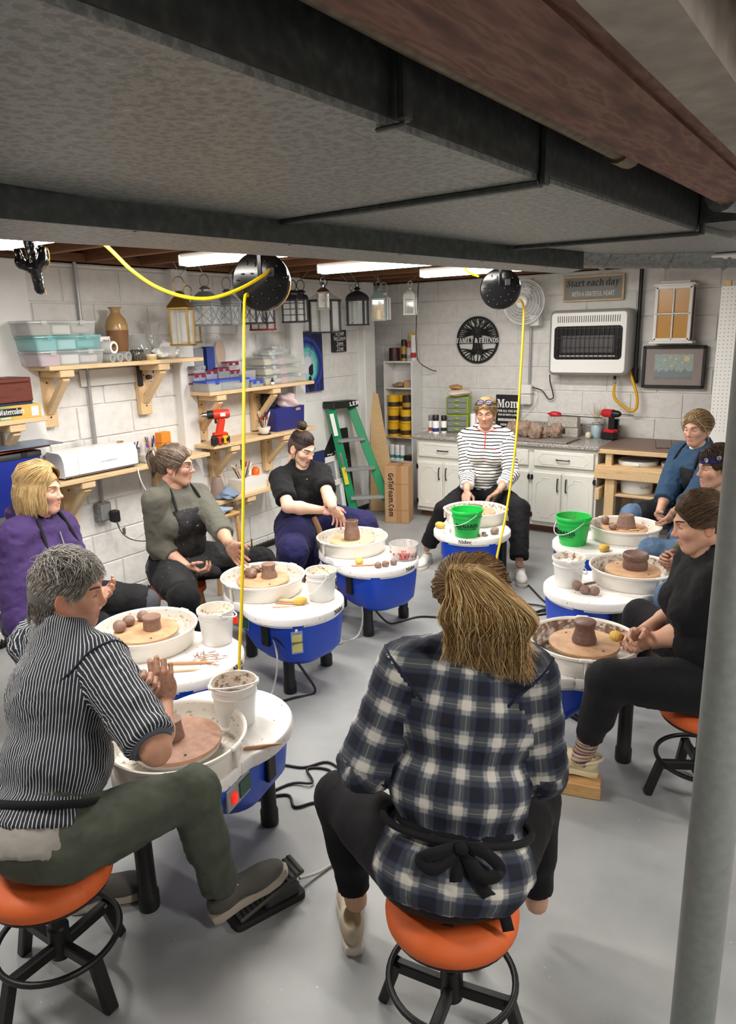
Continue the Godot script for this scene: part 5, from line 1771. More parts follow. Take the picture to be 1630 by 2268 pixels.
	ribbon.call([k, k + D * 0.08 + f[2] * 0.03 + f[0] * 0.05, k + V(0, -0.13, 0) + f[2] * 0.01 + f[0] * 0.085, k + V(0, -0.20, 0) + f[0] * 0.105])
	ribbon.call([k, k - f[0] * 0.06 + f[2] * 0.03 - f[1] * 0.015, k - f[0] * 0.085 - f[1] * 0.035 + f[2] * 0.02, k - f[0] * 0.05 - f[1] * 0.045 + f[2] * 0.03, k])
	ribbon.call([k, k + f[0] * 0.05 + f[2] * 0.03 + f[1] * 0.004, k + f[0] * 0.085 - f[1] * 0.03 + f[2] * 0.02, k + f[0] * 0.05 - f[1] * 0.045 + f[2] * 0.03, k])
	obj("knot", mb().sphere(k + f[2] * 0.012, V(0.017, 0.015, 0.013), 12), M.apron, t, off)
	var el: Vector3 = J.head
	var HT := head_frame(J)
	obj("earring", mb().tube(ring_pts(HT * V(-0.083, -0.05, 0.012), HT.basis.z.normalized(), Vector3.UP, 0.008, 0.012, 14), 0.0016, 6, true, true), M.brass, t, off)
	shoe(t, off, V(-1.0, 0.0, -1.335), V(-1.13, 0.01, -1.49), "runner", bump(mat(C("cdbfa6"), 0.85), M.fine, 0.1), mat(C("e6dfd2"), 0.6))

func woman_hoodie() -> void:
	var J := pose("p2")
	var purple := cloth(C("3d2b5c"), 0.8, 0.4)
	var hair := func(sk: Flesh, T: Transform3D) -> void:
		var base := lin("ae9060")
		hair_shell(sk, T, func(_p: Vector3, _t: int, _n: Vector3) -> Color: return base, [-0.045, 0.1, -0.1], func(s: SDF) -> void:
			for x in [-1.0, 1.0]:
				s.cap(V(x * 0.072, 0.02, 0.03), V(x * 0.082, -0.12, 0.025), 0.026, 0.022, 0.02)
				s.cap(V(x * 0.05, 0.02, 0.08), V(x * 0.06, -0.13, 0.07), 0.032, 0.026, 0.02)
			s.cap(V(0, 0.02, 0.09), V(0, -0.13, 0.085), 0.035, 0.03, 0.02), 0.009)
		strands(sk, T, 2400, 8, [lin("cdb07c"), lin("b5945f"), lin("dcc596"), lin("a08257"), lin("c2a26c")], 0.0014, func(g: RandomNumberGenerator, _i: int) -> Array:
			var ph := g.randf_range(-PI * 0.74, PI * 0.74)
			var c := V(0, 0.028, 0.012)
			var top := V(0.012 + g.randf_range(-0.008, 0.008), 0.125, g.randf_range(-0.07, 0.05))
			var P := []
			var eq := scalp(1.45, ph, 0.016)
			for k in 6:
				var s := k / 5.0
				var q := top.lerp(eq, s)
				P.append(c + (q - c).normalized() * lerpf((top - c).length(), (eq - c).length(), s) * (1.0 + 0.1 * sin(s * PI)))
			var L := g.randf_range(0.10, 0.155)
			if absf(ph) > PI * 0.6: L *= 0.92
			P.append(eq + V(eq.x * 0.15, -L * 0.5, 0.004 + g.randf_range(-0.006, 0.006)))
			P.append(eq + V(eq.x * 0.12 + g.randf_range(-0.006, 0.006), -L, -0.004))
			return P, 0.5)
		strands(sk, T, 700, 9, [lin("cdb07c"), lin("b5945f"), lin("dcc596"), lin("c2a26c")], 0.0013, func(g: RandomNumberGenerator, i: int) -> Array:
			var x := 1.0 if i % 2 else -1.0
			var d := g.randf()
			return curve([V(0.012, 0.122, -0.04 - 0.03 * d), V(x * 0.035, 0.1, -0.07 - 0.012 * d), V(x * 0.068, 0.06, -0.068 + 0.01 * d), V(x * (0.088 + 0.004 * d), 0.0, -0.04 + 0.01 * d), V(x * 0.092, -0.06, -0.025 + 0.015 * d), V(x * 0.088, -0.1 - 0.04 * g.randf(), -0.02 + 0.02 * d)], 3), 0.5)
	var o := {"fat": 1.13, "bust": 1.0, "skin": lin("dcae97"), "hair": hair, "brow": lin("a47f4d"), "iris": C("6a8ba0"), "eyes": 0.7, "mud": 0.3,
		"handR": [V(0.2, 1, -0.3), [0.35, 0.4, 0.45, 0.45], 0.05, 0.2], "handL": [V(0.3, 0.6, 0.6), [0.3, 0.35, 0.4, 0.45], 0.05, 0.0],
		"clothes": [
			{"n": "trousers", "net": leg_net(J, 0.01, 1.12, 1.92, 0.08), "mat": denim(C("3b3d42"), C("505359"), 72), "fold": 0.004},
			{"n": "shirt", "net": top_net(J, 0.006, 1.15, 1.0, 0.3, 0.0, 0.0095, 0.05, 0.035), "mat": M.black_cloth},
			{"n": "hoodie", "net": hood(J, top_net(J, 0.02, 1.14, 1.0, 1.94, 0.0, 0.009, 0.075, 0.02, 0.008)), "mat": purple, "fold": 0.011, "freq": 6.5, "seed": 4},
			{"n": "apron", "net": apron_net(J, 0.028, 1.14, 1.0, 0.62, 0.9, 0.12), "mat": M.apron, "fold": 0.004}]}
	var t := make_person("blonde woman in a purple hoodie at the left edge, looking right", J, o)
	var off := _t(V(-J.hip.x, 0, -J.hip.z))
	neck_straps(t, off, J, 0.64, 1.45, 0.1)
	var f := bone_frame(J)
	obj("zipper", mb().tube([J.neck - f[2] * 0.105 - f[1] * 0.05, J.neck - f[2] * 0.13 - f[1] * 0.12], 0.0035, 6), M.steel, t, off)

func hood(J: Dictionary, n: Dictionary) -> Dictionary:
	var f := bone_frame(J)
	var s := SDF.new(J.neck - V(0.2, 0.15, 0.2), J.neck + V(0.2, 0.15, 0.2), 0.009)
	s.cap(J.neck + f[0] * 0.075 + f[1] * 0.015 - f[2] * 0.02, J.neck + f[0] * 0.05 + f[2] * 0.075 + f[1] * 0.02, 0.026, 0.034, 0.03)
	s.cap(J.neck - f[0] * 0.075 + f[1] * 0.015 - f[2] * 0.02, J.neck - f[0] * 0.05 + f[2] * 0.075 + f[1] * 0.02, 0.026, 0.034, 0.03)
	s.cap(J.neck + f[0] * 0.05 + f[2] * 0.08 + f[1] * 0.01, J.neck - f[0] * 0.05 + f[2] * 0.08 + f[1] * 0.01, 0.036, 0.036, 0.04)
	s.cap(J.neck + f[2] * 0.08, J.neck + f[2] * 0.1 - f[1] * 0.09, 0.04, 0.02, 0.04)
	return merge(n, s.nets())

func slick(sk: Flesh, T: Transform3D, n: int, seed_: int, cols: Array, K: Vector3, limit: float, lift := 0.009) -> void:
	strands(sk, T, int(n * 2.0), seed_, cols, 0.0012, func(g: RandomNumberGenerator, _i: int) -> Array:
		var ph := g.randf_range(-PI, PI)
		var front := -cos(ph)
		var lo := lerpf(limit + 0.25, 1.85, smoothstep(-0.5, 0.1, front)) if front < 0.5 else lerpf(1.85, 1.15, smoothstep(0.5, 0.92, front))
		var th := g.randf_range(0.3, 1.0) * lo
		if g.randf() < 0.35: th = lo * g.randf_range(0.93, 1.03)
		var a := scalp(th, ph, lift * 0.8)
		var c := V(0, 0.028, 0.012)
		var P := []
		for k in 8:
			var s := k / 7.0
			var q := a.lerp(K, s)
			var want := lerpf((a - c).length(), (K - c).length(), s * s)
			P.append(c + (q - c).normalized() * maxf(want, 0.094) + V(0, g.randf_range(-0.001, 0.002), 0))
		return P)

func woman_apron() -> void:
	M.apron_spots = tri_mat(noise_tex([[0.0, C("131316")], [0.8, C("17171a")], [0.86, C("3a3a3c")], [0.9, C("c9c9c6")], [1.0, C("dcdcd8")]], 0.03, 77, 512, 4), V(2.4, 2.4, 2.4), 0.8)
	var J := pose("p3")
	var cols := [lin("5a4a3c"), lin("6e5d4d"), lin("4a3b30"), lin("837262"), lin("94857a")]
	var hair := func(sk: Flesh, T: Transform3D) -> void:
		var K := V(0, 0.06, 0.118)
		var b := lin("54463a")
		hair_shell(sk, T, func(_p: Vector3, _t: int, _n: Vector3) -> Color: return b, [-0.04, 0.098, -0.055], func(s: SDF) -> void:
			s.ell(V(0, 0.045, 0.14), Basis(), V(0.028, 0.045, 0.03), 0.02)
			s.cap(V(0, 0.03, 0.145), V(0, -0.05, 0.125), 0.026, 0.014, 0.02))
		slick(sk, T, 700, 11, cols, K, 1.9)
		strands(sk, T, 420, 12, cols, 0.0016, func(g: RandomNumberGenerator, _i: int) -> Array:
			var a := g.randf() * TAU
			var d := V(cos(a) * 0.03, sin(a) * 0.02, 0)
			return curve([K, K + d + V(0, 0.02, 0.025), K + d * 1.25 + V(0, -0.035, 0.03 + g.randf_range(0, 0.012)), K + d * 0.8 + V(g.randf_range(-0.015, 0.015), -0.1 - g.randf() * 0.04, 0.012)], 3))
		strands(sk, T, 120, 13, cols, 0.0014, func(g: RandomNumberGenerator, _i: int) -> Array:
			var x := 1.0 if g.randf() < 0.6 else -1.0
			return curve([V(x * 0.02, 0.105, -0.06), V(x * 0.055, 0.075, -0.085), V(x * (0.073 + g.randf() * 0.006), 0.03, -0.055), V(x * 0.078, -0.02 - g.randf() * 0.04, -0.02)], 3))
	var o := {"fat": 1.1, "bust": 1.1, "skin": lin("cb9c85"), "hair": hair, "brow": lin("5a4a3e"), "eyes": 0.55, "mud": 0.35,
		"handR": [V(-0.2, 0.8, -0.4), [0.7, 0.7, 0.7, 0.7], 0.03, 0.5], "handL": [V(0.3, 0.75, 0.5), [0.25, 0.3, 0.35, 0.4], 0.08, 0.0],
		"clothes": [
			{"n": "trousers", "net": leg_net(J, 0.012, 1.1, 1.93, 0.08, 0.01), "mat": M.black_cloth, "fold": 0.006},
			{"n": "shirt", "net": top_net(J, 0.014, 1.1, 1.1, 1.5, 0.0, 0.0088, 0.064, 0.028, 0.004), "mat": cloth(C("5e5d54"), 0.9, 0.3), "fold": 0.006, "freq": 8.0},
			{"n": "apron", "net": apron_net(J, 0.023, 1.1, 1.1, 0.8, 0.72, 0.1), "mat": M.apron_spots, "fold": 0.005}]}
	var t := make_person("woman in glasses, grey shirt and black apron with hair tied up", J, o)
	var off := _t(V(-J.hip.x, 0, -J.hip.z))
	neck_straps(t, off, J, 0.82, 1.2)
	var T := off * head_frame(J)
	var gl := obj("glasses", mb().tube(ring_pts(V(0.033, 0.0, -0.098), Vector3.RIGHT, Vector3.UP, 0.023, 0.015, 18), 0.0014, 6, true, true), M.dark_metal, t, T)
	obj("rim", mb().tube(ring_pts(V(-0.033, 0.0, -0.098), Vector3.RIGHT, Vector3.UP, 0.023, 0.015, 18), 0.0014, 6, true, true), M.dark_metal, gl)
	for x in [-1.0, 1.0]:
		obj("temple", mb().tube([V(x * 0.056, 0.004, -0.096), V(x * 0.079, 0.004, -0.05), V(x * 0.081, 0.0, 0.01)], 0.0014, 6), M.dark_metal, gl)
		obj("lens", mb().lathe([_p(0, 0), _p(0.9, 0), _p(0.9, 0.05), _p(0, 0.05)], 18, Vector3.ZERO), M.clear, gl, Transform3D(Basis(V(0.0245, 0, 0), V(0, 0, 0.0245), V(0, 0.0165, 0)), V(x * 0.033, 0, -0.099)))
	obj("hair_tie", mb().tube(ring_pts(V(0, 0.06, 0.122), Vector3.RIGHT, V(0, 0.9, 0.4), 0.02, 0.02, 14), 0.006, 8, true, true), cloth(C("cdbdae")), t, T)

func instructor() -> void:
	var J := pose("p4")
	var cols := [lin("2a211c"), lin("382c25"), lin("1e1714"), lin("4b3c32")]
	var hair := func(sk: Flesh, T: Transform3D) -> void:
		var K := V(0, 0.128, 0.045)
		var sh := lin("4a3d36"); var b := lin("241c18")
		hair_shell(sk, T, func(p: Vector3, _t: int, _n: Vector3) -> Color: return b if p.y > 0.055 else sh, [-0.04, 0.1, -0.07], func(s: SDF) -> void:
			s.ell(V(0, 0.15, 0.05), Basis(), V(0.034, 0.034, 0.032), 0.015), 0.004)
		strands(sk, T, 620, 21, cols, 0.0016, func(g: RandomNumberGenerator, _i: int) -> Array:
			var ph := g.randf_range(-PI, PI)
			var th := g.randf_range(0.55, 0.98)
			var a := scalp(th, ph, 0.007)
			var c := V(0, 0.028, 0.012)
			var P := []
			for k in 6:
				var q := a.lerp(K, k / 5.0)
				P.append(c + (q - c).normalized() * maxf(q.distance_to(c), 0.1))
			return P)
		strands(sk, T, 260, 22, cols, 0.0017, func(g: RandomNumberGenerator, _i: int) -> Array:
			var a := g.randf() * TAU; var z := g.randf_range(-0.8, 0.9)
			var P := []
			for k in 7:
				var q := a + k * 0.5
				P.append(V(0, 0.15, 0.05) + V(cos(q) * sqrt(1 - z * z) * 0.037, z * 0.036, sin(q) * sqrt(1 - z * z) * 0.035))
			return P)
		strands(sk, T, 90, 23, cols, 0.0015, func(g: RandomNumberGenerator, i: int) -> Array:
			var x := 1.0 if i % 2 else -1.0
			return curve([V(x * 0.068, 0.03, -0.03), V(x * 0.08, -0.01, -0.03 + g.randf() * 0.01), V(x * (0.078 + g.randf() * 0.006), -0.06, -0.03), V(x * 0.066, -0.1 - g.randf() * 0.02, -0.04 + g.randf_range(-0.01, 0.01))], 3))
	var b := bounds(J, ["hip", "hpL", "hpR", "knL", "knR", "anR", "anL"], 0.2)
	var s := SDF.new(b[0], b[1], 0.009)
	var f := bone_frame(J)
	s.ell(J.hip + V(0, 0.02, 0), Basis(), V(0.165, 0.14, 0.15), 0.03)
	for a in ["R", "L"]:
		put_leg(s, J, a, 0.022, 1.1, 1.0, 0.06)
	var kr: Vector3 = J.knR
	s.cap(kr, V(-2.76, 0.22, -3.14), 0.075, 0.09, 0.05)
	s.cap(J.hpR, V(-2.86, 0.24, -3.36), 0.1, 0.07, 0.05)
	s.cap(J.hip.lerp(kr, 0.5), V(-2.80, 0.3, -3.40), 0.09, 0.08, 0.06)
	s.cap(J.hpL, J.knL, 0.1, 0.085, 0.06)
	s.cap(J.knL, J.anL + V(0, 0.12, 0), 0.08, 0.085, 0.05)
	s.cut(J.hip + V(0, 0.13, 0), Vector3.UP, 0.3)
	s.cut(V(0, 0.17, 0), V(0, -1, 0))
	var skirt := s.nets()
	var o := {"fat": 1.08, "bust": 1.0, "skin": lin("deb6a0"), "hair": hair, "brow": lin("2a211c"), "eyes": 0.25, "lip": lin("a85a58"), "mud": 0.05,
		"handR": [V(-0.3, -0.8, -0.3), [0.2, 0.25, 0.35, 0.45], 0.06, 0.3], "handL": [V(0.2, 0.2, 0.9), [0.3, 0.4, 0.5, 0.55], 0.06, 0.2],
		"clothes": [
			{"n": "skirt", "net": skirt, "mat": cloth(C("1d1c4a"), 0.8, 0.4), "fold": 0.01, "freq": 7.0},
			{"n": "undershirt", "net": top_net(J, 0.006, 1.06, 1.0, 0.15, 0.05, 0.0095, 0.05, 0.028), "mat": M.black_cloth},
			{"n": "blouse", "net": top_net(J, 0.012, 1.06, 1.0, 0.74, 0.075, 0.0088, 0.075, 0.005, 0.01), "mat": cloth(C("18181a"), 0.9, 0.25), "fold": 0.009, "freq": 8.0}]}
	var t := make_person("instructor with a top knot, black blouse and navy skirt gesturing over her clay jar", J, o)
	var off := _t(V(-J.hip.x, 0, -J.hip.z))
	var T := off * head_frame(J)
	obj("belt", mb().tube(ring_pts(J.hip + f[1] * 0.105, f[0], f[2], 0.138, 0.118, 32), 0.013, 8, true, true), mat(C("1b1512"), 0.5), t, off)
	obj("sash", mb().tube(curve([J.hip + f[1] * 0.12 - f[2] * 0.13, J.hip - f[2] * 0.2 + f[1] * 0.04, J.hip - f[2] * 0.24 - V(0, 0.06, 0), J.hip - f[2] * 0.26 - V(0, 0.13, 0)], 4), [0.018, 0.019, 0.02, 0.021, 0.021, 0.022, 0.022, 0.023, 0.023, 0.024, 0.024, 0.024, 0.024], 8), cloth(C("8a6a4c")), t, off)
	var nk := ring_pts(J.neck - f[2] * 0.015 + f[1] * 0.0, f[0], (f[2] + f[1] * 0.6).normalized(), 0.062, 0.08, 30)
	for i in nk.size():
		if i % 1 == 0: obj("necklace_bead", mb().sphere(nk[i], V(0.0045, 0.0045, 0.0045), 6), mat(C("c9b48f") if i % 2 else C("6e5b49"), 0.4), t, off)
	obj("hair_stick", mb().tube([V(-0.075, 0.135, 0.06), V(0.085, 0.142, 0.03)], 0.003, 6), M.black, t, T)
	obj("hair_tie", mb().tube(ring_pts(V(0, 0.126, 0.045), Vector3.RIGHT, V(0, 0.15, 1), 0.028, 0.026, 16), 0.007, 8, true, true), cloth(C("b59258")), t, T)
	obj("skirt_trim", mb().tube(curve([V(-2.80, 0.19, -3.04), V(-2.70, 0.185, -3.04), V(-2.66, 0.19, -3.12)], 4), 0.022, 8), mat(C("96762f"), 0.5, 0.2), t, off)

func woman_striped() -> void:
	var J := pose("p5")
	var st := mat(Color.WHITE, 0.85)
	st.albedo_texture = stripes(32, [[0.3, C("1b1b1f")], [1.0, C("ecebe8")]])
	st.uv1_scale = V(1, 1.0 / 0.0235, 1)
	var cols := [lin("b59a72"), lin("9c8059"), lin("cbb48e"), lin("8a7050")]
	var hair := func(sk: Flesh, T: Transform3D) -> void:
		var K := V(0, -0.02, 0.108)
		var b := lin("93794f")
		hair_shell(sk, T, func(_p: Vector3, _t: int, _n: Vector3) -> Color: return b, [-0.04, 0.1, -0.06], func(s: SDF) -> void:
			s.cap(K, K + V(-0.03, -0.1, 0.01), 0.025, 0.016, 0.02))
		slick(sk, T, 620, 31, cols, K, 1.9)
		strands(sk, T, 200, 32, cols, 0.0016, func(g: RandomNumberGenerator, _i: int) -> Array:
			var d := V(g.randf_range(-0.02, 0.02), 0, g.randf_range(-0.015, 0.015))
			return curve([K, K + d + V(-0.01, -0.03, 0.02), K + d + V(-0.035, -0.09, 0.015), K + d * 0.6 + V(-0.045, -0.14, 0.0)], 3))
	var o := {"fat": 0.97, "bust": 0.85, "skin": lin("cd9e86"), "hair": hair, "brow": lin("7d6548"), "eyes": 0.3, "mud": 0.45,
		"handR": [V(0.2, -0.9, 0.2), [0.6, 0.65, 0.7, 0.75], 0.03, 0.6], "handL": [V(-0.3, -0.8, 0.2), [0.5, 0.55, 0.6, 0.65], 0.03, 0.6],
		"clothes": [
			{"n": "trousers", "net": leg_net(J, 0.016, 1.02, 1.9, 0.06, 0.012), "mat": M.black_cloth, "fold": 0.006},
			{"n": "undershirt", "net": top_net(J, 0.005, 0.97, 0.8, 0.2, 0.0, 0.0095, 0.05, 0.02), "mat": cloth(C("e6e0d6"))},
			{"n": "pullover", "net": top_net(J, 0.014, 0.97, 0.85, 1.62, -0.01, 0.0085, 0.062, 0.012, 0.008), "mat": st, "uv": top_uv(J), "seam": cloth(C("c9c8c6")), "fold": 0.008, "freq": 7.0}]}
	var t := make_person("woman in a black and white striped pullover facing the camera, sunglasses on her head", J, o)
	var off := _t(V(-J.hip.x, 0, -J.hip.z))
	var f := bone_frame(J)
	var T := off * head_frame(J)
	obj("zipper", mb().tube(curve([J.neck + f[1] * 0.0 - f[2] * 0.085, J.neck - f[1] * 0.06 - f[2] * 0.118, J.neck - f[1] * 0.12 - f[2] * 0.14], 4), 0.004, 6), M.red, t, off)
	for x in [-1.0, 1.0]:
		obj("piping", mb().tube(curve([J.neck - f[2] * 0.09 - f[1] * 0.012, J.neck + f[0] * x * 0.05 - f[2] * 0.075 + f[1] * 0.012, J.neck + f[0] * x * 0.08 - f[2] * 0.03 + f[1] * 0.02], 4), 0.003, 6), M.red, t, off)
	obj("chest_emblem", mb().box(J.neck - f[0] * 0.075 - f[1] * 0.115 - f[2] * 0.135, V(0.022, 0.01, 0.004), 0.002), M.red, t, off)
	var gl := obj("sunglasses", mb().tube(ring_pts(V(0.033, 0.105, -0.058), Vector3.RIGHT, V(0, 0.75, 0.65), 0.03, 0.02, 18), 0.003, 6, true, true), M.black_gloss, t, T)
	obj("rim", mb().tube(ring_pts(V(-0.033, 0.105, -0.058), Vector3.RIGHT, V(0, 0.75, 0.65), 0.03, 0.02, 18), 0.003, 6, true, true), M.black_gloss, gl)
	for x in [-1.0, 1.0]:
		obj("lens", mb().sphere(V(x * 0.033, 0.104, -0.057), V(0.029, 0.019, 0.003), 16, Basis(Vector3.RIGHT, 0.86)), mat(C("55506e"), 0.12), gl)
		obj("temple", mb().tube([V(x * 0.062, 0.105, -0.055), V(x * 0.088, 0.07, 0.0), V(x * 0.086, 0.02, 0.03)], 0.003, 6), M.black_gloss, gl)
	var sh := mat(C("dedbd4"), 0.6)
	shoe(t, off, V(-1.835, 0.0, -4.54), V(-1.725, 0.0, -4.34), "runner", sh, mat(C("c9c3b8"), 0.7))
	shoe(t, off, V(-2.54, 0.0, -4.52), V(-2.50, 0.0, -4.30), "runner", sh, mat(C("c9c3b8"), 0.7))

func woman_blue() -> void:
	var J := pose("p6")
	var cols := [lin("a88d66"), lin("8d7350"), lin("c0a780"), lin("746045"), lin("b79f7d")]
	var hair := func(sk: Flesh, T: Transform3D) -> void:
		var K := V(0.0, 0.0, 0.12)
		var b := lin("7d6747")
		hair_shell(sk, T, func(_p: Vector3, _t: int, _n: Vector3) -> Color: return b, [-0.04, 0.098, -0.06], func(s: SDF) -> void:
			s.ell(V(0, 0.02, 0.1), Basis(), V(0.06, 0.06, 0.04), 0.03), 0.012)
		slick(sk, T, 720, 41, cols, K, 1.9, 0.016)
		strands(sk, T, 160, 42, cols, 0.0016, func(g: RandomNumberGenerator, i: int) -> Array:
			var x := 1.0 if i % 2 else -1.0
			return curve([V(x * 0.015, 0.118, -0.055), V(x * 0.06, 0.085, -0.09), V(x * (0.083 + g.randf() * 0.008), 0.02, -0.05), V(x * (0.085 + g.randf() * 0.01), -0.05, -0.015), V(x * 0.08, -0.08 - g.randf() * 0.05, 0.0)], 3))
	var blue := cloth(C("2f4a66"), 0.85, 0.35)
	var o := {"fat": 1.0, "bust": 0.85, "skin": lin("cc9f89"), "hair": hair, "brow": lin("7c654c"), "eyes": 0.35, "mud": 0.55,
		"handR": [V(0.6, 0.3, 0.3), [0.45, 0.5, 0.55, 0.6], 0.04, 0.3], "handL": [V(-0.6, 0.5, 0.2), [0.4, 0.45, 0.5, 0.55], 0.04, 0.3],
		"clothes": [
			{"n": "jeans", "net": leg_net(J, 0.012, 1.0, 1.93, 0.08, 0.01), "mat": denim(C("3f5878"), C("6a83a3"), 73), "fold": 0.006},
			{"n": "shirt", "net": top_net(J, 0.008, 1.0, 0.85, 0.2, 0.0, 0.0095, 0.05, 0.028), "mat": cloth(C("d9d4cc"))},
			{"n": "sweatshirt", "net": top_net(J, 0.02, 1.02, 0.85, 1.45, 0.0, 0.0088, 0.066, 0.022, 0.012), "mat": blue, "fold": 0.009, "freq": 8.0},
			{"n": "apron", "net": apron_net(J, 0.028, 1.02, 0.85, 0.78, 0.72, 0.1), "mat": M.apron, "fold": 0.005}]}
	var t := make_person("woman in a blue sweatshirt and black apron seated before the work table", J, o)
	var off := _t(V(-J.hip.x, 0, -J.hip.z))
	neck_straps(t, off, J, 0.8, 1.15)
	var T := off * head_frame(J)
	for x in [-1.0, 1.0]:
		obj("earring", mb().sphere(V(x * 0.086, -0.055, 0.0), V(0.005, 0.009, 0.005), 8), M.white_gloss, t, T)
	obj("hair_tie", mb().tube(ring_pts(V(0, 0.0, 0.125), Vector3.RIGHT, Vector3.UP, 0.03, 0.03, 16), 0.017, 8, true, true), cloth(C("3b2c26")), t, T)

func man_bandana() -> void:
	var J := pose("p7")
	var hair := func(sk: Flesh, T: Transform3D) -> void:
		var b := lin("3a2a20")
		hair_shell(sk, T, func(_p: Vector3, _t: int, _n: Vector3) -> Color: return b, [-0.035, 0.09, -0.055], null, 0.01)
		strands(sk, T, 900, 51, [lin("46331f"), lin("38281c"), lin("5b4330"), lin("2a1e16")], 0.0017, func(g: RandomNumberGenerator, _i: int) -> Array:
			var ph := g.randf_range(-PI, PI)
			var th := acos(g.randf_range(-0.3 if cos(ph) > -0.3 else 0.55, 1.0))
			var p := scalp(th, ph, 0.008)
			var out := (p - V(0, 0.028, 0.012)).normalized()
			var d := V(g.randf_range(-0.4, 0.4), -0.5, g.randf_range(-0.3, 0.6))
			d = (d - out * d.dot(out)).normalized()
			return [p, p + d * 0.015 + out * 0.006, p + d * 0.032 + out * 0.006, p + d * 0.045])
	var o := {"male": true, "fat": 1.02, "skin": lin("c79b84"), "hair": hair, "brow": lin("4a3526"), "eyes": 0.5, "stubble": 0.25, "mud": 0.4,
		"handR": [V(0.2, 0.1, 0.9), [0.6, 0.65, 0.7, 0.7], 0.02, 0.3], "handL": [V(-0.1, 0.1, -0.9), [0.55, 0.6, 0.65, 0.7], 0.02, 0.2],
		"clothes": [
			{"n": "jeans", "net": leg_net(J, 0.012, 1.0, 1.93, 0.08, 0.012), "mat": denim(C("3a5474"), C("6d88a8"), 74), "fold": 0.006},
			{"n": "shirt", "net": top_net(J, 0.014, 1.02, 0.0, 1.72, 0.0, 0.009, 0.06, 0.028, 0.01), "mat": cloth(C("5e6249"), 0.85, 0.2), "fold": 0.007}]}
	var t := make_person("man with a navy bandana and olive shirt, mostly hidden behind the bun woman", J, o)
	var off := _t(V(-J.hip.x, 0, -J.hip.z))
	var T := off * head_frame(J)
	var s := SDF.new(V(-0.12, 0.0, -0.13), V(0.12, 0.12, 0.15), 0.005)
	s.ell(V(0, 0.03, 0.012), Basis(), V(0.090, 0.104, 0.110), 0.01)
	s.cut(V(0, 0.088, -0.08), V(0, 1, -0.12).normalized())
	s.cut(V(0, 0.036, -0.08), V(0, -1, 0.12).normalized())
	var bd := obj("bandana", flat_mesh(s.nets()), cloth(C("232659"), 0.8, 0.2), t, T)
	for k in 9:
		var a := -2.6 + k * 0.62
		var ctr := V(0, 0.06 + (0.008 if k % 2 else -0.004), 0.012)
		var out := V(sin(a) * 0.092, 0, cos(a) * 0.112)
		var n := V(sin(a), 0, cos(a)).normalized()
		var B := Basis(Vector3.UP.cross(n), Vector3.UP, n)
		var sp := PackedVector2Array([_p(-0.009, 0.009), _p(0, 0.012), _p(0.009, 0.009), _p(0.0085, -0.002), _p(0, -0.012), _p(-0.0085, -0.002)])
		obj("shield_mark", mb().tube([V(sp[0].x, sp[0].y, 0), V(sp[1].x, sp[1].y, 0), V(sp[2].x, sp[2].y, 0), V(sp[3].x, sp[3].y, 0), V(sp[4].x, sp[4].y, 0), V(sp[5].x, sp[5].y, 0)], 0.0013, 5, true, true), M.white, bd, Transform3D(B, ctr + out))
		obj("shield_mark", mb().beam(V(-0.004, -0.005, 0), V(0, 0.006, 0), 0.002, 0.002).beam(V(0.004, -0.005, 0), V(0, 0.006, 0), 0.002, 0.002).beam(V(-0.003, -0.001, 0), V(0.003, -0.001, 0), 0.002, 0.002), M.white, bd, Transform3D(B, ctr + out))
	shoe(t, off, V(-0.69, 0.0, -3.63), V(-0.82, 0.0, -3.55), "runner", mat(C("5c4a38"), 0.8), mat(C("6f6252"), 0.8))

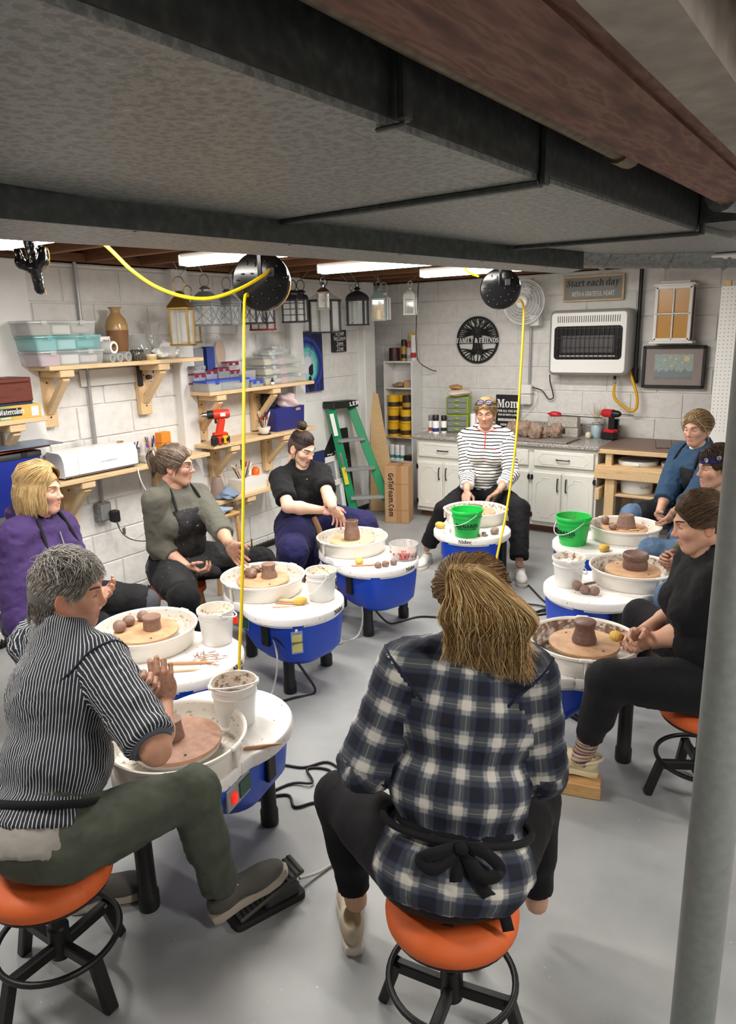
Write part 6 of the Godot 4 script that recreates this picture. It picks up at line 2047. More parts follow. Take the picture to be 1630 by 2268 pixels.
func woman_bun() -> void:
	var J := pose("p8")
	var cols := [lin("4f3b2b"), lin("5f4937"), lin("3e2e22"), lin("725a45")]
	var hair := func(sk: Flesh, T: Transform3D) -> void:
		var K := V(0, 0.055, 0.115)
		var b := lin("47352a")
		hair_shell(sk, T, func(_p: Vector3, _t: int, _n: Vector3) -> Color: return b, [-0.045, 0.1, -0.055], func(s: SDF) -> void:
			s.ell(V(0, 0.07, 0.15), Basis(), V(0.038, 0.038, 0.034), 0.015))
		slick(sk, T, 1000, 61, cols, K, 1.95)
		strands(sk, T, 220, 62, cols, 0.0018, func(g: RandomNumberGenerator, _i: int) -> Array:
			var a := g.randf() * TAU; var z := g.randf_range(-0.9, 0.9)
			var P := []
			for k in 7:
				var q := a + k * 0.5
				P.append(V(0, 0.07, 0.152) + V(cos(q) * sqrt(1 - z * z) * 0.041, sin(q) * sqrt(1 - z * z) * 0.041, z * 0.036))
			return P)
	var sock := top_stripe_mat()
	var o := {"fat": 1.1, "bust": 0.95, "skin": lin("d6a68c"), "hair": hair, "brow": lin("4a382b"), "eyes": 0.6, "iris": C("4a6272"), "mud": 0.35,
		"handR": [V(0.3, -0.4, 0.8), [0.6, 0.6, 0.65, 0.7], 0.03, 0.4], "handL": [V(0.2, -0.3, -0.8), [0.6, 0.65, 0.7, 0.7], 0.03, 0.4],
		"clothes": [
			{"n": "leggings", "net": leg_net(J, 0.009, 1.12, 1.8, 0.08), "mat": M.black_cloth, "fold": 0.003},
			{"n": "shirt", "net": top_net(J, 0.012, 1.12, 1.0, 0.66, -0.06, 0.0088, 0.06, 0.028, 0.012), "mat": M.black_cloth, "fold": 0.006, "freq": 8.0}]}
	var t := make_person("woman in black with a leopard scrunchie holding a sponge at the near right wheel", J, o)
	var off := _t(V(-J.hip.x, 0, -J.hip.z))
	var T := off * head_frame(J)
	var le := tri_mat(noise_tex([[0.0, C("241a14")], [0.42, C("2a1e16")], [0.46, C("d8c3a4")], [1.0, C("efe3cf")]], 0.04, 78, 256, 3), V(8, 8, 8), 0.8)
	var scr := mb()
	for k in 16:
		var a := TAU * k / 16
		scr.sphere(V(cos(a) * 0.034, 0.06 + sin(a) * 0.032, 0.122), V(0.015, 0.015, 0.016), 10)
	obj("scrunchie", scr, le, t, T)
	var A: Vector3 = J.anL
	var N: Vector3 = J.knL
	obj("sock", mb().tube([N.lerp(A, 0.76), N.lerp(A, 0.84), A, A + V(-0.02, -0.045, 0.02)], [0.041, 0.042, 0.039, 0.036], 18), sock, t, off)
	obj("hair_band", mb().tube(ring_pts(J.elL.lerp(J.wrL, 0.86), V(0.3, 0.2, 0.9).normalized(), V(-0.1, 0.95, -0.2).normalized(), 0.029, 0.027, 20), 0.0025, 6, true, true), mat(C("4a4a52"), 0.7), t, off)
	shoe(t, off, A + V(0.035, -0.105, -0.025), A + V(-0.13, -0.075, 0.05), "clog", mat(C("d9cba9"), 0.6), mat(C("d3c4a2"), 0.6))
	blob("sponge", "yellow sponge held by the woman in black", J.haL + V(-0.045, -0.005, -0.005), V(0.032, 0.02, 0.024), M.sponge, "sponge", "clay sponges", 0.04, 5.0, 91)
	var bl := obj("wooden_block", mb().box(V(0, 0.028, 0), V(0.235, 0.055, 0.09), 0.004), M.pine_old, null, Transform3D(Basis(Vector3.UP, 0.25), V(-0.745, 0, -2.38)))
	tag(bl, "short wooden block under the cream clog", "block")

func top_stripe_mat() -> StandardMaterial3D:
	var m := tri_mat(stripes(64, [[0.16, C("b9a58e")], [0.26, C("5a4136")], [0.42, C("a9836e")], [0.5, C("3a3550")], [0.62, C("c4b29a")], [0.7, C("8a4a3c")], [0.84, C("b79d83")], [1.0, C("43394a")]]), V(1, 1, 1), 0.9)
	m.uv1_scale = V(16, 16, 16)
	return m

func bx(called: String, label: String, cat: String, c: Vector3, s: Vector3, m: Material, bev := 0.003, turn := 0.0, group := "") -> Node3D:
	return tag(obj(called, mb().box(V(0, s.y / 2, 0), s, bev), m, null, Transform3D(Basis(Vector3.UP, turn), c)), label, cat, group)

func shelf(label: String, h: float, z0: float, z1: float, br: Array, drop := 0.33) -> void:
	var zc := (z0 + z1) / 2
	var t := thing("wall_shelf", label, "shelf", V(-3.8, h, zc), 0, "pine shelves on the left wall")
	obj("board", mb().box(V(0.002, -0.0125, 0), V(0.264, 0.025, z0 - z1), 0.003), M.pine_x, t)
	for z in br:
		var k: float = z - zc
		obj("wall_post", mb().box(V(-0.105, -0.025 - drop / 2, k), V(0.04, drop, 0.09), 0.003), M.pine_y, t)
		obj("arm", mb().box(V(0.01, -0.045, k), V(0.23, 0.04, 0.09), 0.003), M.pine_x, t)
		obj("brace", mb().beam(V(-0.09, -drop * 0.82, k), V(0.1, -0.07, k), 0.045, 0.035, 0.003), M.pine_x, t)
		for y in [-0.1, -drop * 0.9]:
			obj("screw", mb().sphere(V(-0.084, y, k), V(0.003, 0.006, 0.006), 8), M.black, t)

func tray(label: String, c: Vector3, s: Vector3, body: Material, lid: Material, fill: Array, turn := 0.0, called := "storage_box", group := "clear boxes on the shelves", lip := 0.012) -> Node3D:
	var t := thing(called, label, "box", c, turn, group)
	var rings := []
	for q in [[0.0, 0.93], [0.004, 0.95], [s.y - lip, 1.0]]:
		var ring := PackedVector3Array()
		var rp := rrect(s.x * q[1], s.z * q[1], 0.012, 3)
		for p in rp: ring.append(V(p.x, q[0], -p.y))
		ring.reverse()
		rings.append(ring)
	obj("tub", loft(mb(), rings), body, t)
	if lid:
		obj("lid", mb().prism(rrect(s.x * 1.03, s.z * 1.03, 0.014, 3), lip, V(0, s.y - lip, 0), Basis(Vector3.RIGHT, V(0, 0, -1), Vector3.UP), 0.003), lid, t)
		for k in [-0.28, 0.28]:
			obj("latch", mb().box(V(s.x * 0.515, s.y - 0.012, k * s.z), V(0.006, 0.026, 0.035), 0.002), lid, t)
	for i in fill.size():
		var f: Color = fill[i]
		var n := fill.size()
		obj("content", mb().box(V(0, s.y * 0.36, (i - (n - 1) / 2.0) * s.z * 0.86 / n), V(s.x * 0.8, s.y * (0.5 + 0.16 * (i % 3)), s.z * 0.8 / n), 0.006), mat(f, 0.7), t)
	return t

func lantern(label: String, c: Vector3, w: float, h: float, m: Material, o := {}) -> void:
	var t := thing("lantern", label, "lantern", c, o.get("turn", 0.3), "lanterns hanging from the joists")
	var b := w / 2
	var tk: float = o.get("bar", 0.012)
	obj("base", mb().box(V(0, 0.006, 0), V(w * 1.06, 0.012, w * 1.06), 0.003), m, t)
	obj("top_frame", mb().box(V(0, h, 0), V(w * 1.06, 0.014, w * 1.06), 0.003), m, t)
	for x in [-1, 1]:
		for z in [-1, 1]:
			obj("post", mb().box(V(x * (b - tk / 2), h / 2, z * (b - tk / 2)), V(tk, h, tk), 0.002), m, t)
	for k in 4:
		var R := Basis(Vector3.UP, k * PI / 2)
		obj("pane", mb().box(R * V(0, h / 2, b - tk * 0.6), V(w - tk * 2, h - 0.02, 0.002) if k % 2 == 0 else V(0.002, h - 0.02, w - tk * 2)), M.glass, t)
		if o.get("cross", false):
			obj("cross_bar", mb().beam(R * V(-b + tk, 0.02, b - tk * 0.5), R * V(b - tk, h - 0.02, b - tk * 0.5), 0.004, 0.004), m, t)
			obj("cross_bar", mb().beam(R * V(b - tk, 0.02, b - tk * 0.5), R * V(-b + tk, h - 0.02, b - tk * 0.5), 0.004, 0.004), m, t)
		for y in o.get("wires", []):
			obj("wire", mb().beam(R * V(-b, h * y, b), R * V(b, h * y, b), 0.004, 0.004), m, t)
	var rh: float = o.get("roof", w * 0.5)
	var cap: float = o.get("cap", 0.25)
	var rings := []
	for q in ([[1.04, 0.0], [1.0, 0.25], [0.86, 0.55], [0.6, 0.8], [cap, 1.0]] if o.get("dome", false) else [[1.08, 0.0], [cap, 1.0]]):
		var r: float = b * q[0]; var y: float = h + 0.007 + rh * q[1]
		rings.append(PackedVector3Array([V(-r, y, -r), V(-r, y, r), V(r, y, r), V(r, y, -r)]))
	if rh > 0.0:
		var rm := mb()
		for i in rings.size() - 1:
			for k in 4:
				rm.g += 1
				rm.quad(rings[i][k], rings[i][(k + 1) % 4], rings[i + 1][(k + 1) % 4], rings[i + 1][k])
		obj("roof", rm, M.glass if o.get("glass_roof", false) else m, t)
		obj("chimney", mb().lathe([_p(b * cap * 0.8, h + rh), _p(b * cap * 0.8, h + rh + 0.02), _p(b * cap * 1.3, h + rh + 0.024), _p(b * cap * 0.5, h + rh + 0.04), _p(0, h + rh + 0.042)], 16), m, t)
	var y1 := h + rh + 0.035
	var rr: float = o.get("ring", 0.03)
	obj("handle", mb().tube(ring_pts(V(0, y1 + rr * 1.2, 0), Vector3.RIGHT, Vector3.UP, rr, rr * 1.3, 18), 0.003, 6, true, true), o.get("handle", m), t)
	var zj := -6.1 + roundf((c.z + 6.1) / 0.406) * 0.406
	obj("hook", mb().tube([V(0, y1 + rr * 2.3, 0), Basis(Vector3.UP, -t.rotation.y) * V(0, maxf(2.15 - c.y, y1 + rr * 2.4), zj - c.z)], 0.002, 6), M.steel, t)
	if o.get("candle", false):
		obj("candle", mb().lathe([_p(0, 0.012), _p(w * 0.2, 0.012), _p(w * 0.2, h * 0.5), _p(0, h * 0.5)], 16), M.cream, t)

func cable(called: String, label: String, P: Array, r: float, m: Material, group := "", n := 6) -> void:
	var o: Vector3 = P[0]
	var L := []
	for p in curve(P, n): L.append(p - o)
	tag(obj(called, mb().tube(L, r, 8), m, null, _t(o)), label, "cord", group)

func reel(label: String, c: Vector3, turn: float) -> Node3D:
	var t := thing("cord_reel", label, "cord reel", c, turn, "hanging cord reels")
	var B := Basis(Vector3.RIGHT, PI / 2)
	obj("drum", mb().lathe([_p(0, -0.05), _p(0.1, -0.05), _p(0.115, -0.042), _p(0.118, -0.03), _p(0.118, 0.03), _p(0.115, 0.036), _p(0, 0.036)], 44, Vector3.ZERO, B), M.reel_yellow, t)
	obj("face", mb().lathe([_p(0.119, 0.02), _p(0.119, 0.032), _p(0.112, 0.043), _p(0.095, 0.046), _p(0.05, 0.05), _p(0, 0.05)], 44, Vector3.ZERO, B), M.black_gloss, t)
	for i in 22:
		var a := i * 2.399; var r := 0.028 + 0.0155 * sqrt(i * 1.05)
		obj("rib", mb().sphere(V(cos(a) * r, sin(a) * r, 0.05), V(0.009 if i % 2 else 0.0035, 0.0035 if i % 2 else 0.009, 0.004), 8), M.black_gloss, t)
	obj("bracket", mb().box(V(0, 0.075, 0.055), V(0.018, 0.11, 0.006), 0.002).box(V(0, 0.15, 0.0), V(0.03, 0.07, 0.12), 0.006), M.black_gloss, t)
	obj("cord_guide", mb().box(V(0.045, 0.035, 0.056), V(0.036, 0.042, 0.016), 0.005), M.black, t)
	return t

func make_left() -> void:
	M.pine_x = M.pine
	M.pine_y = wood(C("dcbf94"), C("c79f6c"), 25)
	M.pine_y.uv1_scale = V(9.0, 1.1, 9.0)
	M.pine_x = wood(C("dfc49b"), C("c9a473"), 26)
	M.pine_x.uv1_scale = V(9.0, 9.0, 1.1)
	M.reel_yellow = mat(C("d9a514"), 0.35)
	var X := -3.79
	shelf("upper pine shelf holding clear latch boxes and the brown vase", 1.553, -2.34, -3.47, [-2.45, -3.14])
	shelf("pine shelf holding blue-lidded box and organizer cases", 1.315, -3.5, -4.65, [-3.62, -4.2])
	shelf("middle pine shelf holding the red drill and brush bowl", 0.948, -3.5, -4.66, [-3.72, -4.3], 0.3)
	shelf("pine shelf holding the white cutting machine", 0.911, -2.3, -3.46, [-2.5, -3.2], 0.3)
	shelf("low pine shelf holding the clay vase and brush caddy", 0.548, -3.5, -4.28, [-3.85], 0.2)
	shelf("pine shelf at the left edge holding the watercolour set", 1.29, -1.3, -2.29, [-2.12], 0.3)
	var Y := 1.553
	var aqua := glass(C("8fd0d2"), 0.45, 0.12)
	tray("bottom clear latch box of the stack of three", V(X, Y, -2.50), V(0.22, 0.082, 0.42), M.clear2, M.clear2, [C("c9c4c8"), C("dadada"), C("c7a6b4")])
	tray("aqua latch box in the middle of the stack of three", V(X, Y + 0.083, -2.49), V(0.22, 0.08, 0.42), aqua, aqua, [C("a4c9cc"), C("e4efef"), C("bcd9da")])
	tray("top latch box of the stack, holding paper sheets", V(X - 0.005, Y + 0.164, -2.47), V(0.22, 0.078, 0.42), M.clear2, M.clear2, [C("b9b5a6"), C("d8d5cb"), C("a9a59b")])
	var cb := thing("white_carton", "white product carton behind the vinyl rolls", "box", V(X - 0.03, Y, -2.80), 0.15)
	obj("carton", mb().box(V(0, 0.075, 0), V(0.07, 0.15, 0.085), 0.002), M.paper, cb)
	text("lettering", "cricut", 0.02, M.black, cb, Transform3D(Basis(Vector3.UP, PI / 2), V(0.0355, 0.125, 0)), "Droid Sans", true)
	for i in 3: obj("print_line", mb().box(V(0.0355, 0.1 - i * 0.008, 0.012), V(0.001, 0.002, 0.04 - i * 0.008)), M.steel, cb)
	var roll := func(label: String, p: Vector3, r: float, m: Material, core: Material) -> void:
		var t := thing("vinyl_roll", label, "roll", p, 0.25, "rolls on the upper shelf")
		obj("sheet", mb().lathe([_p(r, -0.08), _p(r, 0.08), _p(r * 0.62, 0.08), _p(r * 0.62, -0.08), _p(r, -0.08)], 24, V(0, r, 0), Basis(V(0, 0, 1), PI / 2)), m, t)
		obj("core", mb().lathe([_p(r * 0.6, -0.081), _p(r * 0.6, 0.081), _p(r * 0.5, 0.081), _p(r * 0.5, -0.081)], 20, V(0, r, 0), Basis(V(0, 0, 1), PI / 2)), core, t)
	roll.call("white grid roll with a brown core", V(X + 0.02, Y + 0.05, -2.77), 0.036, M.paper, M.card)
	roll.call("clear film roll nearest the latch boxes", V(X + 0.03, Y, -2.745), 0.025, M.clear2, M.clear2)
	roll.call("clear film roll in the middle, under the grid roll", V(X + 0.03, Y, -2.80), 0.026, M.clear2, M.clear2)
	roll.call("clear film roll nearest the sparkly jar", V(X + 0.03, Y, -2.86), 0.03, M.clear2, M.clear2)
	var vs := thing("stoneware_vase", "tall stoneware vase, tan above and brown below", "vase", V(-3.80, Y, -2.905))
	obj("lower_glaze", mb().lathe([_p(0, 0), _p(0.042, 0), _p(0.046, 0.004), _p(0.06, 0.1), _p(0.0655, 0.16), _p(0.0665, 0.185)], 36), mat(C("835d3d"), 0.18), vs)
	obj("upper_glaze", mb().lathe([_p(0.0665, 0.185), _p(0.066, 0.215), _p(0.056, 0.25), _p(0.036, 0.275), _p(0.027, 0.29), _p(0.029, 0.305), _p(0.041, 0.318), _p(0.039, 0.321), _p(0.024, 0.3), _p(0.02, 0.28)], 36), mat(C("b1905f"), 0.22), vs)
	var spk := tri_mat(noise_tex([[0.0, C("0c0c0c")], [0.6, C("141414")], [0.68, C("b9b6ae")], [1.0, C("eeeae2")]], 0.09, 81, 256, 3), V(7, 7, 7), 0.2)
	var cj := thing("candle_jar", "round black sparkly candle jar", "candle", V(-3.735, Y, -2.985))
	obj("jar", mb().lathe([_p(0, 0), _p(0.028, 0), _p(0.044, 0.015), _p(0.047, 0.035), _p(0.042, 0.06), _p(0.034, 0.068), _p(0.03, 0.066), _p(0.036, 0.05), _p(0, 0.045)], 28), spk, cj)
	var hj := thing("salve_jar", "small flat jar with a gold lid beside the candle jar", "jar", V(-3.73, Y, -3.085))
	obj("jar", mb().lathe([_p(0, 0), _p(0.034, 0), _p(0.036, 0.004), _p(0.036, 0.022), _p(0, 0.022)], 24), mat(C("c8b070"), 0.4), hj)
	obj("lid", mb().lathe([_p(0.037, 0.022), _p(0.037, 0.036), _p(0, 0.037)], 24), mat(C("e2dcc8"), 0.4), hj)
	var bowl := func(label: String, p: Vector3, pr: Array, m: Material) -> Node3D:
		var t := thing("glass_bowl", label, "bowl", p, 0, "glassware on the upper shelf")
		obj("bowl", mb().lathe(pr, 32), m, t)
		return t
	var gb: Node3D = bowl.call("ribbed glass bowl stuffed with white tissue paper", V(-3.77, Y, -3.24), [_p(0, 0), _p(0.055, 0), _p(0.062, 0.01), _p(0.075, 0.06), _p(0.088, 0.078), _p(0.085, 0.08), _p(0.07, 0.06), _p(0.056, 0.012), _p(0, 0.008)], M.clear2)
	obj("tissue", crumple(V(0.075, 0.05, 0.085), 0.35, 9), M.paper, gb, _t(V(0, 0.05, 0)))
	obj("rice", mb().lathe([_p(0, 0.01), _p(0.054, 0.014), _p(0.06, 0.022), _p(0, 0.024)], 20), mat(C("d8c6a8"), 0.8), gb)
	bowl.call("wide clear glass vase behind the brown vase", V(-3.85, Y, -3.10), [_p(0, 0), _p(0.04, 0), _p(0.075, 0.03), _p(0.08, 0.09), _p(0.05, 0.14), _p(0.045, 0.16), _p(0.042, 0.16), _p(0.046, 0.14), _p(0.076, 0.09), _p(0, 0.01)], M.clear)
	bowl.call("flared clear glass vase at the back of the upper shelf", V(-3.86, Y, -3.21), [_p(0, 0), _p(0.045, 0), _p(0.05, 0.1), _p(0.04, 0.16), _p(0.075, 0.235), _p(0.072, 0.235), _p(0.036, 0.16), _p(0.046, 0.1), _p(0, 0.01)], M.clear)
	bowl.call("small clear tumbler beside the tissue bowl", V(-3.84, Y, -3.38), [_p(0, 0), _p(0.03, 0), _p(0.036, 0.13), _p(0.033, 0.13), _p(0.028, 0.008), _p(0, 0.008)], M.clear)
	Y = 1.315
	var red := mat(C("7e1630"), 0.4)
	var blu := mat(C("2b49b8"), 0.4)
	tray("flat clear box with a blue lid at the shelf front", V(-3.745, Y, -3.70), V(0.15, 0.075, 0.42), M.clear2, blu, [C("8d9197"), C("6f7780"), C("9a938a")])
	var k := 0
	for q in [[-3.86, 0.0, -3.555, 0.06, C("5a2030"), red, "lowest red-lidded tub beside the pilaster"], [-3.86, 0.062, -3.555, 0.06, C("3b3f7a"), red, "second red-lidded tub of the stack beside the pilaster"], [-3.86, 0.124, -3.56, 0.05, C("9ea2a6"), mat(C("8d9298"), 0.4), "grey-lidded tub on top of the stack beside the pilaster"], [-3.87, 0.076, -3.68, 0.062, C("3c3fa4"), red, "red-lidded tub with blue contents"], [-3.87, 0.076, -3.80, 0.075, C("141416"), red, "red-lidded tub with black contents"], [-3.87, 0.076, -3.91, 0.05, C("2a2e2c"), red, "lower red-lidded tub left of the yellow cord"], [-3.87, 0.127, -3.90, 0.06, C("6f7470"), red, "upper red-lidded tub left of the yellow cord"]]:
		tray(q[6], V(q[0], Y + q[1], q[2]), V(0.11, q[3], 0.115), M.clear2, q[5], [q[4]], 0.0, "food_tub", "lidded tubs on the organizer shelf", 0.01)
	tray("clear bin with crumpled blue film behind the yellow cord", V(-3.82, Y, -4.0), V(0.15, 0.13, 0.12), M.clear2, null, [C("3a44b4"), C("2c3696")])
	tray("small clear box with green beads under the blue film", V(-3.71, Y, -3.99), V(0.08, 0.05, 0.13), M.clear2, blu, [C("5d7a5c"), C("7c8f6a")], 0.0, "storage_box", "clear boxes on the shelves", 0.008)
	for q in [[0.0, 0.52, "lowest organizer case, beads and bottles inside"], [0.072, 0.49, "middle organizer case of three"], [0.144, 0.47, "top organizer case of three, coiled tape inside"]]:
		k += 1
		tray(q[2], V(-3.80, Y + q[0], -4.37 + k * 0.012), V(0.2, 0.07, q[1]), M.clear2, M.clear2, [C("c9bfa8"), C("a8b0a0"), C("c8a0a0"), C("b9bcc0"), C("cfc39a")])
	tray("small bead box lying across the organizer cases", V(-3.80, Y + 0.216, -4.33), V(0.12, 0.04, 0.24), M.clear2, M.clear2, [C("d8d8d4"), C("b8bcbc"), C("e0e0dc")])
	tray("smallest bead box on the very top", V(-3.80, Y + 0.257, -4.33), V(0.09, 0.025, 0.12), M.clear2, M.clear2, [C("cfd2d2")], 0.0, "storage_box", "clear boxes on the shelves", 0.008)
	var bt := thing("ink_bottle", "small black and white bottle at the shelf edge", "bottle", V(-3.69, Y, -4.17))
	obj("bottle", mb().lathe([_p(0, 0), _p(0.013, 0), _p(0.013, 0.03), _p(0.006, 0.036), _p(0.006, 0.05), _p(0, 0.05)], 16), M.black, bt)
	obj("wrapper", mb().lathe([_p(0.0135, 0.004), _p(0.0135, 0.024)], 16), M.paper, bt)
	bx("blue_box", "tall blue cardboard box standing behind the red-lidded tubs", "box", V(-3.89, Y, -3.73), V(0.05, 0.30, 0.075), mat(C("25408f"), 0.5))
	bx("blade_pack", "grey ribbed pack standing left of the tall blue box", "box", V(-3.90, Y, -3.63), V(0.04, 0.29, 0.09), mat(C("8f9295"), 0.5))
	var wd := thing("wooden_spoon_rest", "oval wooden board standing behind a clear case", "board", V(-3.90, Y + 0.15, -3.86))
	obj("board", mb().sphere(V(0, 0.1, 0), V(0.006, 0.095, 0.05), 24), M.tool, wd)
	obj("case", mb().box(V(0.02, 0.045, 0), V(0.004, 0.33, 0.2), 0.001), M.clear, wd)
	Y = 0.948
	var dr := func(label: String, p: Vector3, turn: float, col: Material, s: float) -> void:
		var t := thing("power_drill", label, "drill", p, turn)
		t.scale = V(s, s, s)
		obj("battery", mb().box(V(0, 0.027, 0), V(0.07, 0.054, 0.115), 0.008), M.black, t)
		obj("foot", mb().box(V(0, 0.063, 0), V(0.062, 0.022, 0.1), 0.008), col, t)
		obj("grip", mb().beam(V(0, 0.06, 0.008), V(0, 0.17, -0.018), 0.036, 0.05, 0.01, V(0, 0, 1)), col, t)
		obj("motor", mb().lathe([_p(0, -0.06), _p(0.026, -0.06), _p(0.032, -0.045), _p(0.033, 0.03), _p(0.029, 0.05), _p(0, 0.05)], 20, V(0, 0.195, -0.01), Basis(Vector3.RIGHT, PI / 2)), col, t)
		obj("collar", mb().lathe([_p(0.029, 0.05), _p(0.028, 0.085), _p(0.02, 0.09), _p(0, 0.09)], 20, V(0, 0.195, -0.01), Basis(Vector3.RIGHT, PI / 2)), M.black, t)
		obj("chuck", mb().lathe([_p(0.019, 0.09), _p(0.02, 0.115), _p(0.008, 0.138), _p(0, 0.138)], 16, V(0, 0.195, -0.01), Basis(Vector3.RIGHT, PI / 2)), M.chrome, t)
		obj("trigger", mb().box(V(0, 0.15, 0.024), V(0.016, 0.03, 0.014), 0.004), M.black, t)
		obj("vent_plate", mb().box(V(0.033, 0.195, -0.02), V(0.003, 0.024, 0.035), 0.001), M.paper, t)
	dr.call("red and black cordless drill standing on its battery", V(-3.72, Y, -3.62), -0.55, mat(C("d2381e"), 0.4), 1.05)
	for q in [[-3.37, C("1a1a1a"), "black tape measure beside the pilaster"], [-3.425, C("c4301c"), "black and red tape measure between two others"], [-3.475, C("e8b416"), "yellow tape measure next to the drill"]]:
		var tm := thing("tape_measure", q[2], "tape measure", V(-3.68 + 0.01, Y, q[0] - 0.14), 0.2, "tape measures by the drill")
		obj("case", mb().box(V(0, 0.03, 0), V(0.04, 0.06, 0.05), 0.01), mat(q[1], 0.4), tm)
		obj("badge", mb().lathe([_p(0.016, 0), _p(0.016, 0.003), _p(0, 0.003)], 14, V(0.02, 0.032, 0), Basis(V(0, 0, 1), -PI / 2)), M.black, tm)
	var bo := thing("brush_bowl", "cream pinch bowl on a small coaster", "bowl", V(-3.73, Y, -4.09))
	obj("coaster", mb().lathe([_p(0, 0), _p(0.05, 0), _p(0.05, 0.008), _p(0, 0.008)], 24), M.bronze, bo)
	obj("bowl", mb().lathe([_p(0, 0.008), _p(0.03, 0.008), _p(0.048, 0.045), _p(0.05, 0.058), _p(0.046, 0.058), _p(0.03, 0.02), _p(0, 0.018)], 28), M.cream, bo)
	brush_fan("bowl", V(-3.73, Y + 0.03, -4.09), 11, 0.035, 0.15, "in the cream bowl")
	var tote := tray("blue open tote with plastic-wrapped bags under the organizer shelf", V(-3.82, Y, -4.40), V(0.2, 0.19, 0.36), mat(C("232a78"), 0.4), null, [], 0.0, "tote", "blue totes on the shelves")
	obj("handle_hole", mb().prism(rrect(0.06, 0.02, 0.009), 0.003, V(0.1, 0.155, -0.09), Basis(V(0, 0, -1), Vector3.UP, Vector3.RIGHT)), mat(C("b98d92"), 0.6), tote)
	blob("plastic_bag", "clear plastic bag with pink contents piled in the blue tote", V(-3.81, Y + 0.17, -4.43), V(0.075, 0.06, 0.13), mat(C("d5bfc0"), 0.25), "bag", "bags in the tote", 0.22, 8.0, 31, 28)
	blob("plastic_bag", "dark crinkled bag at the left of the blue tote", V(-3.83, Y + 0.17, -4.27), V(0.06, 0.08, 0.07), mat(C("1c1a1e"), 0.25), "bag", "bags in the tote", 0.25, 9.0, 32, 24)
	Y = 0.911
	var cm := thing("cutting_machine", "white electronic cutting machine with rounded ends", "machine", V(-3.775, Y, -2.62))
	var prof := PackedVector2Array()
	for p in [[-0.08, 0.0], [0.085, 0.0], [0.092, 0.02], [0.09, 0.09], [0.075, 0.125], [0.05, 0.14], [-0.06, 0.145], [-0.08, 0.13]]: prof.append(_p(p[0], p[1]))
	obj("shell", mb().prism(prof, 0.52, V(0, 0.012, 0.26), Basis(Vector3.RIGHT, Vector3.UP, V(0, 0, 1)) * Basis(Vector3.RIGHT, Vector3.UP, V(0, 0, -1)), 0.012), M.white_gloss, cm)
	obj("front_door", mb().box(V(0.092, 0.066, -0.03), V(0.006, 0.09, 0.4), 0.003), M.white_gloss, cm)
	obj("seam_line", mb().box(V(0.0915, 0.019, 0), V(0.004, 0.004, 0.52)), mat(C("3a4668"), 0.4), cm)
	obj("dial", mb().lathe([_p(0.02, 0), _p(0.02, 0.008), _p(0, 0.009)], 20, V(0.0, 0.153, -0.2)), M.brass, cm)
	text("lettering", "Cricut Explore Air 2", 0.014, mat(C("a9a9ae"), 0.4), cm, Transform3D(Basis(Vector3.UP, PI / 2), V(0.0955, 0.075, -0.04)))
	for z in [-0.22, 0.22]: obj("foot", mb().box(V(0, 0.006, z), V(0.12, 0.012, 0.05), 0.003), M.rubber, cm)
	var pc := thing("pencil_cup", "purple lattice cup of pens beside the cutting machine", "cup", V(-3.84, Y, -2.96))
	obj("cup", mb().lathe([_p(0, 0), _p(0.036, 0), _p(0.046, 0.09), _p(0.044, 0.09), _p(0.034, 0.004), _p(0, 0.004)], 24), tri_mat(noise_tex([[0.0, C("2c2430")], [0.45, C("3a3040")], [0.5, C("8a7c90")], [1.0, C("9a8c9e")]], 0.05, 83, 256, 2), V(10, 10, 10), 0.6), pc)
	brush_fan("cup", V(-3.84, Y + 0.05, -2.96), 6, 0.022, 0.075, "in the purple lattice cup", true)
	var pg := thing("marker_jar", "glass jar of coloured markers behind the apron woman", "jar", V(-3.84, Y, -3.10))
	obj("jar", mb().lathe([_p(0, 0), _p(0.036, 0), _p(0.038, 0.08), _p(0.036, 0.08), _p(0.034, 0.004), _p(0, 0.004)], 24), M.clear2, pg)
	brush_fan("jar", V(-3.84, Y + 0.03, -3.10), 7, 0.022, 0.13, "in the glass marker jar", true)
	for q in [[0.0, 0.0, "lower"], [0.072, 0.15, "upper, tilted"]]:
		bx("crayon_carton", q[2] + " orange carton behind the marker jar", "box", V(-3.85, Y + q[0] + 0.02, -3.22), V(0.06, 0.07, 0.09), mat(C("e08a2a"), 0.55), 0.003, q[1], "orange cartons")
	tray("clear tub beside the cutting machine", V(-3.76, Y, -3.0), V(0.09, 0.06, 0.1), M.clear2, M.clear2, [C("d8d4d0")], 0.0, "storage_box", "clear boxes on the shelves", 0.01)
	for q in [[-2.38, "left"], [-2.62, "right"]]:
		bowl.call("clear drinking glass behind the cutting machine, " + q[1], V(-3.895, Y, q[0]), [_p(0, 0), _p(0.026, 0), _p(0.03, 0.19), _p(0.028, 0.19), _p(0.024, 0.006), _p(0, 0.006)], M.clear)
	Y = 0.548
	tag(obj("clay_vase", mb().lathe([_p(0, 0), _p(0.05, 0), _p(0.052, 0.02), _p(0.046, 0.1), _p(0.032, 0.15), _p(0.03, 0.158), _p(0.027, 0.158), _p(0.028, 0.14), _p(0.03, 0.02), _p(0, 0.01)], 32), mat(C("8d7a70"), 0.7), null, _t(V(-3.77, Y, -3.60))), "unglazed clay vase behind the apron woman's shoulder", "vase")
	var ca := tray("white caddy of brushes and tools on the low shelf", V(-3.78, Y, -3.93), V(0.15, 0.11, 0.28), M.white, null, [], 0.0, "tool_caddy", "tool caddies")
	obj("handle", mb().box(V(0, 0.135, -0.02), V(0.02, 0.06, 0.03), 0.005), M.white, ca)
	brush_fan("caddy", V(-3.78, Y + 0.07, -3.87), 12, 0.05, 0.15, "in the white caddy")
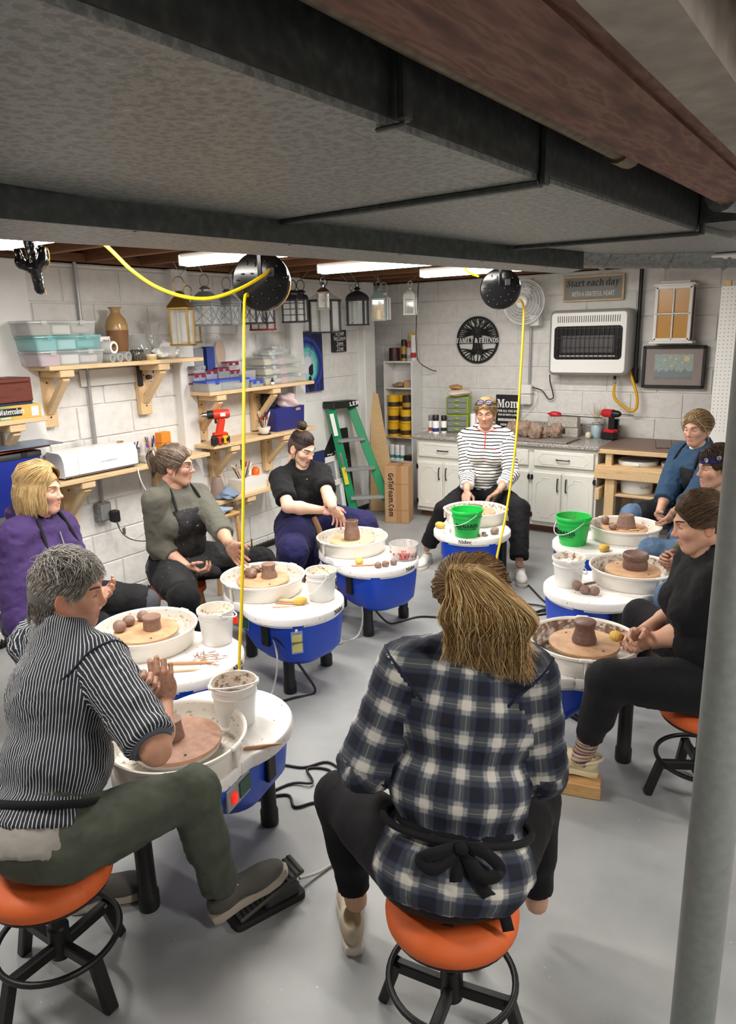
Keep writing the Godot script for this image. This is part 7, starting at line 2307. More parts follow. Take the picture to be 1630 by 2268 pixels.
	blob("putty_knife_case", "orange plastic pouch standing in the white caddy", V(-3.78, Y + 0.08, -4.02), V(0.03, 0.045, 0.045), mat(C("f0691c"), 0.4), "pouch", "caddy contents", 0.1, 5.0, 33)
	blob("towel", "crumpled blue towel hanging off the low shelf", V(-3.72, Y, -3.64), V(0.07, 0.035, 0.11), cloth(C("7f93ab")), "towel", "towels", 0.35, 9.0, 34, 28)
	Y = 1.29
	var wc := thing("watercolour_set", "boxed watercolour set, orange fading to green", "box set", V(-3.76, Y, -2.05))
	obj("box", mb().box(V(0, 0.037, 0), V(0.18, 0.074, 0.42), 0.002), gradient_mat(C("e8b054"), C("4aa66c")), wc)
	obj("title_bar", mb().box(V(0.0905, 0.04, 0.02), V(0.001, 0.042, 0.24)), M.black, wc)
	obj("barcode", mb().box(V(0.0905, 0.036, -0.175), V(0.001, 0.05, 0.04)), M.paper, wc)
	text("lettering", "A World of Watercolors", 0.036, M.paper, wc, Transform3D(Basis(Vector3.UP, PI / 2), V(0.0915, 0.042, 0.02)), "Droid Serif", true, 0.001, 0.62)
	text("lettering", "PAINT BY NUMBERS", 0.015, M.paper, wc, Transform3D(Basis(Vector3.UP, PI / 2), V(0.0915, 0.012, 0.02)), "Droid Sans", true, 0.001, 0.8)
	bx("notebook", "thin navy notebook between the watercolour set and the wooden case", "book", V(-3.77, Y + 0.075, -2.0), V(0.2, 0.014, 0.44), mat(C("232a4e"), 0.6))
	var wcs := thing("wooden_case", "reddish brown wooden case at the left edge", "case", V(-3.77, Y + 0.09, -1.99))
	obj("body", mb().box(V(0, 0.05, 0), V(0.22, 0.1, 0.46), 0.004), wood_dark(), wcs)
	obj("lid", mb().box(V(0, 0.113, 0), V(0.22, 0.025, 0.46), 0.004), wood_dark(), wcs)
	bx("art_print", "glossy art folder with blue and red bands lying on the tote", "folder", V(-3.73, 1.145, -2.07), V(0.26, 0.006, 0.5), mat(C("5f6f86"), 0.3), 0.001, -0.12)
	bx("art_print", "red-edged sheet below the glossy folder", "folder", V(-3.75, 1.13, -2.03), V(0.25, 0.006, 0.46), mat(C("b8483c"), 0.3), 0.001, 0.05)
	var tb := tray("blue tote with a black lid behind the blonde woman", V(-3.76, 0.80, -1.98), V(0.26, 0.32, 0.44), mat(C("1f2f8c"), 0.35), M.black, [], 0.0, "tote", "blue totes on the shelves", 0.03)
	struct("trim_bracket", mb().box(V(-3.86, 0.78, -1.9), V(0.12, 0.03, 0.7), 0.003), M.pine_x)
	var cd := thing("conduit", "steel conduit running down the left wall to an outlet", "conduit", V(-3.91, 0.7, -2.74))
	obj("pipe", mb().tube([V(0, -0.02, 0), V(0, 1.43, 0)], 0.011, 12), M.steel, cd)
	obj("outlet_box", mb().box(V(0.005, -0.075, 0.01), V(0.05, 0.12, 0.1), 0.006), M.galv, cd)
	obj("cover", mb().box(V(0.033, -0.075, 0.01), V(0.006, 0.1, 0.07), 0.003), M.steel, cd)
	bx("power_adapter", "black plug-in power adapter in the wall outlet", "plug", V(-3.85, 0.555, -2.775), V(0.055, 0.075, 0.05), M.black, 0.006)
	cable("cable", "white cord from the cutting machine to the outlet", [V(-3.66, 0.905, -2.84), V(-3.65, 0.82, -2.85), V(-3.68, 0.68, -2.93), V(-3.72, 0.56, -2.95), V(-3.76, 0.46, -2.92), V(-3.84, 0.43, -2.86), V(-3.855, 0.62, -2.76)], 0.004, M.white, "cords on the left wall")
	cable("cable", "thin black cord hanging from the adapter to the right", [V(-3.85, 0.56, -2.78), V(-3.84, 0.47, -2.81), V(-3.85, 0.40, -2.9), V(-3.86, 0.36, -3.05), V(-3.87, 0.36, -3.3)], 0.003, M.black, "cords on the left wall")
	bx("paper_tag", "small printed tag on the adapter cord", "tag", V(-3.835, 0.46, -2.82), V(0.003, 0.045, 0.035), mat(C("4f5148"), 0.6), 0.0005, 0.4)
	var rd := thing("reindeer_sign", "white plank with a painted peeking reindeer and red hat", "sign", V(-3.915, 1.46, -3.0))
	obj("plank", mb().box(V(0, 0, 0), V(0.012, 0.1, 0.62), 0.002), M.trim, rd)
	for q in [[0.02, 0.05, 0.016, C("c2302c")], [0.0, 0.055, 0.012, C("6b4428")], [-0.025, -0.055, 0.014, C("c2302c")], [-0.028, -0.09, 0.012, C("c2302c")], [-0.026, -0.02, 0.013, C("6b4428")]]:
		obj("painted_mark", mb().lathe([_p(q[2], 0), _p(q[2], 0.002), _p(0, 0.002)], 12, V(0.006, q[0], q[1] - 0.16), Basis(V(0, 0, 1), -PI / 2)), mat(q[3], 0.7), rd)
	for s in [0.0, 1.0]:
		obj("antler", mb().tube([V(0.008, 0.0, -0.19 - s * 0.045), V(0.008, 0.025, -0.2 - s * 0.05), V(0.008, 0.042, -0.185 - s * 0.05)], 0.003, 6).tube([V(0.008, 0.02, -0.2 - s * 0.05), V(0.008, 0.035, -0.215 - s * 0.05)], 0.003, 6), M.black, rd)
	var sc := thing("scissors_case", "black tool pouch hanging behind the shelf brace", "pouch", V(-3.875, 1.42, -3.10))
	obj("pouch", mb().box(V(0, 0.03, 0), V(0.02, 0.13, 0.04), 0.006), M.black, sc)
	obj("clip", mb().box(V(0.02, 0.02, -0.05), V(0.02, 0.03, 0.03), 0.004), M.dark_metal, sc)
	var cv := thing("canvas_painting", "canvas painted with a teal moon arch and black creatures", "painting", V(-3.91, 1.45, -4.86))
	obj("stretcher", mb().box(V(0, 0, 0), V(0.03, 0.5, 0.42), 0.002), mat(C("14172e"), 0.7), cv)
	obj("picture", mb_uv(V(0.0155, -0.25, 0.21), V(0.0155, -0.25, -0.21), 0.5), image_mat(paint_canvas()), cv)
	var ws := thing("word_sign", "black word sign behind the largest lantern", "sign", V(-3.915, 1.61, -5.34))
	obj("board", mb().box(V(0, 0, 0), V(0.025, 0.19, 0.2), 0.002), M.black, ws)
	k = 0
	for w in ["dream", "believe", "love", "live"]:
		text("lettering", w, 0.042, M.paper, ws, Transform3D(Basis(Vector3.UP, PI / 2), V(0.0135, 0.07 - k * 0.045, 0)), "Droid Sans Mono", true, 0.001)
		obj("rule", mb().box(V(0.0132, 0.05 - k * 0.045, 0), V(0.001, 0.002, 0.13)), M.paper, ws)
		k += 1
	hang_things()

func mb_uv(a: Vector3, b: Vector3, h: float) -> MB:
	var m := mb()
	m.uvquad(a, b, b + V(0, h, 0), a + V(0, h, 0))
	return m

func image_mat(im: Image, rough := 0.6) -> StandardMaterial3D:
	var m := mat(Color.WHITE, rough)
	m.albedo_texture = ImageTexture.create_from_image(im)
	return m

func gradient_mat(a: Color, b: Color) -> StandardMaterial3D:
	var im := Image.create(64, 4, false, Image.FORMAT_RGB8)
	for x in 64: im.fill_rect(Rect2i(x, 0, 1, 4), b.lerp(a, smoothstep(0.3, 0.75, x / 63.0)))
	var m := tri_mat(ImageTexture.create_from_image(im), V(2.2, 2.2, 2.2), 0.5)
	m.uv1_offset = V(0.5, 0.5, 0.5)
	return m

func wood_dark() -> StandardMaterial3D:
	if not M.has("cherry"):
		M.cherry = wood(C("6b2b1c"), C("4c1a10"), 27)
		M.cherry.uv1_scale = V(9, 9, 1.2)
	return M.cherry

func crumple(r: Vector3, lump: float, seed_: int) -> MB:
	var nz := noise3(9.0, seed_)
	var m := mb()
	var f := func(i: int, k: int) -> Vector3:
		var th := PI * i / 10; var a := TAU * (k % 20) / 20
		var d := V(sin(th) * cos(a), -cos(th), sin(th) * sin(a))
		return d * r * (1.0 + lump * 2.0 * nz.get_noise_3dv(d * 0.12))
	for i in 10:
		for k in 20:
			m.g += 1
			if i > 0: m.tri(f.call(i, k), f.call(i + 1, k + 1), f.call(i, k + 1))
			if i < 9: m.tri(f.call(i, k), f.call(i + 1, k), f.call(i + 1, k + 1))
	return m

func brush_fan(where: String, c: Vector3, n: int, spread: float, L: float, label: String, pens := false) -> void:
	var g := RandomNumberGenerator.new()
	g.seed = n * 7 + int(L * 100)
	var looks := ["white", "pale", "red-tipped", "dark", "slim", "broad", "short", "long", "tan", "brown", "grey", "leaning"]
	for i in n:
		var a := TAU * i / n
		var d := V(cos(a) * spread * 0.8, L * g.randf_range(0.75, 1.1), sin(a) * spread * 1.6)
		var p := c + V(cos(a), 0, sin(a)) * spread * 0.3
		var t := thing("pen" if pens else "paintbrush", looks[i % 12] + (" pen " if pens else " brush ") + label, "pen" if pens else "brush", p, 0, "brushes and pens in cups")
		var pal := [C("e8e4dc"), C("d9c8a8"), C("a33a30"), C("2a2a2c"), C("c9b290"), C("8a6a48")] if not pens else [C("1c1c22"), C("d94a8a"), C("2a58b8"), C("7a4aa0"), C("e0c030"), C("2c2c30"), C("d8d8d8")]
		obj("handle", mb().tube([V(0, 0, 0), d * 0.7], [0.003, 0.004], 6), mat(pal[i % pal.size()], 0.5), t)
		obj("tip", mb().tube([d * 0.7, d * 0.78, d * 0.92, d], [0.004, 0.0055, 0.006, 0.001] if not pens else [0.0042, 0.0042, 0.0042, 0.003], 6), mat(pal[(i + 2) % pal.size()], 0.7), t)

func paint_canvas() -> Image:
	var w := 105; var h := 125
	var im := Image.create(w, h, false, Image.FORMAT_RGB8)
	var nz := noise3(0.05, 8)
	for y in h:
		for x in w:
			var u := (x - 50.0) / 46.0; var v := (y - 68.0) / 50.0
			var r := sqrt(u * u + v * v) + nz.get_noise_2d(x, y) * 0.06
			var c := C("1b2352")
			if r < 0.35: c = C("cfd2dc")
			elif r < 0.55: c = C("8fc6cf")
			elif r < 0.72: c = C("5fbfb4")
			elif r < 0.8: c = C("2f7f9a")
			elif r < 0.9: c = C("2a4c9c")
			elif r < 1.0: c = C("16205a")
			elif r < 1.15: c = C("2b3f9e")
			if y > 108 and r > 0.3: c = C("121228") if int(x / 9.0 + nz.get_noise_2d(x, 0) * 5.0) % 2 else C("27368a")
			im.set_pixel(x, y, c)
	for q in [[62, 80, 8, 11], [66, 72, 4, 6], [58, 98, 5, 7], [60, 112, 12, 8]]:
		for y in range(q[1] - q[3], q[1] + q[3]):
			for x in range(q[0] - q[2], q[0] + q[2]):
				if pow((x - q[0]) / float(q[2]), 2) + pow((y - q[1]) / float(q[3]), 2) < 1.0 and x < w and y < h: im.set_pixel(x, y, C("0a0a12"))
	for k in 12:
		for s in 4:
			for q in [[70 - k * 0.9, 18 + k * 3.0], [20 + k * 0.4, 22 + k * 2.0]]:
				im.set_pixel(clampi(int(q[0]) + s * (1 if k % 2 else -1), 0, w - 1), clampi(int(q[1]) - s, 0, h - 1), C("0a0a14"))
				im.set_pixel(int(q[0]), int(q[1]), C("0a0a14"))
	return im

func hang_things() -> void:
	var gv := mat(C("7f8486"), 0.5, 0.6)
	var bk := mat(C("232326"), 0.5)
	var X := -3.45
	lantern("tall brass lantern with a square bronze top, leftmost", V(X, 1.635, -3.11), 0.12, 0.22, M.brass, {"roof": 0.06, "cap": 0.45, "ring": 0.035, "turn": 0.5})
	lantern("brass and glass lantern standing behind the tall brass one", V(X - 0.2, 1.645, -3.36), 0.1, 0.2, M.brass, {"roof": 0.05, "ring": 0.03})
	lantern("galvanized dome-top lantern with crossed sides, in front", V(X, 1.75, -3.32), 0.135, 0.13, gv, {"dome": true, "cross": true, "roof": 0.07, "cap": 0.42, "turn": 0.4})
	lantern("galvanized dome-top lantern behind the cord reel's left side", V(X - 0.02, 1.75, -3.53), 0.115, 0.13, gv, {"dome": true, "cross": true, "roof": 0.06, "cap": 0.42})
	lantern("black lantern with crossed sides, under the cord reel", V(X, 1.757, -3.74), 0.11, 0.16, bk, {"cross": true, "roof": 0.05})
	lantern("dark lantern beside the red one, crossed sides", V(X - 0.06, 1.76, -3.93), 0.1, 0.16, bk, {"cross": true, "roof": 0.05, "turn": 0.1})
	lantern("red lantern mostly hidden behind the cord reel", V(X - 0.14, 1.715, -3.99), 0.14, 0.17, mat(C("7d1f22"), 0.5), {"roof": 0.06})
	lantern("black wire cage lantern with slatted top", V(X, 1.763, -4.17), 0.125, 0.16, bk, {"wires": [0.35, 0.6, 0.85], "roof": 0.025, "cap": 0.8, "turn": 0.2})
	lantern("narrow black lantern behind the wire cage lantern", V(X - 0.08, 1.77, -4.36), 0.08, 0.17, bk, {"roof": 0.02, "cap": 0.8})
	lantern("largest dark-framed glass lantern", V(X, 1.684, -4.54), 0.19, 0.24, bk, {"roof": 0.07, "cap": 0.12, "glass_roof": true, "turn": 0.25, "bar": 0.018})
	lantern("small chrome lantern hanging in front of the largest one", V(X + 0.16, 1.85, -4.32), 0.07, 0.12, M.chrome, {"roof": 0.03, "ring": 0.016})
	lantern("matte black lantern with a bell-shaped roof", V(X, 1.736, -4.98), 0.15, 0.2, mat(C("1d1e21"), 0.6), {"dome": true, "roof": 0.06, "cap": 0.3, "turn": 0.35, "bar": 0.018, "ring": 0.015})
	lantern("pale green lantern just left of the bell-roofed black one", V(X - 0.1, 1.77, -5.04), 0.08, 0.16, mat(C("9aa9a6"), 0.4), {"roof": 0.05, "ring": 0.015})
	lantern("pale green glass lantern with a pointed roof", V(X, 1.77, -5.29), 0.12, 0.18, mat(C("93a5a3"), 0.35), {"roof": 0.06, "cap": 0.3, "turn": 0.5, "ring": 0.018, "candle": true})
	lantern("white lantern right behind the pale green one", V(X - 0.06, 1.78, -5.47), 0.095, 0.18, M.white, {"roof": 0.02, "cap": 0.7})
	lantern("small white lantern with pierced crown, rightmost of the row", V(-3.3, 1.815, -5.56), 0.1, 0.14, M.white, {"dome": true, "roof": 0.06, "cap": 0.3, "ring": 0.018, "turn": 0.3})
	var cc := thing("cactus_ornament", "shiny black hammered cactus ornament hanging at the upper left", "ornament", V(-2.4, 1.865, -1.52), 1.0)
	var s := SDF.new(V(-0.07, -0.02, -0.03), V(0.07, 0.19, 0.03), 0.0045)
	s.cap(V(0.012, 0.0, 0), V(0.0, 0.155, 0), 0.016, 0.02, 0.01)
	s.cap(V(0.005, 0.06, 0), V(-0.038, 0.085, 0), 0.014, 0.014, 0.012)
	s.cap(V(-0.038, 0.085, 0), V(-0.042, 0.12, 0), 0.015, 0.013, 0.01)
	s.cap(V(0.005, 0.07, 0), V(0.036, 0.095, 0), 0.014, 0.014, 0.012)
	s.cap(V(0.036, 0.095, 0), V(0.038, 0.13, 0), 0.014, 0.012, 0.01)
	var r := s.nets()
	crease(r, 0.0022, 60.0, 5)
	obj("cactus", flat_mesh(r), M.black_gloss, cc)
	obj("rim", mb().tube(curve([V(0.03, -0.016, 0), V(0.022, 0.05, 0), V(0.052, 0.085, 0), V(0.052, 0.135, 0), V(0.026, 0.135, 0), V(0.022, 0.1, 0)], 4), 0.002, 6), M.brass, cc)
	obj("hook", mb().tube([V(0, 0.17, 0), Basis(Vector3.UP, -1.0) * V(0, 0.285, -0.114)], 0.002, 6), M.steel, cc)
	var dl := thing("disc_light", "round white ceiling disc beside the cactus ornament", "light", V(-2.72, 2.085, -1.86))
	obj("disc", mb().lathe([_p(0, 0), _p(0.1, 0), _p(0.112, 0.01), _p(0.115, 0.03), _p(0.1, 0.05), _p(0, 0.05)], 36), M.white, dl)
	reel("large black and yellow cord reel on the left", V(-2.118, 1.905, -2.365), 0.60)
	reel("black and yellow cord reel in front of the white fan", V(-1.85, 1.915, -4.17), 0.38)
	cable("extension_cord", "yellow cord drooping from the ceiling to the left cord reel", [V(-2.40, 2.16, -1.64), V(-2.312, 2.016, -1.764), V(-2.249, 1.935, -1.808), V(-2.2, 1.875, -1.873), V(-2.137, 1.837, -1.954), V(-2.091, 1.833, -2.047), V(-2.06, 1.868, -2.166), V(-2.035, 1.918, -2.273), V(-2.05, 1.945, -2.335)], 0.0068, M.yellow, "yellow extension cords")
	cable("extension_cord", "yellow cord hanging straight down from the left cord reel", [V(-2.14, 1.85, -2.30), V(-2.118, 1.81, -2.25), V(-2.021, 1.419, -2.106), V(-1.93, 1.006, -1.965), V(-1.88, 0.7, -1.875), V(-1.89, 0.42, -1.845), V(-1.88, 0.15, -1.84), V(-1.82, 0.012, -1.9)], 0.0068, M.yellow, "yellow extension cords")
	cable("extension_cord", "yellow cord hanging from the right cord reel past the striped woman", [V(-1.772, 1.857, -4.271), V(-1.733, 1.782, -4.25), V(-1.689, 1.365, -4.115), V(-1.649, 0.983, -3.963), V(-1.63, 0.662, -3.815), V(-1.622, 0.469, -3.699), V(-1.65, 0.2, -3.6), V(-1.75, 0.012, -3.5)], 0.0068, M.yellow, "yellow extension cords")
	cable("extension_cord", "short yellow cord feeding the right cord reel from above", [V(-2.03, 2.13, -4.05), V(-2.02, 2.03, -4.05), V(-1.96, 1.99, -4.1)], 0.0068, M.yellow, "yellow extension cords")

func plate(P: Array, d: float) -> PackedVector2Array:
	var p := PackedVector2Array()
	for q in P: p.append(_p(q[0], q[1]))
	return p

func panel_line(parent: Node, c: Vector3, w: float, h: float, n: float, arch: bool) -> void:
	var a := w / 2; var b := h / 2
	var P := [V(-a + n, b, 0), V(a - n, b, 0), V(a - n * 0.9, b - n * 0.5, 0), V(a - n * 0.3, b - n * 0.8, 0), V(a, b - n * 1.3, 0), V(a, -b + n * 1.3, 0), V(a - n * 0.3, -b + n * 0.8, 0), V(a - n * 0.9, -b + n * 0.5, 0), V(a - n, -b, 0), V(-a + n, -b, 0), V(-a + n * 0.9, -b + n * 0.5, 0), V(-a + n * 0.3, -b + n * 0.8, 0), V(-a, -b + n * 1.3, 0), V(-a, b - n * 1.3, 0), V(-a + n * 0.3, b - n * 0.8, 0), V(-a + n * 0.9, b - n * 0.5, 0)]
	obj("panel_bead", mb().tube(P, 0.0032, 6, true, true), M.cab, parent, _t(c))

func pull(parent: Node, c: Vector3, L: float, up: bool) -> void:
	var d := V(0, 1, 0) if up else V(1, 0, 0)
	obj("handle", mb().tube(curve([c - d * L / 2, c - d * L / 2 + V(0, 0, 0.016), c + V(0, 0, 0.022), c + d * L / 2 + V(0, 0, 0.016), c + d * L / 2], 3), 0.005, 8), M.pewter, parent)

func cabinet(label: String, x0: float, x1: float) -> void:
	var w := x1 - x0
	var t := thing("base_cabinet", label, "cabinet", V((x0 + x1) / 2, 0, -5.94), 0, "white base cabinets along the back wall")
	obj("carcass", mb().box(V(0, 0.40, 0), V(w, 0.665, 0.58), 0.002), M.cab, t)
	obj("toe_kick", mb().box(V(0, 0.035, -0.04), V(w, 0.068, 0.5), 0.0), M.joist, t)
	var d := obj("drawer", mb().box(V(0, 0.64, 0.302), V(w - 0.05, 0.13, 0.022), 0.005), M.cab, t)
	panel_line(d, V(0, 0.64, 0.313), w - 0.13, 0.085, 0.03, false)
	pull(d, V(0, 0.64, 0.313), 0.1, false)
	for s in [-1, 1]:
		var dw := w / 2 - 0.03
		var o := obj("door", mb().box(V(s * (w / 4 - 0.003), 0.315, 0.302), V(dw, 0.42, 0.022), 0.005), M.cab, t)
		panel_line(o, V(s * (w / 4 - 0.003), 0.315, 0.313), dw - 0.07, 0.33, 0.05, true)
		pull(o, V(s * 0.035, 0.43, 0.313), 0.1, true)
		for y in [0.16, 0.48]:
			obj("hinge", mb().box(V(s * (w / 2 - 0.012), y, 0.312), V(0.018, 0.045, 0.006), 0.002).box(V(s * (w / 2 - 0.02), y, 0.314), V(0.012, 0.03, 0.006), 0.002), M.black, o)

func can(called: String, label: String, p: Vector3, r: float, h: float, body: Material, band: Color, group := "paint cans", lid: Material = null) -> void:
	var t := thing(called, label, "can", p, rn.randf() * TAU, group)
	obj("body", mb().lathe([_p(0, 0), _p(r, 0), _p(r, h * 0.94), _p(r * 1.03, h * 0.95), _p(r * 1.03, h), _p(r * 0.92, h), _p(r * 0.9, h * 0.97), _p(0, h * 0.97)], 24), body, t)
	obj("wrapper", mb().lathe([_p(r * 1.012, h * 0.16), _p(r * 1.012, h * 0.5)], 24), mat(band, 0.5), t)
	if lid: obj("lid", mb().lathe([_p(r * 0.9, h), _p(r * 0.9, h * 1.03), _p(0, h * 1.03)], 20), lid, t)

func spray(label: String, p: Vector3, r: float, h: float, body: Color, cap: Color, band: Color, called := "spray_can") -> void:
	var t := thing(called, label, "can", p, 0.4, "spray cans and bottles")
	obj("body", mb().lathe([_p(0, 0), _p(r, 0), _p(r, h * 0.68), _p(r * 0.8, h * 0.73)], 20), mat(body, 0.35), t)
	obj("cap", mb().lathe([_p(r * 0.95, h * 0.7), _p(r * 0.95, h * 0.97), _p(r * 0.85, h), _p(0, h)], 20), mat(cap, 0.4), t)
	obj("wrapper", mb().lathe([_p(r * 1.01, h * 0.12), _p(r * 1.01, h * 0.32)], 20), mat(band, 0.5), t)

func make_back() -> void:
	M.cab = bump(tri_mat(noise_tex([[0.0, C("dcdcd4")], [1.0, C("e6e6df")]], 0.01, 91, 256), V(1, 1, 1), 0.4, 0.0, true), M.fine, 0.03)
	M.pine_z = M.pine
	M.heater_side = mat(C("b4b6b5"), 0.4)
	M.pewter = mat(C("4a4440"), 0.3, 0.8)
	var gran := tri_mat(noise_tex([[0.0, C("4f4b48")], [0.3, C("857f7a")], [0.45, C("a8a39e")], [0.55, C("8d8782")], [0.7, C("c4c0bb")], [1.0, C("dcd9d5")]], 0.035, 92, 512, 5), V(2.6, 2.6, 2.6), 0.25, 0.0, true)
	cabinet("white base cabinet beside the bookcase, left of the striped woman", -3.30, -2.74)
	cabinet("white base cabinet behind the striped woman", -2.74, -2.20)
	cabinet("white base cabinet next to the wooden work table", -2.20, -1.655)
	var ct := thing("countertop", "grey speckled laminate countertop along the back wall", "countertop", V(-2.49, 0.735, -5.92))
	obj("slab", mb().box(V(0, 0.016, 0.0), V(1.70, 0.032, 0.62), 0.008), gran, ct)
	obj("backsplash", mb().box(V(0, 0.08, -0.295), V(1.70, 0.1, 0.025), 0.005), gran, ct)
	var Y := 0.768
	spray("grey-capped spray can, leftmost on the counter", V(-3.235, Y, -5.80), 0.026, 0.16, C("e8e8e8"), C("77787a"), C("b0482c"))
	spray("black-capped white spray can in front", V(-3.165, Y, -5.76), 0.03, 0.17, C("f0f0f0"), C("1a1a1c"), C("2a3a7a"))
	spray("black-capped spray can beside the green drawers", V(-3.12, Y, -5.83), 0.026, 0.16, C("ececec"), C("1a1a1c"), C("28282a"))
	var lime := mat(C("93ad2c"), 0.4)
	for k in 2:
		var t := thing("drawer_unit", ["lower", "upper"][k] + " lime green three-drawer plastic unit", "drawers", V(-3.04, Y + k * 0.163, -5.97), 0.25, "lime drawer units on the counter")
		obj("frame", mb().box(V(0, 0.08, -0.012), V(0.2, 0.16, 0.17), 0.006), lime, t)
		for i in 3:
			var d := obj("drawer", mb().box(V(0, 0.03 + i * 0.05, 0.078), V(0.18, 0.043, 0.014), 0.004), mat(C("7d8180"), 0.3), t)
			obj("handle", mb().sphere(V(0, 0.03 + i * 0.05, 0.088), V(0.026, 0.009, 0.008), 12), lime, d)
	blob("folded_cloth", "folded cream cloths piled on the green drawers", V(-3.03, Y + 0.325, -5.97), V(0.14, 0.038, 0.1), cloth(C("d8cdbb")), "cloth", "cloths on the drawers", 0.15, 7.0, 41, 28)
	blob("orange_rag", "orange printed rag on top of the cream cloths", V(-3.06, Y + 0.385, -5.95), V(0.085, 0.024, 0.055), cloth(C("b98a5a")), "cloth", "cloths on the drawers", 0.3, 9.0, 42, 24)
	for q in [[-2.90, "left"], [-2.84, "right"]]:
		spray("white squeeze bottle right of the green drawers, " + q[1] + " one", V(q[0], Y, -5.98), 0.027, 0.17, C("e9e9e6"), C("f2f2f0"), C("d8dada"), "squeeze_bottle")
	var mo := thing("word_sign", "black sign reading Mom behind the striped woman", "sign", V(-2.645, Y, -6.16))
	obj("board", mb().box(V(0, 0.165, 0), V(0.22, 0.33, 0.018), 0.003), M.black, mo)
	var k := 0
	for l in [["Mom", 0.1, 0.25, "Droid Serif"], ["FOR ALL YOU DO", 0.03, 0.185, "Droid Sans"], ["YOU DO WITH LOVE", 0.024, 0.15, "Droid Sans"], ["FROM ABOVE", 0.026, 0.06, "Droid Sans"]]:
		text("lettering", l[0], l[1], M.paper, mo, _t(V(0.005, l[2], 0.0095)), l[3], true, 0.001, 0.82)
	obj("banner", mb().box(V(0, 0.105, 0.0095), V(0.17, 0.022, 0.001)), M.paper, mo)
	text("lettering", "YOU ARE SO SPECIAL", 0.018, M.black, mo, _t(V(0, 0.105, 0.0105)), "Droid Sans", true, 0.001, 0.8)
	bx("clay_board", "grey board under the clay heap on the counter", "board", V(-2.16, Y, -5.80), V(0.52, 0.016, 0.3), tri_mat(noise_tex([[0.0, C("7b756f")], [1.0, C("938c85")]], 0.02, 93, 256), V(3, 3, 3), 0.8), 0.002, -0.06)
	var names := ["leftmost clay lump beside the Mom sign", "clay lump behind the yellow cord", "clay lump right of the yellow cord", "tall clay lump on the grey board", "small clay lump bridging the heap", "rightmost clay lump on the grey board"]
	var at := [[-2.50, 0.065, -5.93], [-2.42, 0.075, -5.88], [-2.33, 0.075, -5.80], [-2.21, 0.07, -5.74], [-2.15, 0.05, -5.80], [-2.07, 0.065, -5.84]]
	for i in 6:
		blob("clay_lump", names[i], V(at[i][0], Y + (0.016 if i > 1 else 0.0), at[i][2]), V(at[i][1] * 0.85, at[i][1], at[i][1] * 0.8), M.clay_dry, "clay", "raw clay lumps on the counter", 0.22, 11.0, 60 + i, 28)
	var tx := thing("tissue_box", "patterned tissue boxes stacked on the counter", "box", V(-2.08, Y, -6.08), 0.1)
	var fl := tri_mat(noise_tex([[0.0, C("9a958c")], [0.5, C("b5b0a6")], [1.0, C("cfcac0")]], 0.03, 94, 256), V(6, 6, 6), 0.7)
	obj("lower_box", mb().box(V(0, 0.042, 0), V(0.25, 0.084, 0.12), 0.003), fl, tx)
	obj("opening", mb().box(V(-0.03, 0.05, 0.0605), V(0.1, 0.05, 0.001)), mat(C("3a322c"), 0.9), tx)
	obj("upper_box", mb().box(V(-0.005, 0.127, 0.01), V(0.25, 0.084, 0.12), 0.003), fl, tx)
	var rs := thing("red_brush", "red cloth flag on a thin black rod resting on the tissue boxes", "rod", V(-2.13, Y + 0.172, -6.05), -0.05)
	obj("rod", mb().tube([V(0.02, 0.008, 0), V(0.4, 0.01, 0.06)], 0.004, 6), M.black, rs)
	obj("flag", crumple(V(0.06, 0.022, 0.03), 0.2, 3), M.red, rs, _t(V(-0.03, 0.016, 0)))
	blob("pug_figurine", "small cream pug figurine with a black muzzle", V(-1.855, Y, -6.02), V(0.03, 0.03, 0.026), mat(C("d8cdb8"), 0.5), "figurine", "counter ornaments", 0.06, 5.0, 71)
	var pj := thing("flower_jar", "pale blue jar with twine and dried flowers", "vase", V(-1.815, Y, -6.11))
	obj("jar", mb().lathe([_p(0, 0), _p(0.04, 0), _p(0.046, 0.01), _p(0.046, 0.09), _p(0.036, 0.11), _p(0.036, 0.125), _p(0.033, 0.125), _p(0.033, 0.1), _p(0, 0.02)], 28), mat(C("a9bec6"), 0.25), pj)
	obj("twine", mb().tube(ring_pts(V(0, 0.115, 0), Vector3.RIGHT, V(0, 0, 1), 0.039, 0.039, 18), 0.005, 6, true, true), M.card, pj)
	var g := RandomNumberGenerator.new()
	g.seed = 3
	for i in 34:
		var a := g.randf() * TAU; var s := g.randf_range(0.03, 0.1)
		obj("dried_stem", mb().tube([V(0, 0.11, 0), V(cos(a) * s * 0.4, 0.18, sin(a) * s * 0.3), V(cos(a) * s, 0.21 + g.randf() * 0.08, sin(a) * s * 0.6)], [0.0015, 0.004, 0.001], 5), mat(C("ded6c4") if i % 3 else C("b9ab90"), 0.9), pj)
	var ml := thing("power_drill", "red and black impact drill leaning on the counter's right end", "drill", V(-1.685, Y, -6.03), 1.2)
	obj("battery", mb().box(V(0, 0.03, 0), V(0.075, 0.06, 0.12), 0.008), M.black, ml)
	obj("battery_top", mb().box(V(0, 0.072, 0.01), V(0.07, 0.03, 0.1), 0.008), M.red, ml)
	obj("grip", mb().box(V(0, 0.14, 0.015), V(0.036, 0.12, 0.05), 0.012), M.black, ml)
	obj("motor", mb().lathe([_p(0, -0.07), _p(0.03, -0.07), _p(0.034, -0.05), _p(0.034, 0.03), _p(0, 0.03)], 18, V(0, 0.215, 0), Basis(Vector3.RIGHT, PI / 2)), M.red, ml)
	obj("nose", mb().lathe([_p(0.032, 0.03), _p(0.026, 0.08), _p(0.013, 0.1), _p(0.003, 0.102), _p(0.003, 0.22), _p(0, 0.22)], 16, V(0, 0.215, 0), Basis(Vector3.RIGHT, PI / 2)), M.dark_metal, ml)
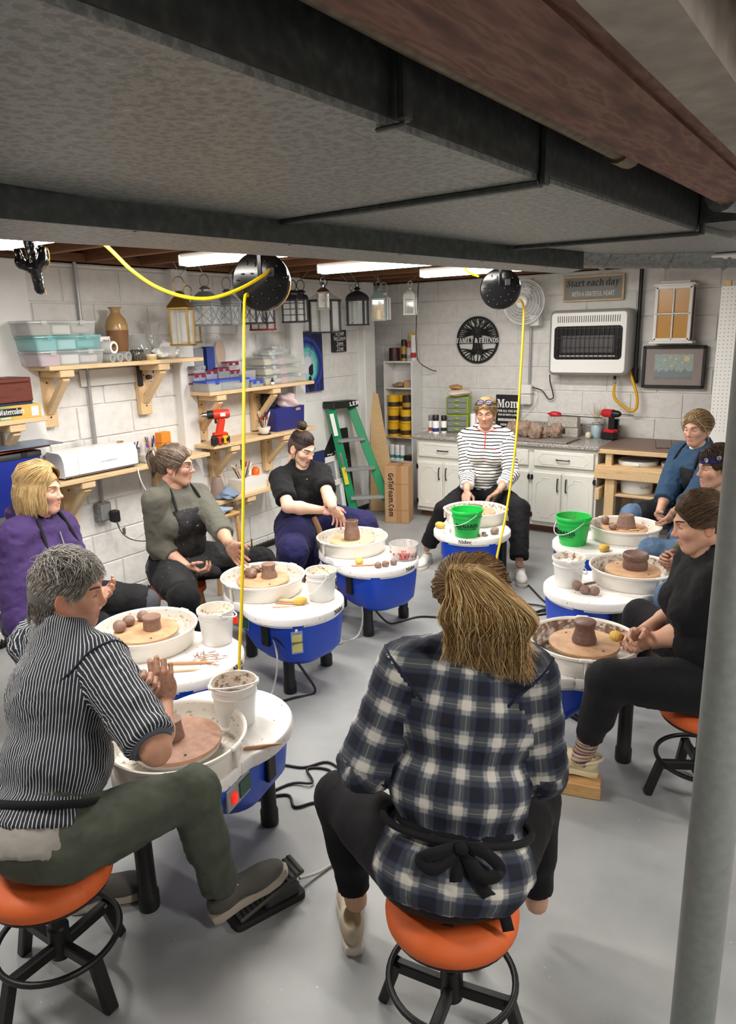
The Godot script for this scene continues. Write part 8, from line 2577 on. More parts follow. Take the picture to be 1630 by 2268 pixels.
	bx("black_caddy", "black wire holder behind the impact drill", "holder", V(-1.66, Y, -6.13), V(0.04, 0.16, 0.05), M.dark_metal, 0.004)
	var wt := thing("work_table", "pine work table with a brown board top and bucket shelf", "table", V(-1.13, 0, -5.93))
	obj("top", mb().box(V(0, 0.757, 0), V(1.04, 0.016, 0.6), 0.003), mat(C("7a6558"), 0.5), wt)
	obj("top_edge", mb().box(V(0, 0.735, 0.295), V(1.05, 0.035, 0.02), 0.003), M.pine_z, wt)
	obj("top_edge", mb().box(V(-0.515, 0.735, 0), V(0.02, 0.035, 0.58), 0.003), M.pine_x, wt)
	obj("shelf_board", mb().box(V(0, 0.615, 0), V(1.06, 0.02, 0.62), 0.003), M.pine_z, wt)
	obj("shelf_beam", mb().box(V(0, 0.565, 0.31), V(1.07, 0.085, 0.035), 0.004), M.pine_z, wt)
	obj("lower_board", mb().box(V(0.02, 0.39, 0), V(0.96, 0.02, 0.56), 0.003), M.pine_z, wt)
	for x in [-0.42, 0.46]:
		for z in [-0.26, 0.26]:
			obj("leg", mb().box(V(x, 0.31, z), V(0.075, 0.62, 0.075), 0.004), M.pine_y, wt)
			obj("riser", mb().box(V(x * 1.05, 0.68, z), V(0.05, 0.12, 0.05), 0.003), M.pine_y, wt)
	obj("side_rail", mb().box(V(-0.5, 0.4, 0.1), V(0.035, 0.09, 0.5), 0.004), M.pine_x, wt)
	for q in [[-1.385, "left"], [-1.06, "right"]]:
		var pb := thing("glaze_bucket", "squat white bucket on the work table's lower shelf, " + q[1], "bucket", V(q[0], 0.4, -5.80), 0, "white glaze buckets")
		obj("shell", mb().lathe([_p(0, 0), _p(0.112, 0), _p(0.118, 0.004), _p(0.126, 0.11), _p(0.13, 0.112), _p(0.13, 0.125), _p(0.11, 0.13), _p(0, 0.13)], 40), M.white, pb)
		ring_text("lettering", "GLAZE", 0.03, M.steel, pb, V(0, 0.06, 0), 0.123, 0.75)
		var ld := thing("round_cover", "white bucket lid pushed under the table top, " + q[1], "lid", V(q[0] + 0.0, 0.626, -5.80), 0, "white bucket lids")
		obj("disc", mb().lathe([_p(0, 0), _p(0.145, 0), _p(0.15, 0.006), _p(0.15, 0.03), _p(0.143, 0.034), _p(0.138, 0.028), _p(0, 0.028)], 40), M.white, ld)
		obj("tear_tab", mb().box(V(0.02, 0.015, 0.152), V(0.05, 0.016, 0.006), 0.002), M.white_gloss, ld)
	var rg := thing("reading_glasses", "thin dark reading glasses lying on the work table", "glasses", V(-1.19, 0.767, -5.75), 0.3)
	for x in [-0.03, 0.03]:
		obj("rim", mb().tube(ring_pts(V(x, 0.004, 0), Vector3.RIGHT, V(0, 0.2, 1), 0.026, 0.018, 14), 0.002, 6, true, true), M.bronze, rg)
		obj("temple", mb().tube([V(x * 1.9, 0.004, 0), V(x * 1.9, 0.03, -0.05), V(x * 1.9, 0.05, -0.1)], 0.002, 6), M.bronze, rg)
	tree_of_life(V(-2.98, 1.583, -6.225))
	var fan := thing("wall_fan", "white wall-mounted fan with wire guard", "fan", V(-2.46, 1.895, -6.03), 0.0)
	for r in [0.05, 0.075, 0.1, 0.125, 0.15, 0.168, 0.182]:
		obj("guard_ring", mb().tube(ring_pts(V(0, 0, 0.06 - r * r * 1.6), Vector3.RIGHT, Vector3.UP, r, r, 40), 0.0022 if r < 0.18 else 0.006, 5, true, true), M.white, fan)
	for i in 64:
		var a := TAU * i / 64
		obj("guard_wire", mb().tube([V(cos(a) * 0.045, sin(a) * 0.045, 0.06), V(cos(a + 0.2) * 0.11, sin(a + 0.2) * 0.11, 0.045), V(cos(a + 0.36) * 0.182, sin(a + 0.36) * 0.182, 0.005)], 0.001, 4), M.white, fan)
	for i in 3:
		var R := Basis(V(0, 0, 1), TAU * i / 3)
		obj("blade", mb().sphere(V(0, 0.09, 0.0), V(0.06, 0.075, 0.004), 14, Basis(Vector3.UP, 0.35)), glass(C("d5dbe0"), 0.5, 0.2), fan, Transform3D(R, Vector3.ZERO))
	obj("hub", mb().lathe([_p(0, 0.068), _p(0.03, 0.068), _p(0.046, 0.06), _p(0.046, 0.05)].map(func(p: Vector2) -> Vector2: return p), 24, Vector3.ZERO, Basis(Vector3.RIGHT, PI / 2)), M.white_gloss, fan)
	obj("back_guard", mb().lathe([_p(0.183, 0.0), _p(0.15, -0.05), _p(0.06, -0.08), _p(0, -0.08)], 32, Vector3.ZERO, Basis(Vector3.RIGHT, PI / 2)), glass(C("e4e6e8"), 0.35, 0.2), fan)
	obj("motor", mb().box(V(0.07, -0.15, -0.1), V(0.09, 0.1, 0.1), 0.012), M.white, fan)
	obj("mount", mb().box(V(0.02, -0.03, -0.14), V(0.09, 0.2, 0.12), 0.01), M.white, fan)
	text("lettering", "Comfort", 0.016, M.steel, fan, _t(V(0, 0, 0.0695)))
	var ht := thing("wall_heater", "white vent-free wall heater with black grille", "heater", V(-1.905, 1.55, -6.12))
	obj("case", mb().prism(rrect(0.66, 0.53, 0.045, 5), 0.19, V(0, 0, -0.115), Basis(), 0.025), M.heater_side, ht)
	obj("front", mb().prism(rrect(0.62, 0.49, 0.03, 4), 0.012, V(0, 0, 0.07), Basis(), 0.006), M.white_gloss, ht)
	obj("firebox", mb().prism(rrect(0.56, 0.27, 0.03, 4), 0.006, V(0, 0.0, 0.08), Basis(), 0.003), M.black_gloss, ht)
	obj("burner_plate", mb().box(V(0, -0.01, 0.087), V(0.44, 0.14, 0.004), 0.002), mat(C("37373a"), 0.35), ht)
	obj("reflector", mb().box(V(0, -0.105, 0.088), V(0.46, 0.016, 0.006), 0.002), M.chrome, ht)
	for i in 29: obj("vent_slot", mb().box(V(-0.252 + i * 0.018, 0.19, 0.0815), V(0.006, 0.052, 0.003)), M.black, ht)
	for i in 14: obj("guard_bar", mb().box(V(-0.247 + i * 0.038, 0.0, 0.1), V(0.003, 0.26, 0.003)), M.dark_metal, ht)
	for i in 4: obj("guard_bar", mb().box(V(0, 0.115 - i * 0.076, 0.1), V(0.55, 0.004, 0.004)), M.dark_metal, ht)
	obj("gas_fitting", mb().tube([V(0.21, -0.262, -0.02), V(0.21, -0.3, -0.02)], 0.012, 10), M.dark_metal, ht)
	obj("gas_fitting", mb().tube([V(0.21, -0.3, -0.02), V(0.21, -0.335, -0.02)], 0.014, 6), M.chrome, ht)
	var gp := thing("gas_pipe", "black iron gas pipe with valve right of the heater", "pipe", V(-1.545, 1.22, -6.19))
	obj("pipe", mb().tube([V(0, 0.1, 0), V(0, 0.93, 0)], 0.016, 12), M.black, gp)
	obj("valve", mb().tube([V(0, 0.02, 0), V(0, 0.12, 0)], 0.024, 10).box(V(-0.03, 0.1, 0.01), V(0.06, 0.022, 0.022), 0.004), M.dark_metal, gp)
	obj("nipple", mb().tube([V(0, 0, 0), V(0, 0.03, 0)], 0.027, 8), M.dark_metal, gp)
	cable("gas_hose", "yellow flexible gas hose looping below the heater", [V(-1.695, 1.21, -6.14), V(-1.695, 1.12, -6.14), V(-1.65, 1.06, -6.14), V(-1.56, 1.0, -6.14), V(-1.51, 1.02, -6.14), V(-1.51, 1.12, -6.14), V(-1.56, 1.26, -6.15), V(-1.585, 1.315, -6.17), V(-1.565, 1.32, -6.19)], 0.012, M.reel_yellow)
	cable("cable", "black cord from the heater to the white outlet", [V(-2.235, 1.285, -6.1), V(-2.26, 1.22, -6.18), V(-2.24, 1.14, -6.19), V(-2.235, 1.08, -6.2), V(-2.28, 1.07, -6.2), V(-2.34, 1.14, -6.2), V(-2.44, 1.17, -6.19)], 0.005, M.black, "cords on the back wall")
	cable("cable", "thin white cord hanging below the white outlet", [V(-2.42, 1.13, -6.2), V(-2.38, 1.1, -6.2), V(-2.42, 1.0, -6.2), V(-2.52, 0.9, -6.2)], 0.003, M.white, "cords on the back wall")
	var ob := thing("outlet_box", "white outlet box with conduit on the back wall", "outlet", V(-2.475, 1.12, -6.2))
	obj("box", mb().box(V(0, 0.03, 0.015), V(0.1, 0.08, 0.06), 0.006).box(V(0, -0.06, 0.015), V(0.09, 0.09, 0.06), 0.006), M.white, ob)
	obj("cover", mb().box(V(0, -0.06, 0.047), V(0.07, 0.07, 0.004), 0.002), M.trim, ob)
	obj("pipe", mb().tube([V(0.015, 0.07, 0), V(0.02, 0.98, 0)], 0.01, 10), M.steel, ob)
	var sg := thing("word_sign", "grey framed sign reading Start each day with a grateful heart", "sign", V(-1.93, 1.985, -6.21))
	obj("board", mb().box(V(0, 0, 0), V(0.49, 0.19, 0.012), 0.002), mat(C("8a8b88"), 0.7), sg)
	for q in [[0, 0.095, 0.5, 0.014], [0, -0.095, 0.5, 0.014], [-0.245, 0, 0.014, 0.19], [0.245, 0, 0.014, 0.19]]:
		obj("frame", mb().box(V(q[0], q[1], 0.006), V(q[2], q[3], 0.02), 0.002), M.pine_z, sg)
	text("lettering", "Start each day", 0.07, mat(C("343638"), 0.7), sg, Transform3D(Basis(Vector3.RIGHT, V(0.12, 1, 0), V(0, 0, 1)), V(-0.005, 0.042, 0.0068)), "Droid Serif", true, 0.001, 0.86)
	text("lettering", "WITH A GRATEFUL HEART", 0.05, M.paper, sg, _t(V(0, -0.045, 0.0068)), "Droid Sans", false, 0.001, 0.62)
	var pf := thing("framed_picture", "black framed swirling blue and yellow sky drawing with a brown mat", "picture", V(-1.26, 1.35, -6.21))
	obj("mount_board", mb().box(V(0, 0, 0), V(0.43, 0.29, 0.01)), mat(C("7d6257"), 0.7), pf)
	obj("drawing", mb_uv(V(-0.145, -0.1, 0.0056), V(0.145, -0.1, 0.0056), 0.2), image_mat(paint_sky()), pf)
	for q in [[0, 0.155, 0.47, 0.024], [0, -0.155, 0.47, 0.024], [-0.225, 0, 0.024, 0.32], [0.225, 0, 0.024, 0.32]]:
		obj("frame", mb().box(V(q[0], q[1], 0.008), V(q[2], q[3], 0.026), 0.004), M.black, pf)
	obj("glazing", mb().box(V(0, 0, 0.012), V(0.43, 0.29, 0.002)), M.glass, pf)
	var wl := thing("wall_lantern", "white window-shaped wall lantern with amber panes", "lantern", V(-1.27, 1.76, -6.14))
	obj("back", mb().box(V(0, 0, -0.07), V(0.27, 0.42, 0.03), 0.003), M.white, wl)
	for x in [-0.125, 0.0, 0.125]: obj("stile", mb().box(V(x, 0, 0.05), V(0.024 if x else 0.012, 0.4, 0.02), 0.003), M.white, wl)
	for y in [-0.195, 0.0, 0.195]: obj("rail", mb().box(V(0, y, 0.05), V(0.26, 0.024 if y else 0.012, 0.02), 0.003), M.white, wl)
	for x in [-0.064, 0.064]:
		for y in [-0.1, 0.1]: obj("pane", mb().box(V(x, y, 0.045), V(0.11, 0.185, 0.004)), mat(C("c08a34"), 0.25), wl)
	for x in [-0.13, 0.13]: obj("side", mb().box(V(x, 0, -0.01), V(0.008, 0.38, 0.1), 0.002), mat(C("5d2f20"), 0.3), wl)
	obj("sill", mb().box(V(0, -0.215, 0), V(0.32, 0.02, 0.15), 0.004), M.white, wl)
	obj("roof", mb().box(V(0, 0.215, 0), V(0.3, 0.02, 0.15), 0.004).box(V(0, 0.235, -0.01), V(0.22, 0.02, 0.1), 0.004), M.white, wl)
	var pg := thing("pegboard", "white pegboard panel at the right end of the back wall", "pegboard", V(-0.42, 0.98, -5.5))
	obj("panel", mb().box(V(0, 0, 0), V(0.86, 1.88, 0.006), 0.001), M.white, pg)
	var hm := MultiMesh.new()
	hm.transform_format = MultiMesh.TRANSFORM_3D
	hm.mesh = mb().lathe([_p(0.0028, 0), _p(0.0028, 0.0006), _p(0, 0.0006)], 6, Vector3.ZERO, Basis(Vector3.RIGHT, PI / 2)).mesh()
	hm.instance_count = 34 * 38
	for i in hm.instance_count: hm.set_instance_transform(i, _t(V(-0.415 + (i % 34) * 0.0255, 0.92 - (i / 34) * 0.0255, 0.003)))
	var hi := MultiMeshInstance3D.new()
	hi.name = "peg_hole"
	hi.multimesh = hm
	hi.material_override = M.black
	pg.add_child(hi)
	hi.set_meta("kind", "stuff")
	for q in [[-0.395, -5.53], [0.395, -5.53]]:
		obj("stud", mb().box(V(q[0], 0.0, -0.025), V(0.04, 1.96, 0.04), 0.003), M.pine_y, pg)
	obj("peg_hook", mb().tube(curve([V(-0.3, 0.66, 0), V(-0.3, 0.66, 0.03), V(-0.3, 0.68, 0.04)], 3), 0.002, 6), M.steel, pg)
	make_corner()

func tree_of_life(c: Vector3) -> void:
	var t := thing("metal_wall_art", "round black metal tree of life reading Family & Friends", "wall art", c)
	obj("ring", mb().lathe([_p(0.19, 0), _p(0.212, 0), _p(0.212, 0.008), _p(0.19, 0.008), _p(0.19, 0)], 48, Vector3.ZERO, Basis(Vector3.RIGHT, PI / 2)), M.black, t)
	obj("banner", mb().box(V(0, -0.005, 0.004), V(0.4, 0.052, 0.008)), M.black, t)
	var tr := mb()
	tr.tube([V(-0.06, -0.12, 0.004), V(-0.03, -0.07, 0.004), V(-0.022, 0.0, 0.004), V(-0.03, 0.05, 0.004)], [0.012, 0.02, 0.022, 0.014], 8)
	tr.tube([V(0.06, -0.12, 0.004), V(0.03, -0.07, 0.004), V(0.022, 0.0, 0.004), V(0.03, 0.05, 0.004)], [0.012, 0.02, 0.022, 0.014], 8)
	tr.tube([V(0, -0.1, 0.004), V(0, 0.07, 0.004)], [0.02, 0.022], 8)
	obj("trunk", tr, M.black, t, Transform3D(Basis.from_scale(V(1, 1, 0.25)), Vector3.ZERO))
	var leaf: Material = M.black
	for i in 26:
		var a := PI * (0.03 + 0.94 * i / 25.0)
		var r := 0.19
		obj("branch", mb().tube(curve([V(0, 0.05, 0.004), V(cos(a) * 0.07, 0.04 + sin(a) * 0.06, 0.004), V(cos(a + 0.12 * sin(i * 2.0)) * 0.13, 0.02 + sin(a) * 0.12, 0.004), V(cos(a) * r, maxf(sin(a) * r, 0.02), 0.004)], 3), 0.0055, 6), leaf, t)
	for i in 20:
		var a := PI * (0.06 + 0.88 * i / 19.0); var r := 0.1 + 0.03 * (i % 3)
		obj("leaf", mb().sphere(V(cos(a) * r, 0.03 + sin(a) * r * 0.9, 0.004), V(0.006, 0.016, 0.004), 8, Basis(V(0, 0, 1), i * 1.7)), leaf, t)
	for i in 15:
		var a := -PI * (0.14 + 0.72 * i / 14.0)
		obj("root", mb().tube(curve([V(0, -0.09, 0.004), V(cos(a) * 0.07, -0.07 + sin(a) * 0.05, 0.004), V(cos(a + 0.15 * sin(i * 1.3)) * 0.13, -0.04 + sin(a) * 0.1, 0.004), V(cos(a) * 0.19, sin(a) * 0.19, 0.004)], 3), 0.0055, 6), leaf, t)
	text("lettering", "FAMILY & FRIENDS", 0.058, M.paper, t, _t(V(0, -0.005, 0.0088)), "Droid Serif", true, 0.001, 0.74)

func paint_sky() -> Image:
	var w := 116; var h := 80
	var im := Image.create(w, h, false, Image.FORMAT_RGB8)
	var nz := noise3(0.06, 12)
	var n2 := noise3(0.25, 13)
	for y in h:
		for x in w:
			var a := nz.get_noise_2d(x, y * 1.6) * 6.0
			var c := C("6f8f96").lerp(C("b9c9b0"), 0.5 + 0.5 * sin(a * 3.0 + y * 0.25)).lerp(C("3d5a86"), clampf(n2.get_noise_2d(x, y) * 1.2, 0.0, 0.7))
			if y > 52 + nz.get_noise_2d(x, 0) * 14.0: c = C("39496a").lerp(C("5d7a74"), 0.5 + 0.5 * n2.get_noise_2d(x * 1.5, y))
			if y > 70: c = C("2a2f48").lerp(C("b9bcc0"), clampf(n2.get_noise_2d(x, y) * 1.5, 0.0, 0.8))
			im.set_pixel(x, y, c)
	for q in [[96, 14, 9], [30, 18, 4], [46, 9, 3], [64, 14, 4], [52, 36, 4], [82, 26, 3]]:
		for y in range(maxi(0, q[1] - q[2]), q[1] + q[2]):
			for x in range(q[0] - q[2], q[0] + q[2]):
				if _p(x - q[0], y - q[1]).length() < q[2] and x < w: im.set_pixel(x, y, C("d9b83c").lerp(C("e8d88a"), 0.5 + 0.5 * n2.get_noise_2d(x * 3, y * 3)))
	return im

func make_corner() -> void:
	var bc := thing("bookcase", "narrow white bookcase in the corner", "bookcase", V(-3.74, 0, -6.14))
	for x in [-0.155, 0.155]: obj("side", mb().box(V(x, 0.70, 0), V(0.016, 1.40, 0.19), 0.002), M.trim, bc)
	obj("back", mb().box(V(0, 0.70, -0.09), V(0.3, 1.40, 0.006)), M.trim, bc)
	for y in [0.05, 0.42, 0.66, 1.14, 1.392]: obj("shelf", mb().box(V(0, y, 0), V(0.3, 0.016, 0.185), 0.002), M.trim if y != 0.66 else M.pine_z, bc)
	var yl := mat(C("e6b322"), 0.4)
	var n := 0
	for q in [[-0.09, 0.04, 0.0], [0.06, 0.05, 0.0], [-0.02, -0.04, 0.0], [-0.085, 0.04, 0.135], [0.065, 0.05, 0.135], [0.0, -0.04, 0.135], [-0.085, 0.04, 0.27], [0.0, -0.03, 0.27]]:
		can("stain_can", ["front left yellow stain can, bottom row", "front right yellow stain can, bottom row", "rear yellow stain can, bottom row", "front left yellow stain can, middle row", "front right yellow stain can, middle row", "rear yellow stain can, middle row", "yellow stain can on the very top at left", "yellow stain can on the very top behind"][n], V(-3.74 + q[0], 0.669 + q[2], -6.14 + q[1]), 0.056, 0.132, yl, C("4a2f1c") if n % 2 else C("3c3428"))
		n += 1
	can("stain_can", "dark varnish can at the top right of the yellow cans", V(-3.665, 0.669 + 0.27, -6.10), 0.05, 0.13, mat(C("3a2a20"), 0.3), C("b08a3a"))
	can("paint_can", "dark red stain can on top of the bookcase", V(-3.82, 1.40, -6.12), 0.052, 0.12, mat(C("4b1c1c"), 0.35), C("2a2a2a"), "paint cans", M.dark_metal)
	spray("black and gold spray can on top of the bookcase", V(-3.71, 1.40, -6.12), 0.027, 0.2, C("b88a2a"), C("1a1a1c"), C("1c1c1c"))
	spray("grey spray can with a red nozzle on top of the bookcase", V(-3.65, 1.40, -6.11), 0.024, 0.18, C("a8a8a6"), C("8c2a2c"), C("8a8a88"))
	spray("white aerosol bottle with red and yellow print on the bookcase", V(-3.61, 1.40, -6.13), 0.026, 0.24, C("ececec"), C("f0f0ee"), C("b52a2a"))
	var sb := thing("spray_bottle", "spray bottle with a yellow trigger behind the aerosols", "bottle", V(-3.655, 1.40, -6.19))
	obj("bottle", mb().lathe([_p(0, 0), _p(0.035, 0), _p(0.036, 0.14), _p(0.014, 0.2), _p(0, 0.2)], 20), M.white, sb)
	obj("trigger", mb().box(V(0.0, 0.235, 0.01), V(0.024, 0.06, 0.07), 0.006).box(V(0, 0.21, 0.05), V(0.012, 0.05, 0.012), 0.003), mat(C("e8b81c"), 0.4), sb)
	blob("crumpled_bag", "crumpled tan paper and rags on the second bookcase shelf", V(-3.77, 1.148, -6.12), V(0.1, 0.022, 0.06), M.card, "rag", "bookcase rags", 0.3, 9.0, 51, 22)
	bx("small_carton", "small tan carton on the second bookcase shelf", "box", V(-3.66, 1.148, -6.13), V(0.09, 0.06, 0.09), M.card, 0.003, 0.3)
	for q in [[-3.85, C("e4e8e6"), "left"], [-3.79, C("dfe6ea"), "middle"], [-3.73, C("e8ece8"), "right"]]:
		spray("white caulk tube on the low bookcase shelf, " + q[2], V(q[0], 0.428, -6.1), 0.025, 0.15, q[1], C("f0f0ee"), C("3a8f8a"), "caulk_tube")
	bx("dark_carton", "dark carton on the low bookcase shelf", "box", V(-3.66, 0.428, -6.12), V(0.08, 0.05, 0.1), M.bronze, 0.003)
	cable("cable", "grey cable dangling beside the bookcase top", [V(-3.52, 2.16, -6.09), V(-3.53, 1.7, -6.05), V(-3.53, 1.55, -6.05), V(-3.5, 1.4, -6.04), V(-3.42, 1.32, -6.12), V(-3.40, 1.3, -6.2)], 0.005, mat(C("4a4a4c"), 0.5))
	var cb := thing("cardboard_box", "tall brown cardboard box standing on end", "box", V(-3.37, 0, -5.44), 0.32)
	obj("carton", mb().box(V(0, 0.26, 0), V(0.22, 0.52, 0.2), 0.004), M.card, cb)
	obj("tape", mb().box(V(0.02, 0.26, 0.1005), V(0.05, 0.52, 0.001)).box(V(0.02, 0.5205, 0), V(0.05, 0.001, 0.2)), mat(C("a87f56"), 0.35), cb)
	obj("flap_seam", mb().box(V(0, 0.36, 0.1005), V(0.22, 0.003, 0.001)).box(V(0, 0.12, 0.1005), V(0.22, 0.003, 0.001)), mat(C("7d5f42"), 0.8), cb)
	text("lettering", "GoToFoam.Com", 0.066, M.black, cb, Transform3D(Basis(V(0, -1, 0), V(1, 0, 0), V(0, 0, 1)), V(-0.05, 0.26, 0.1012)), "Droid Sans", true, 0.001, 0.8)
	var pw := obj("plywood_offcut", mb().prism(PackedVector2Array([_p(-0.14, 0), _p(0.14, 0), _p(-0.06, 1.12), _p(-0.13, 1.15)]), 0.012), M.ply, null, Transform3D(Basis(V(0.88, 0, -0.47), V(-0.1, 0.985, -0.14).normalized(), V(0.47, 0, 0.88)).orthonormalized(), V(-3.68, 0.0, -5.68)))
	tag(pw, "tapered plywood offcut leaning in the corner", "plywood")
	var A := V(-3.70, 0.0, -5.22); var B := V(-3.40, 0.0, -5.40)
	var A2 := V(-3.83, 1.05, -5.07); var B2 := V(-3.82, 1.04, -5.36)
	var ld := thing("step_ladder", "green fibreglass stepladder leaning against the wall", "ladder", (A + B) / 2)
	var o := _t(-(A + B) / 2)
	var gr := mat(C("138a5a"), 0.45)
	var out := (B - A).cross(A2 - A).normalized()
	if out.x < 0: out = -out
	for s in [[A, A2], [B, B2]]:
		obj("rail", mb().beam(s[0], s[1], 0.028, 0.075, 0.004, (B - A)), gr, ld, o)
		obj("foot", mb().beam(s[0], s[0].lerp(s[1], 0.05), 0.034, 0.082, 0.004, (B - A)), M.steel, ld, o)
	for k in 3:
		var f: float = [0.22, 0.47, 0.72][k]
		obj("step", mb().beam(A.lerp(A2, f) + out * 0.02, B.lerp(B2, f) + out * 0.02, 0.075, 0.028, 0.003, Vector3.UP), M.steel, ld, o)
		obj("step_brace", mb().beam(A.lerp(A2, f - 0.05), A.lerp(A2, f).lerp(B.lerp(B2, f), 0.25), 0.006, 0.012), M.steel, ld, o)
		obj("step_brace", mb().beam(B.lerp(B2, f - 0.05), B.lerp(B2, f).lerp(A.lerp(A2, f), 0.25), 0.006, 0.012), M.steel, ld, o)
	for s in [[A, A2], [B, B2]]:
		obj("rear_rail", mb().beam(s[0] - out * 0.09 + V(0, 0.03, 0), s[1] - out * 0.045, 0.022, 0.05, 0.004, (B - A)), gr, ld, o)
	obj("cap", mb().beam(A2 + (A2 - B2) * 0.12 + V(0, 0.02, 0), B2 + (B2 - A2) * 0.12 + V(0, 0.02, 0), 0.13, 0.06, 0.008), M.black, ld, o)
	obj("spreader", mb().beam(A.lerp(A2, 0.62) + out * 0.02, A.lerp(A2, 0.45) + out * 0.02, 0.006, 0.02), M.steel, ld, o)
	var lb := (A2 - A).normalized()
	var lx := (B - A).normalized()
	lx = (lx - lb * lx.dot(lb)).normalized()
	var LB := Basis(lx, lb, lx.cross(lb))
	var face := LB.z * 0.0385
	if face.x < 0: face = -face; LB = Basis(lx, lb, LB.z)
	obj("label", mb().box(A.lerp(A2, 0.86) + face, V(0.036, 0.2, 0.001), 0, LB), M.paper, ld, o)
	obj("label", mb().box(A.lerp(A2, 0.42) + face, V(0.038, 0.16, 0.001), 0, LB), mat(C("e2cf3a"), 0.5), ld, o)
	text("lettering", "KELLER", 0.05, M.paper, ld, o * Transform3D(Basis(-LB.x if LB.z.x < 0 else LB.x, Vector3.UP, (V(0.95, 0, 0.3))).orthonormalized(), B2.lerp(A2, 0.3) + V(0.066, 0.02, 0.02)), "Droid Sans", true)
	var ch := thing("chalk_sign", "black sign with white script behind the ladder", "sign", V(-3.82, 0, -5.2))
	var CB := Basis(V(0.12, 0, -0.99), V(-0.1, 0.99, 0), V(0.99, 0.1, 0.12)).orthonormalized()
	obj("board", mb().box(V(0, 0.42, 0), V(0.34, 0.84, 0.012), 0.002), M.black, ch, Transform3D(CB, Vector3.ZERO))
	k_lines(ch, CB, ["within the", "walls of your", "home I love"])
	var nv := bx("navy_binder", "navy folder standing behind the instructor", "folder", V(-3.84, 0.33, -4.82), V(0.02, 0.36, 0.3), mat(C("1f2a5a"), 0.6), 0.003, 0.05)
	for q in [[-3.78, -4.92, 0.62, 0.0, "larger"], [-3.72, -4.98, 0.42, 0.12, "smaller"]]:
		var fr := thing("empty_frame", q[4] + " white picture frame leaning under the ladder", "frame", V(q[0], 0, q[1]), q[3], "frames leaning on the left wall")
		var FB := Basis(V(0, 0, -1), V(-0.12, 0.99, 0), V(0.99, 0.12, 0)).orthonormalized()
		var s: float = q[2]
		for e in [[0, s - 0.025, s * 0.8, 0.05], [0, 0.025, s * 0.8, 0.05], [-s * 0.4 + 0.025, s / 2, 0.05, s], [s * 0.4 - 0.025, s / 2, 0.05, s]]:
			obj("rail", mb().box(V(e[0], e[1], 0), V(e[2], e[3], 0.02), 0.003), M.trim, fr, Transform3D(FB, Vector3.ZERO))
		obj("backing", mb().box(V(0, s / 2, -0.005), V(s * 0.75, s * 0.9, 0.004)), mat(C("8d8f92"), 0.3), fr, Transform3D(FB, Vector3.ZERO))

func k_lines(p: Node, B: Basis, L: Array) -> void:
	for i in L.size():
		text("lettering", L[i], 0.085, M.paper, p, Transform3D(B * Basis(V(0, 0, 1), -PI / 2), B * V(0.08 - i * 0.09, 0.45, 0.007)), "Droid Serif", false, 0.001, 0.8)

func stool(label: String, at: Vector3, turn: float) -> void:
	var t := thing("stool", label, "stool", at, turn, "orange topped swivel stools")
	obj("seat", mb().lathe([_p(0, 0.322), _p(0.148, 0.322), _p(0.158, 0.332), _p(0.16, 0.352), _p(0.152, 0.37), _p(0.13, 0.379), _p(0, 0.382)], 44), M.seat_orange, t)
	obj("seat_plate", mb().lathe([_p(0, 0.308), _p(0.14, 0.308), _p(0.15, 0.316), _p(0.15, 0.322), _p(0, 0.322)], 40), M.black, t)
	obj("column", mb().lathe([_p(0, 0.09), _p(0.028, 0.09), _p(0.028, 0.18), _p(0.022, 0.185), _p(0.022, 0.308), _p(0, 0.308)], 20), M.dark_metal, t)
	obj("foot_ring", mb().tube(ring_pts(V(0, 0.15, 0), Vector3.RIGHT, V(0, 0, 1), 0.155, 0.155, 44), 0.0085, 10, true, true), M.dark_metal, t)
	for k in 4:
		var R := Basis(Vector3.UP, k * PI / 2 + 0.05)
		var m := mb().beam(R * V(0.02, 0.12, 0), R * V(0.15, 0.125, 0), 0.024, 0.034, 0.004)
		m.beam(R * V(0.142, 0.138, 0), R * V(0.185, 0.0, 0), 0.026, 0.034, 0.004, R * V(0, 0, 1))
		obj("leg", m, M.dark_metal, t)

func wood_stool(label: String, at: Vector3, top: Material) -> void:
	var t := thing("wooden_stool", label, "stool", at, 0.4, "low wooden stools")
	obj("seat", mb().lathe([_p(0, 0.335), _p(0.14, 0.335), _p(0.15, 0.345), _p(0.148, 0.372), _p(0.13, 0.38), _p(0, 0.382)], 36), top, t)
	for k in 4:
		var R := Basis(Vector3.UP, k * PI / 2 + 0.4)
		obj("leg", mb().tube([R * V(0.16, 0, 0), R * V(0.11, 0.337, 0)], [0.013, 0.017], 10), M.pine_old, t)

func pedal(label: String, at: Vector3, dir: Vector3) -> void:
	var t := thing("foot_pedal", label, "pedal", at, atan2(-dir.x, -dir.z), "wheel foot pedals")
	obj("base", mb().prism(rrect(0.11, 0.24, 0.02, 4), 0.018, Vector3.ZERO, Basis(Vector3.RIGHT, V(0, 0, -1), Vector3.UP), 0.004), M.rubber, t)
	var B := Basis(Vector3.RIGHT, 0.3)
	obj("treadle", mb().box(V(0, 0.055, -0.01), V(0.09, 0.014, 0.23), 0.004, B), mat(C("4a4b4a"), 0.6), t)
	obj("housing", mb().box(V(0, 0.035, -0.045), V(0.085, 0.045, 0.12), 0.008), mat(C("3c3d3c"), 0.6), t)
	for i in 14:
		obj("tread_rib", mb().box(V(0, 0.064, -0.01) + B * V(0, 0, -0.1 + i * 0.0155), V(0.084, 0.004, 0.005), 0.001, B), M.rubber, t)

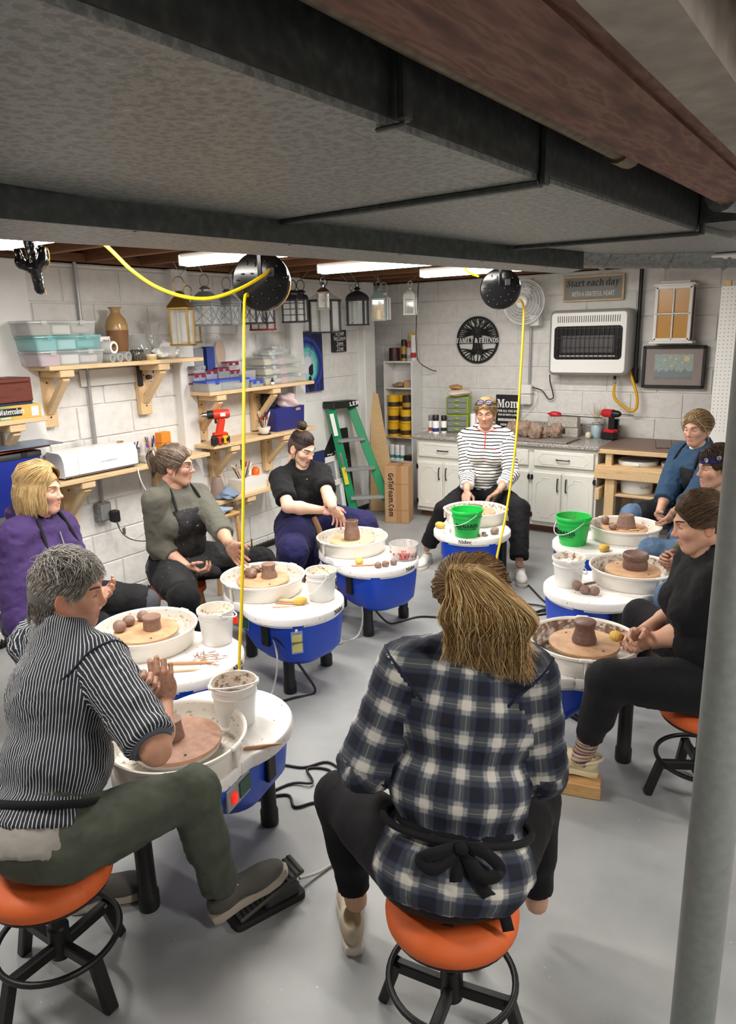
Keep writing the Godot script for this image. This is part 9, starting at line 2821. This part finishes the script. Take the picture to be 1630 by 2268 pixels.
func make_floor_things() -> void:
	M.seat_orange = bump(tri_mat(noise_tex([[0.0, C("d65f26")], [1.0, C("e06c34")]], 0.02, 95, 256), V(3, 3, 3), 0.62), M.fine, 0.04)
	stool("orange stool under the grey-haired man", V(-1.614, 0, -0.84), 0.0)
	stool("orange stool under the woman in the plaid shirt", V(-0.671, 0, -1.293), 0.12)
	stool("orange stool under the woman in black behind the steel post", V(-0.33, 0, -2.60), 0.5)
	wood_stool("low wooden stool with an orange seat under the apron woman", V(-2.98, 0, -2.5), M.seat_orange)
	wood_stool("low wooden stool under the woman in the purple hoodie", V(-2.98, 0, -1.72), M.pine_old)
	wood_stool("low wooden stool under the instructor", V(-2.93, 0, -3.55), M.pine_old)
	wood_stool("low wooden stool under the striped woman", V(-2.30, 0, -4.90), M.pine_old)
	wood_stool("low wooden stool under the woman in blue", V(-0.80, 0, -4.88), M.pine_old)
	stool("orange stool under the bandana man", V(-0.45, 0, -3.93), 0.2)
	var pt := thing("plant_stand", "small light wooden stand beside the apron woman's shoulder", "stand", V(-3.5, 0, -3.32))
	obj("top", mb().box(V(0, 0.52, 0), V(0.2, 0.02, 0.24), 0.004), M.pine_old, pt)
	for q in [[-0.08, -0.1], [0.08, -0.1], [-0.08, 0.1], [0.08, 0.1]]: obj("leg", mb().beam(V(q[0] * 1.2, 0, q[1] * 1.2), V(q[0], 0.51, q[1]), 0.025, 0.025, 0.003), M.pine_old, pt)
	blob("towel", "light blue cloth and notebook heap on the small stand", V(-3.5, 0.53, -3.32), V(0.08, 0.022, 0.1), cloth(C("8fa3ba")), "towel", "towels", 0.3, 9.0, 35, 24)
	pedal("grey foot pedal under the grey-haired man's shoe", V(-1.335, 0, -1.335), V(0.35, 0, -0.94))
	pedal("foot pedal between the right-hand wheels", V(-0.93, 0, -2.95), V(-0.9, 0, -0.4))
	var bk := "black cords on the floor"
	var gy := mat(C("c9c7c0"), 0.5)
	var y := 0.006
	cable("cable", "black cord looping on the floor nearest the front wheel's leg", [V(-1.80, y, -1.62), V(-1.70, y, -1.70), V(-1.62, y, -1.78), V(-1.55, y, -1.74), V(-1.50, y, -1.80), V(-1.42, y, -1.80), V(-1.32, y, -1.78)], 0.005, M.black, bk)
	cable("cable", "black cord running behind the plaid woman's knee", [V(-1.95, y, -1.75), V(-1.80, y, -1.90), V(-1.68, y, -1.95), V(-1.62, y, -2.03), V(-1.5, y, -2.02), V(-1.3, y, -2.1)], 0.005, M.black, bk)
	cable("cable", "black cord twisting through the middle of the cord tangle", [V(-1.72, y, -1.62), V(-1.66, y, -1.83), V(-1.58, y + 0.008, -1.88), V(-1.66, y, -1.95), V(-1.58, y, -1.99), V(-1.48, y, -1.93), V(-1.3, y, -1.95)], 0.005, M.black, bk)
	cable("cable", "black cord bulging from the apron woman's wheel toward the front", [V(-2.17, 0.3, -2.36), V(-2.10, 0.26, -2.36), V(-2.04, 0.12, -2.42), V(-2.02, 0.01, -2.46), V(-2.08, y, -2.36), V(-2.12, y, -2.26), V(-2.12, y, -2.1)], 0.006, M.black, bk)
	cable("cable", "black cord from the instructor's wheel to the centre of the floor", [V(-2.22, 0.3, -3.13), V(-2.16, 0.22, -3.14), V(-2.14, 0.04, -3.3), V(-2.12, y, -3.42), V(-2.05, y, -3.55), V(-1.85, y, -3.62)], 0.006, M.black, bk)
	cable("cable", "black cord coil on the floor right of the striped woman's shoe", [V(-1.70, y, -4.38), V(-1.55, y, -4.2), V(-1.46, y, -4.1), V(-1.42, y, -3.98), V(-1.5, y, -3.9), V(-1.44, y + 0.005, -4.03), V(-1.36, y, -3.95), V(-1.35, y, -3.8)], 0.006, M.black, bk)
	cable("cable", "black cord crossing the coil right of the striped woman", [V(-1.62, y, -4.05), V(-1.5, y + 0.006, -4.06), V(-1.42, y, -4.04), V(-1.5, y, -3.95), V(-1.6, y, -3.82)], 0.006, M.black, bk)
	cable("cable", "pale grey cord from the foot pedal behind the plaid woman", [V(-1.29, 0.03, -1.45), V(-1.27, 0.01, -1.52), V(-1.24, y, -1.62), V(-1.15, y, -1.7)], 0.005, gy, "pale pedal cords")
	cable("cable", "pale cord dropping from the apron woman's wheel", [V(-2.19, 0.3, -2.37), V(-2.14, 0.2, -2.34), V(-2.16, 0.05, -2.32), V(-2.14, y, -2.22), V(-2.2, y, -2.15)], 0.005, gy, "pale pedal cords")
	cable("cable", "pale looping cord under the instructor's wheel", [V(-2.24, 0.3, -3.13), V(-2.2, 0.15, -3.14), V(-2.22, y, -3.1), V(-2.3, y, -2.95), V(-2.36, y, -2.9), V(-2.30, y, -3.02), V(-2.25, y, -2.98), V(-2.36, y, -2.86)], 0.005, gy, "pale pedal cords")
	bx("small_carton", "small brown carton on the floor under the instructor's wheel", "box", V(-2.55, 0, -3.2), V(0.2, 0.14, 0.16), M.card, 0.003, 0.3)
	bx("wooden_step", "wooden step by the farthest right wheel", "step", V(-0.93, 0, -4.62), V(0.24, 0.14, 0.3), M.pine_old, 0.004, 0.4)
	var to := thing("torch_wand", "brass-tipped black lighter wand standing beside the apron woman", "tool", V(-2.72, 0.42, -2.82))
	obj("grip", mb().tube([V(0, 0.0, 0), V(0, 0.1, 0)], [0.012, 0.01], 10), M.black, to)
	obj("barrel", mb().tube([V(0, 0.1, 0), V(0.004, 0.17, 0)], 0.005, 8), M.brass, to)
	var ts := obj("tool_rest", mb().box(V(0, 0.21, 0), V(0.06, 0.42, 0.06), 0.004), M.black, null, _t(V(-2.72, 0, -2.82)))
	tag(ts, "black upright holder under the lighter wand", "holder")

const SCALE := 1.14

func _ready() -> void:
	rn.seed = 42
	var t0 := Time.get_ticks_msec()
	setup_view()
	make_materials()
	make_lights()
	make_room()
	make_wheels()
	make_left()
	make_back()
	make_floor_things()
	print("things ", Time.get_ticks_msec() - t0)
	make_people()
	print("people ", Time.get_ticks_msec() - t0)
	for c in get_children():
		if c is Camera3D:
			c.position *= SCALE
		elif c is Node3D:
			c.transform = Transform3D(Basis.from_scale(V(SCALE, SCALE, SCALE)), Vector3.ZERO) * c.transform
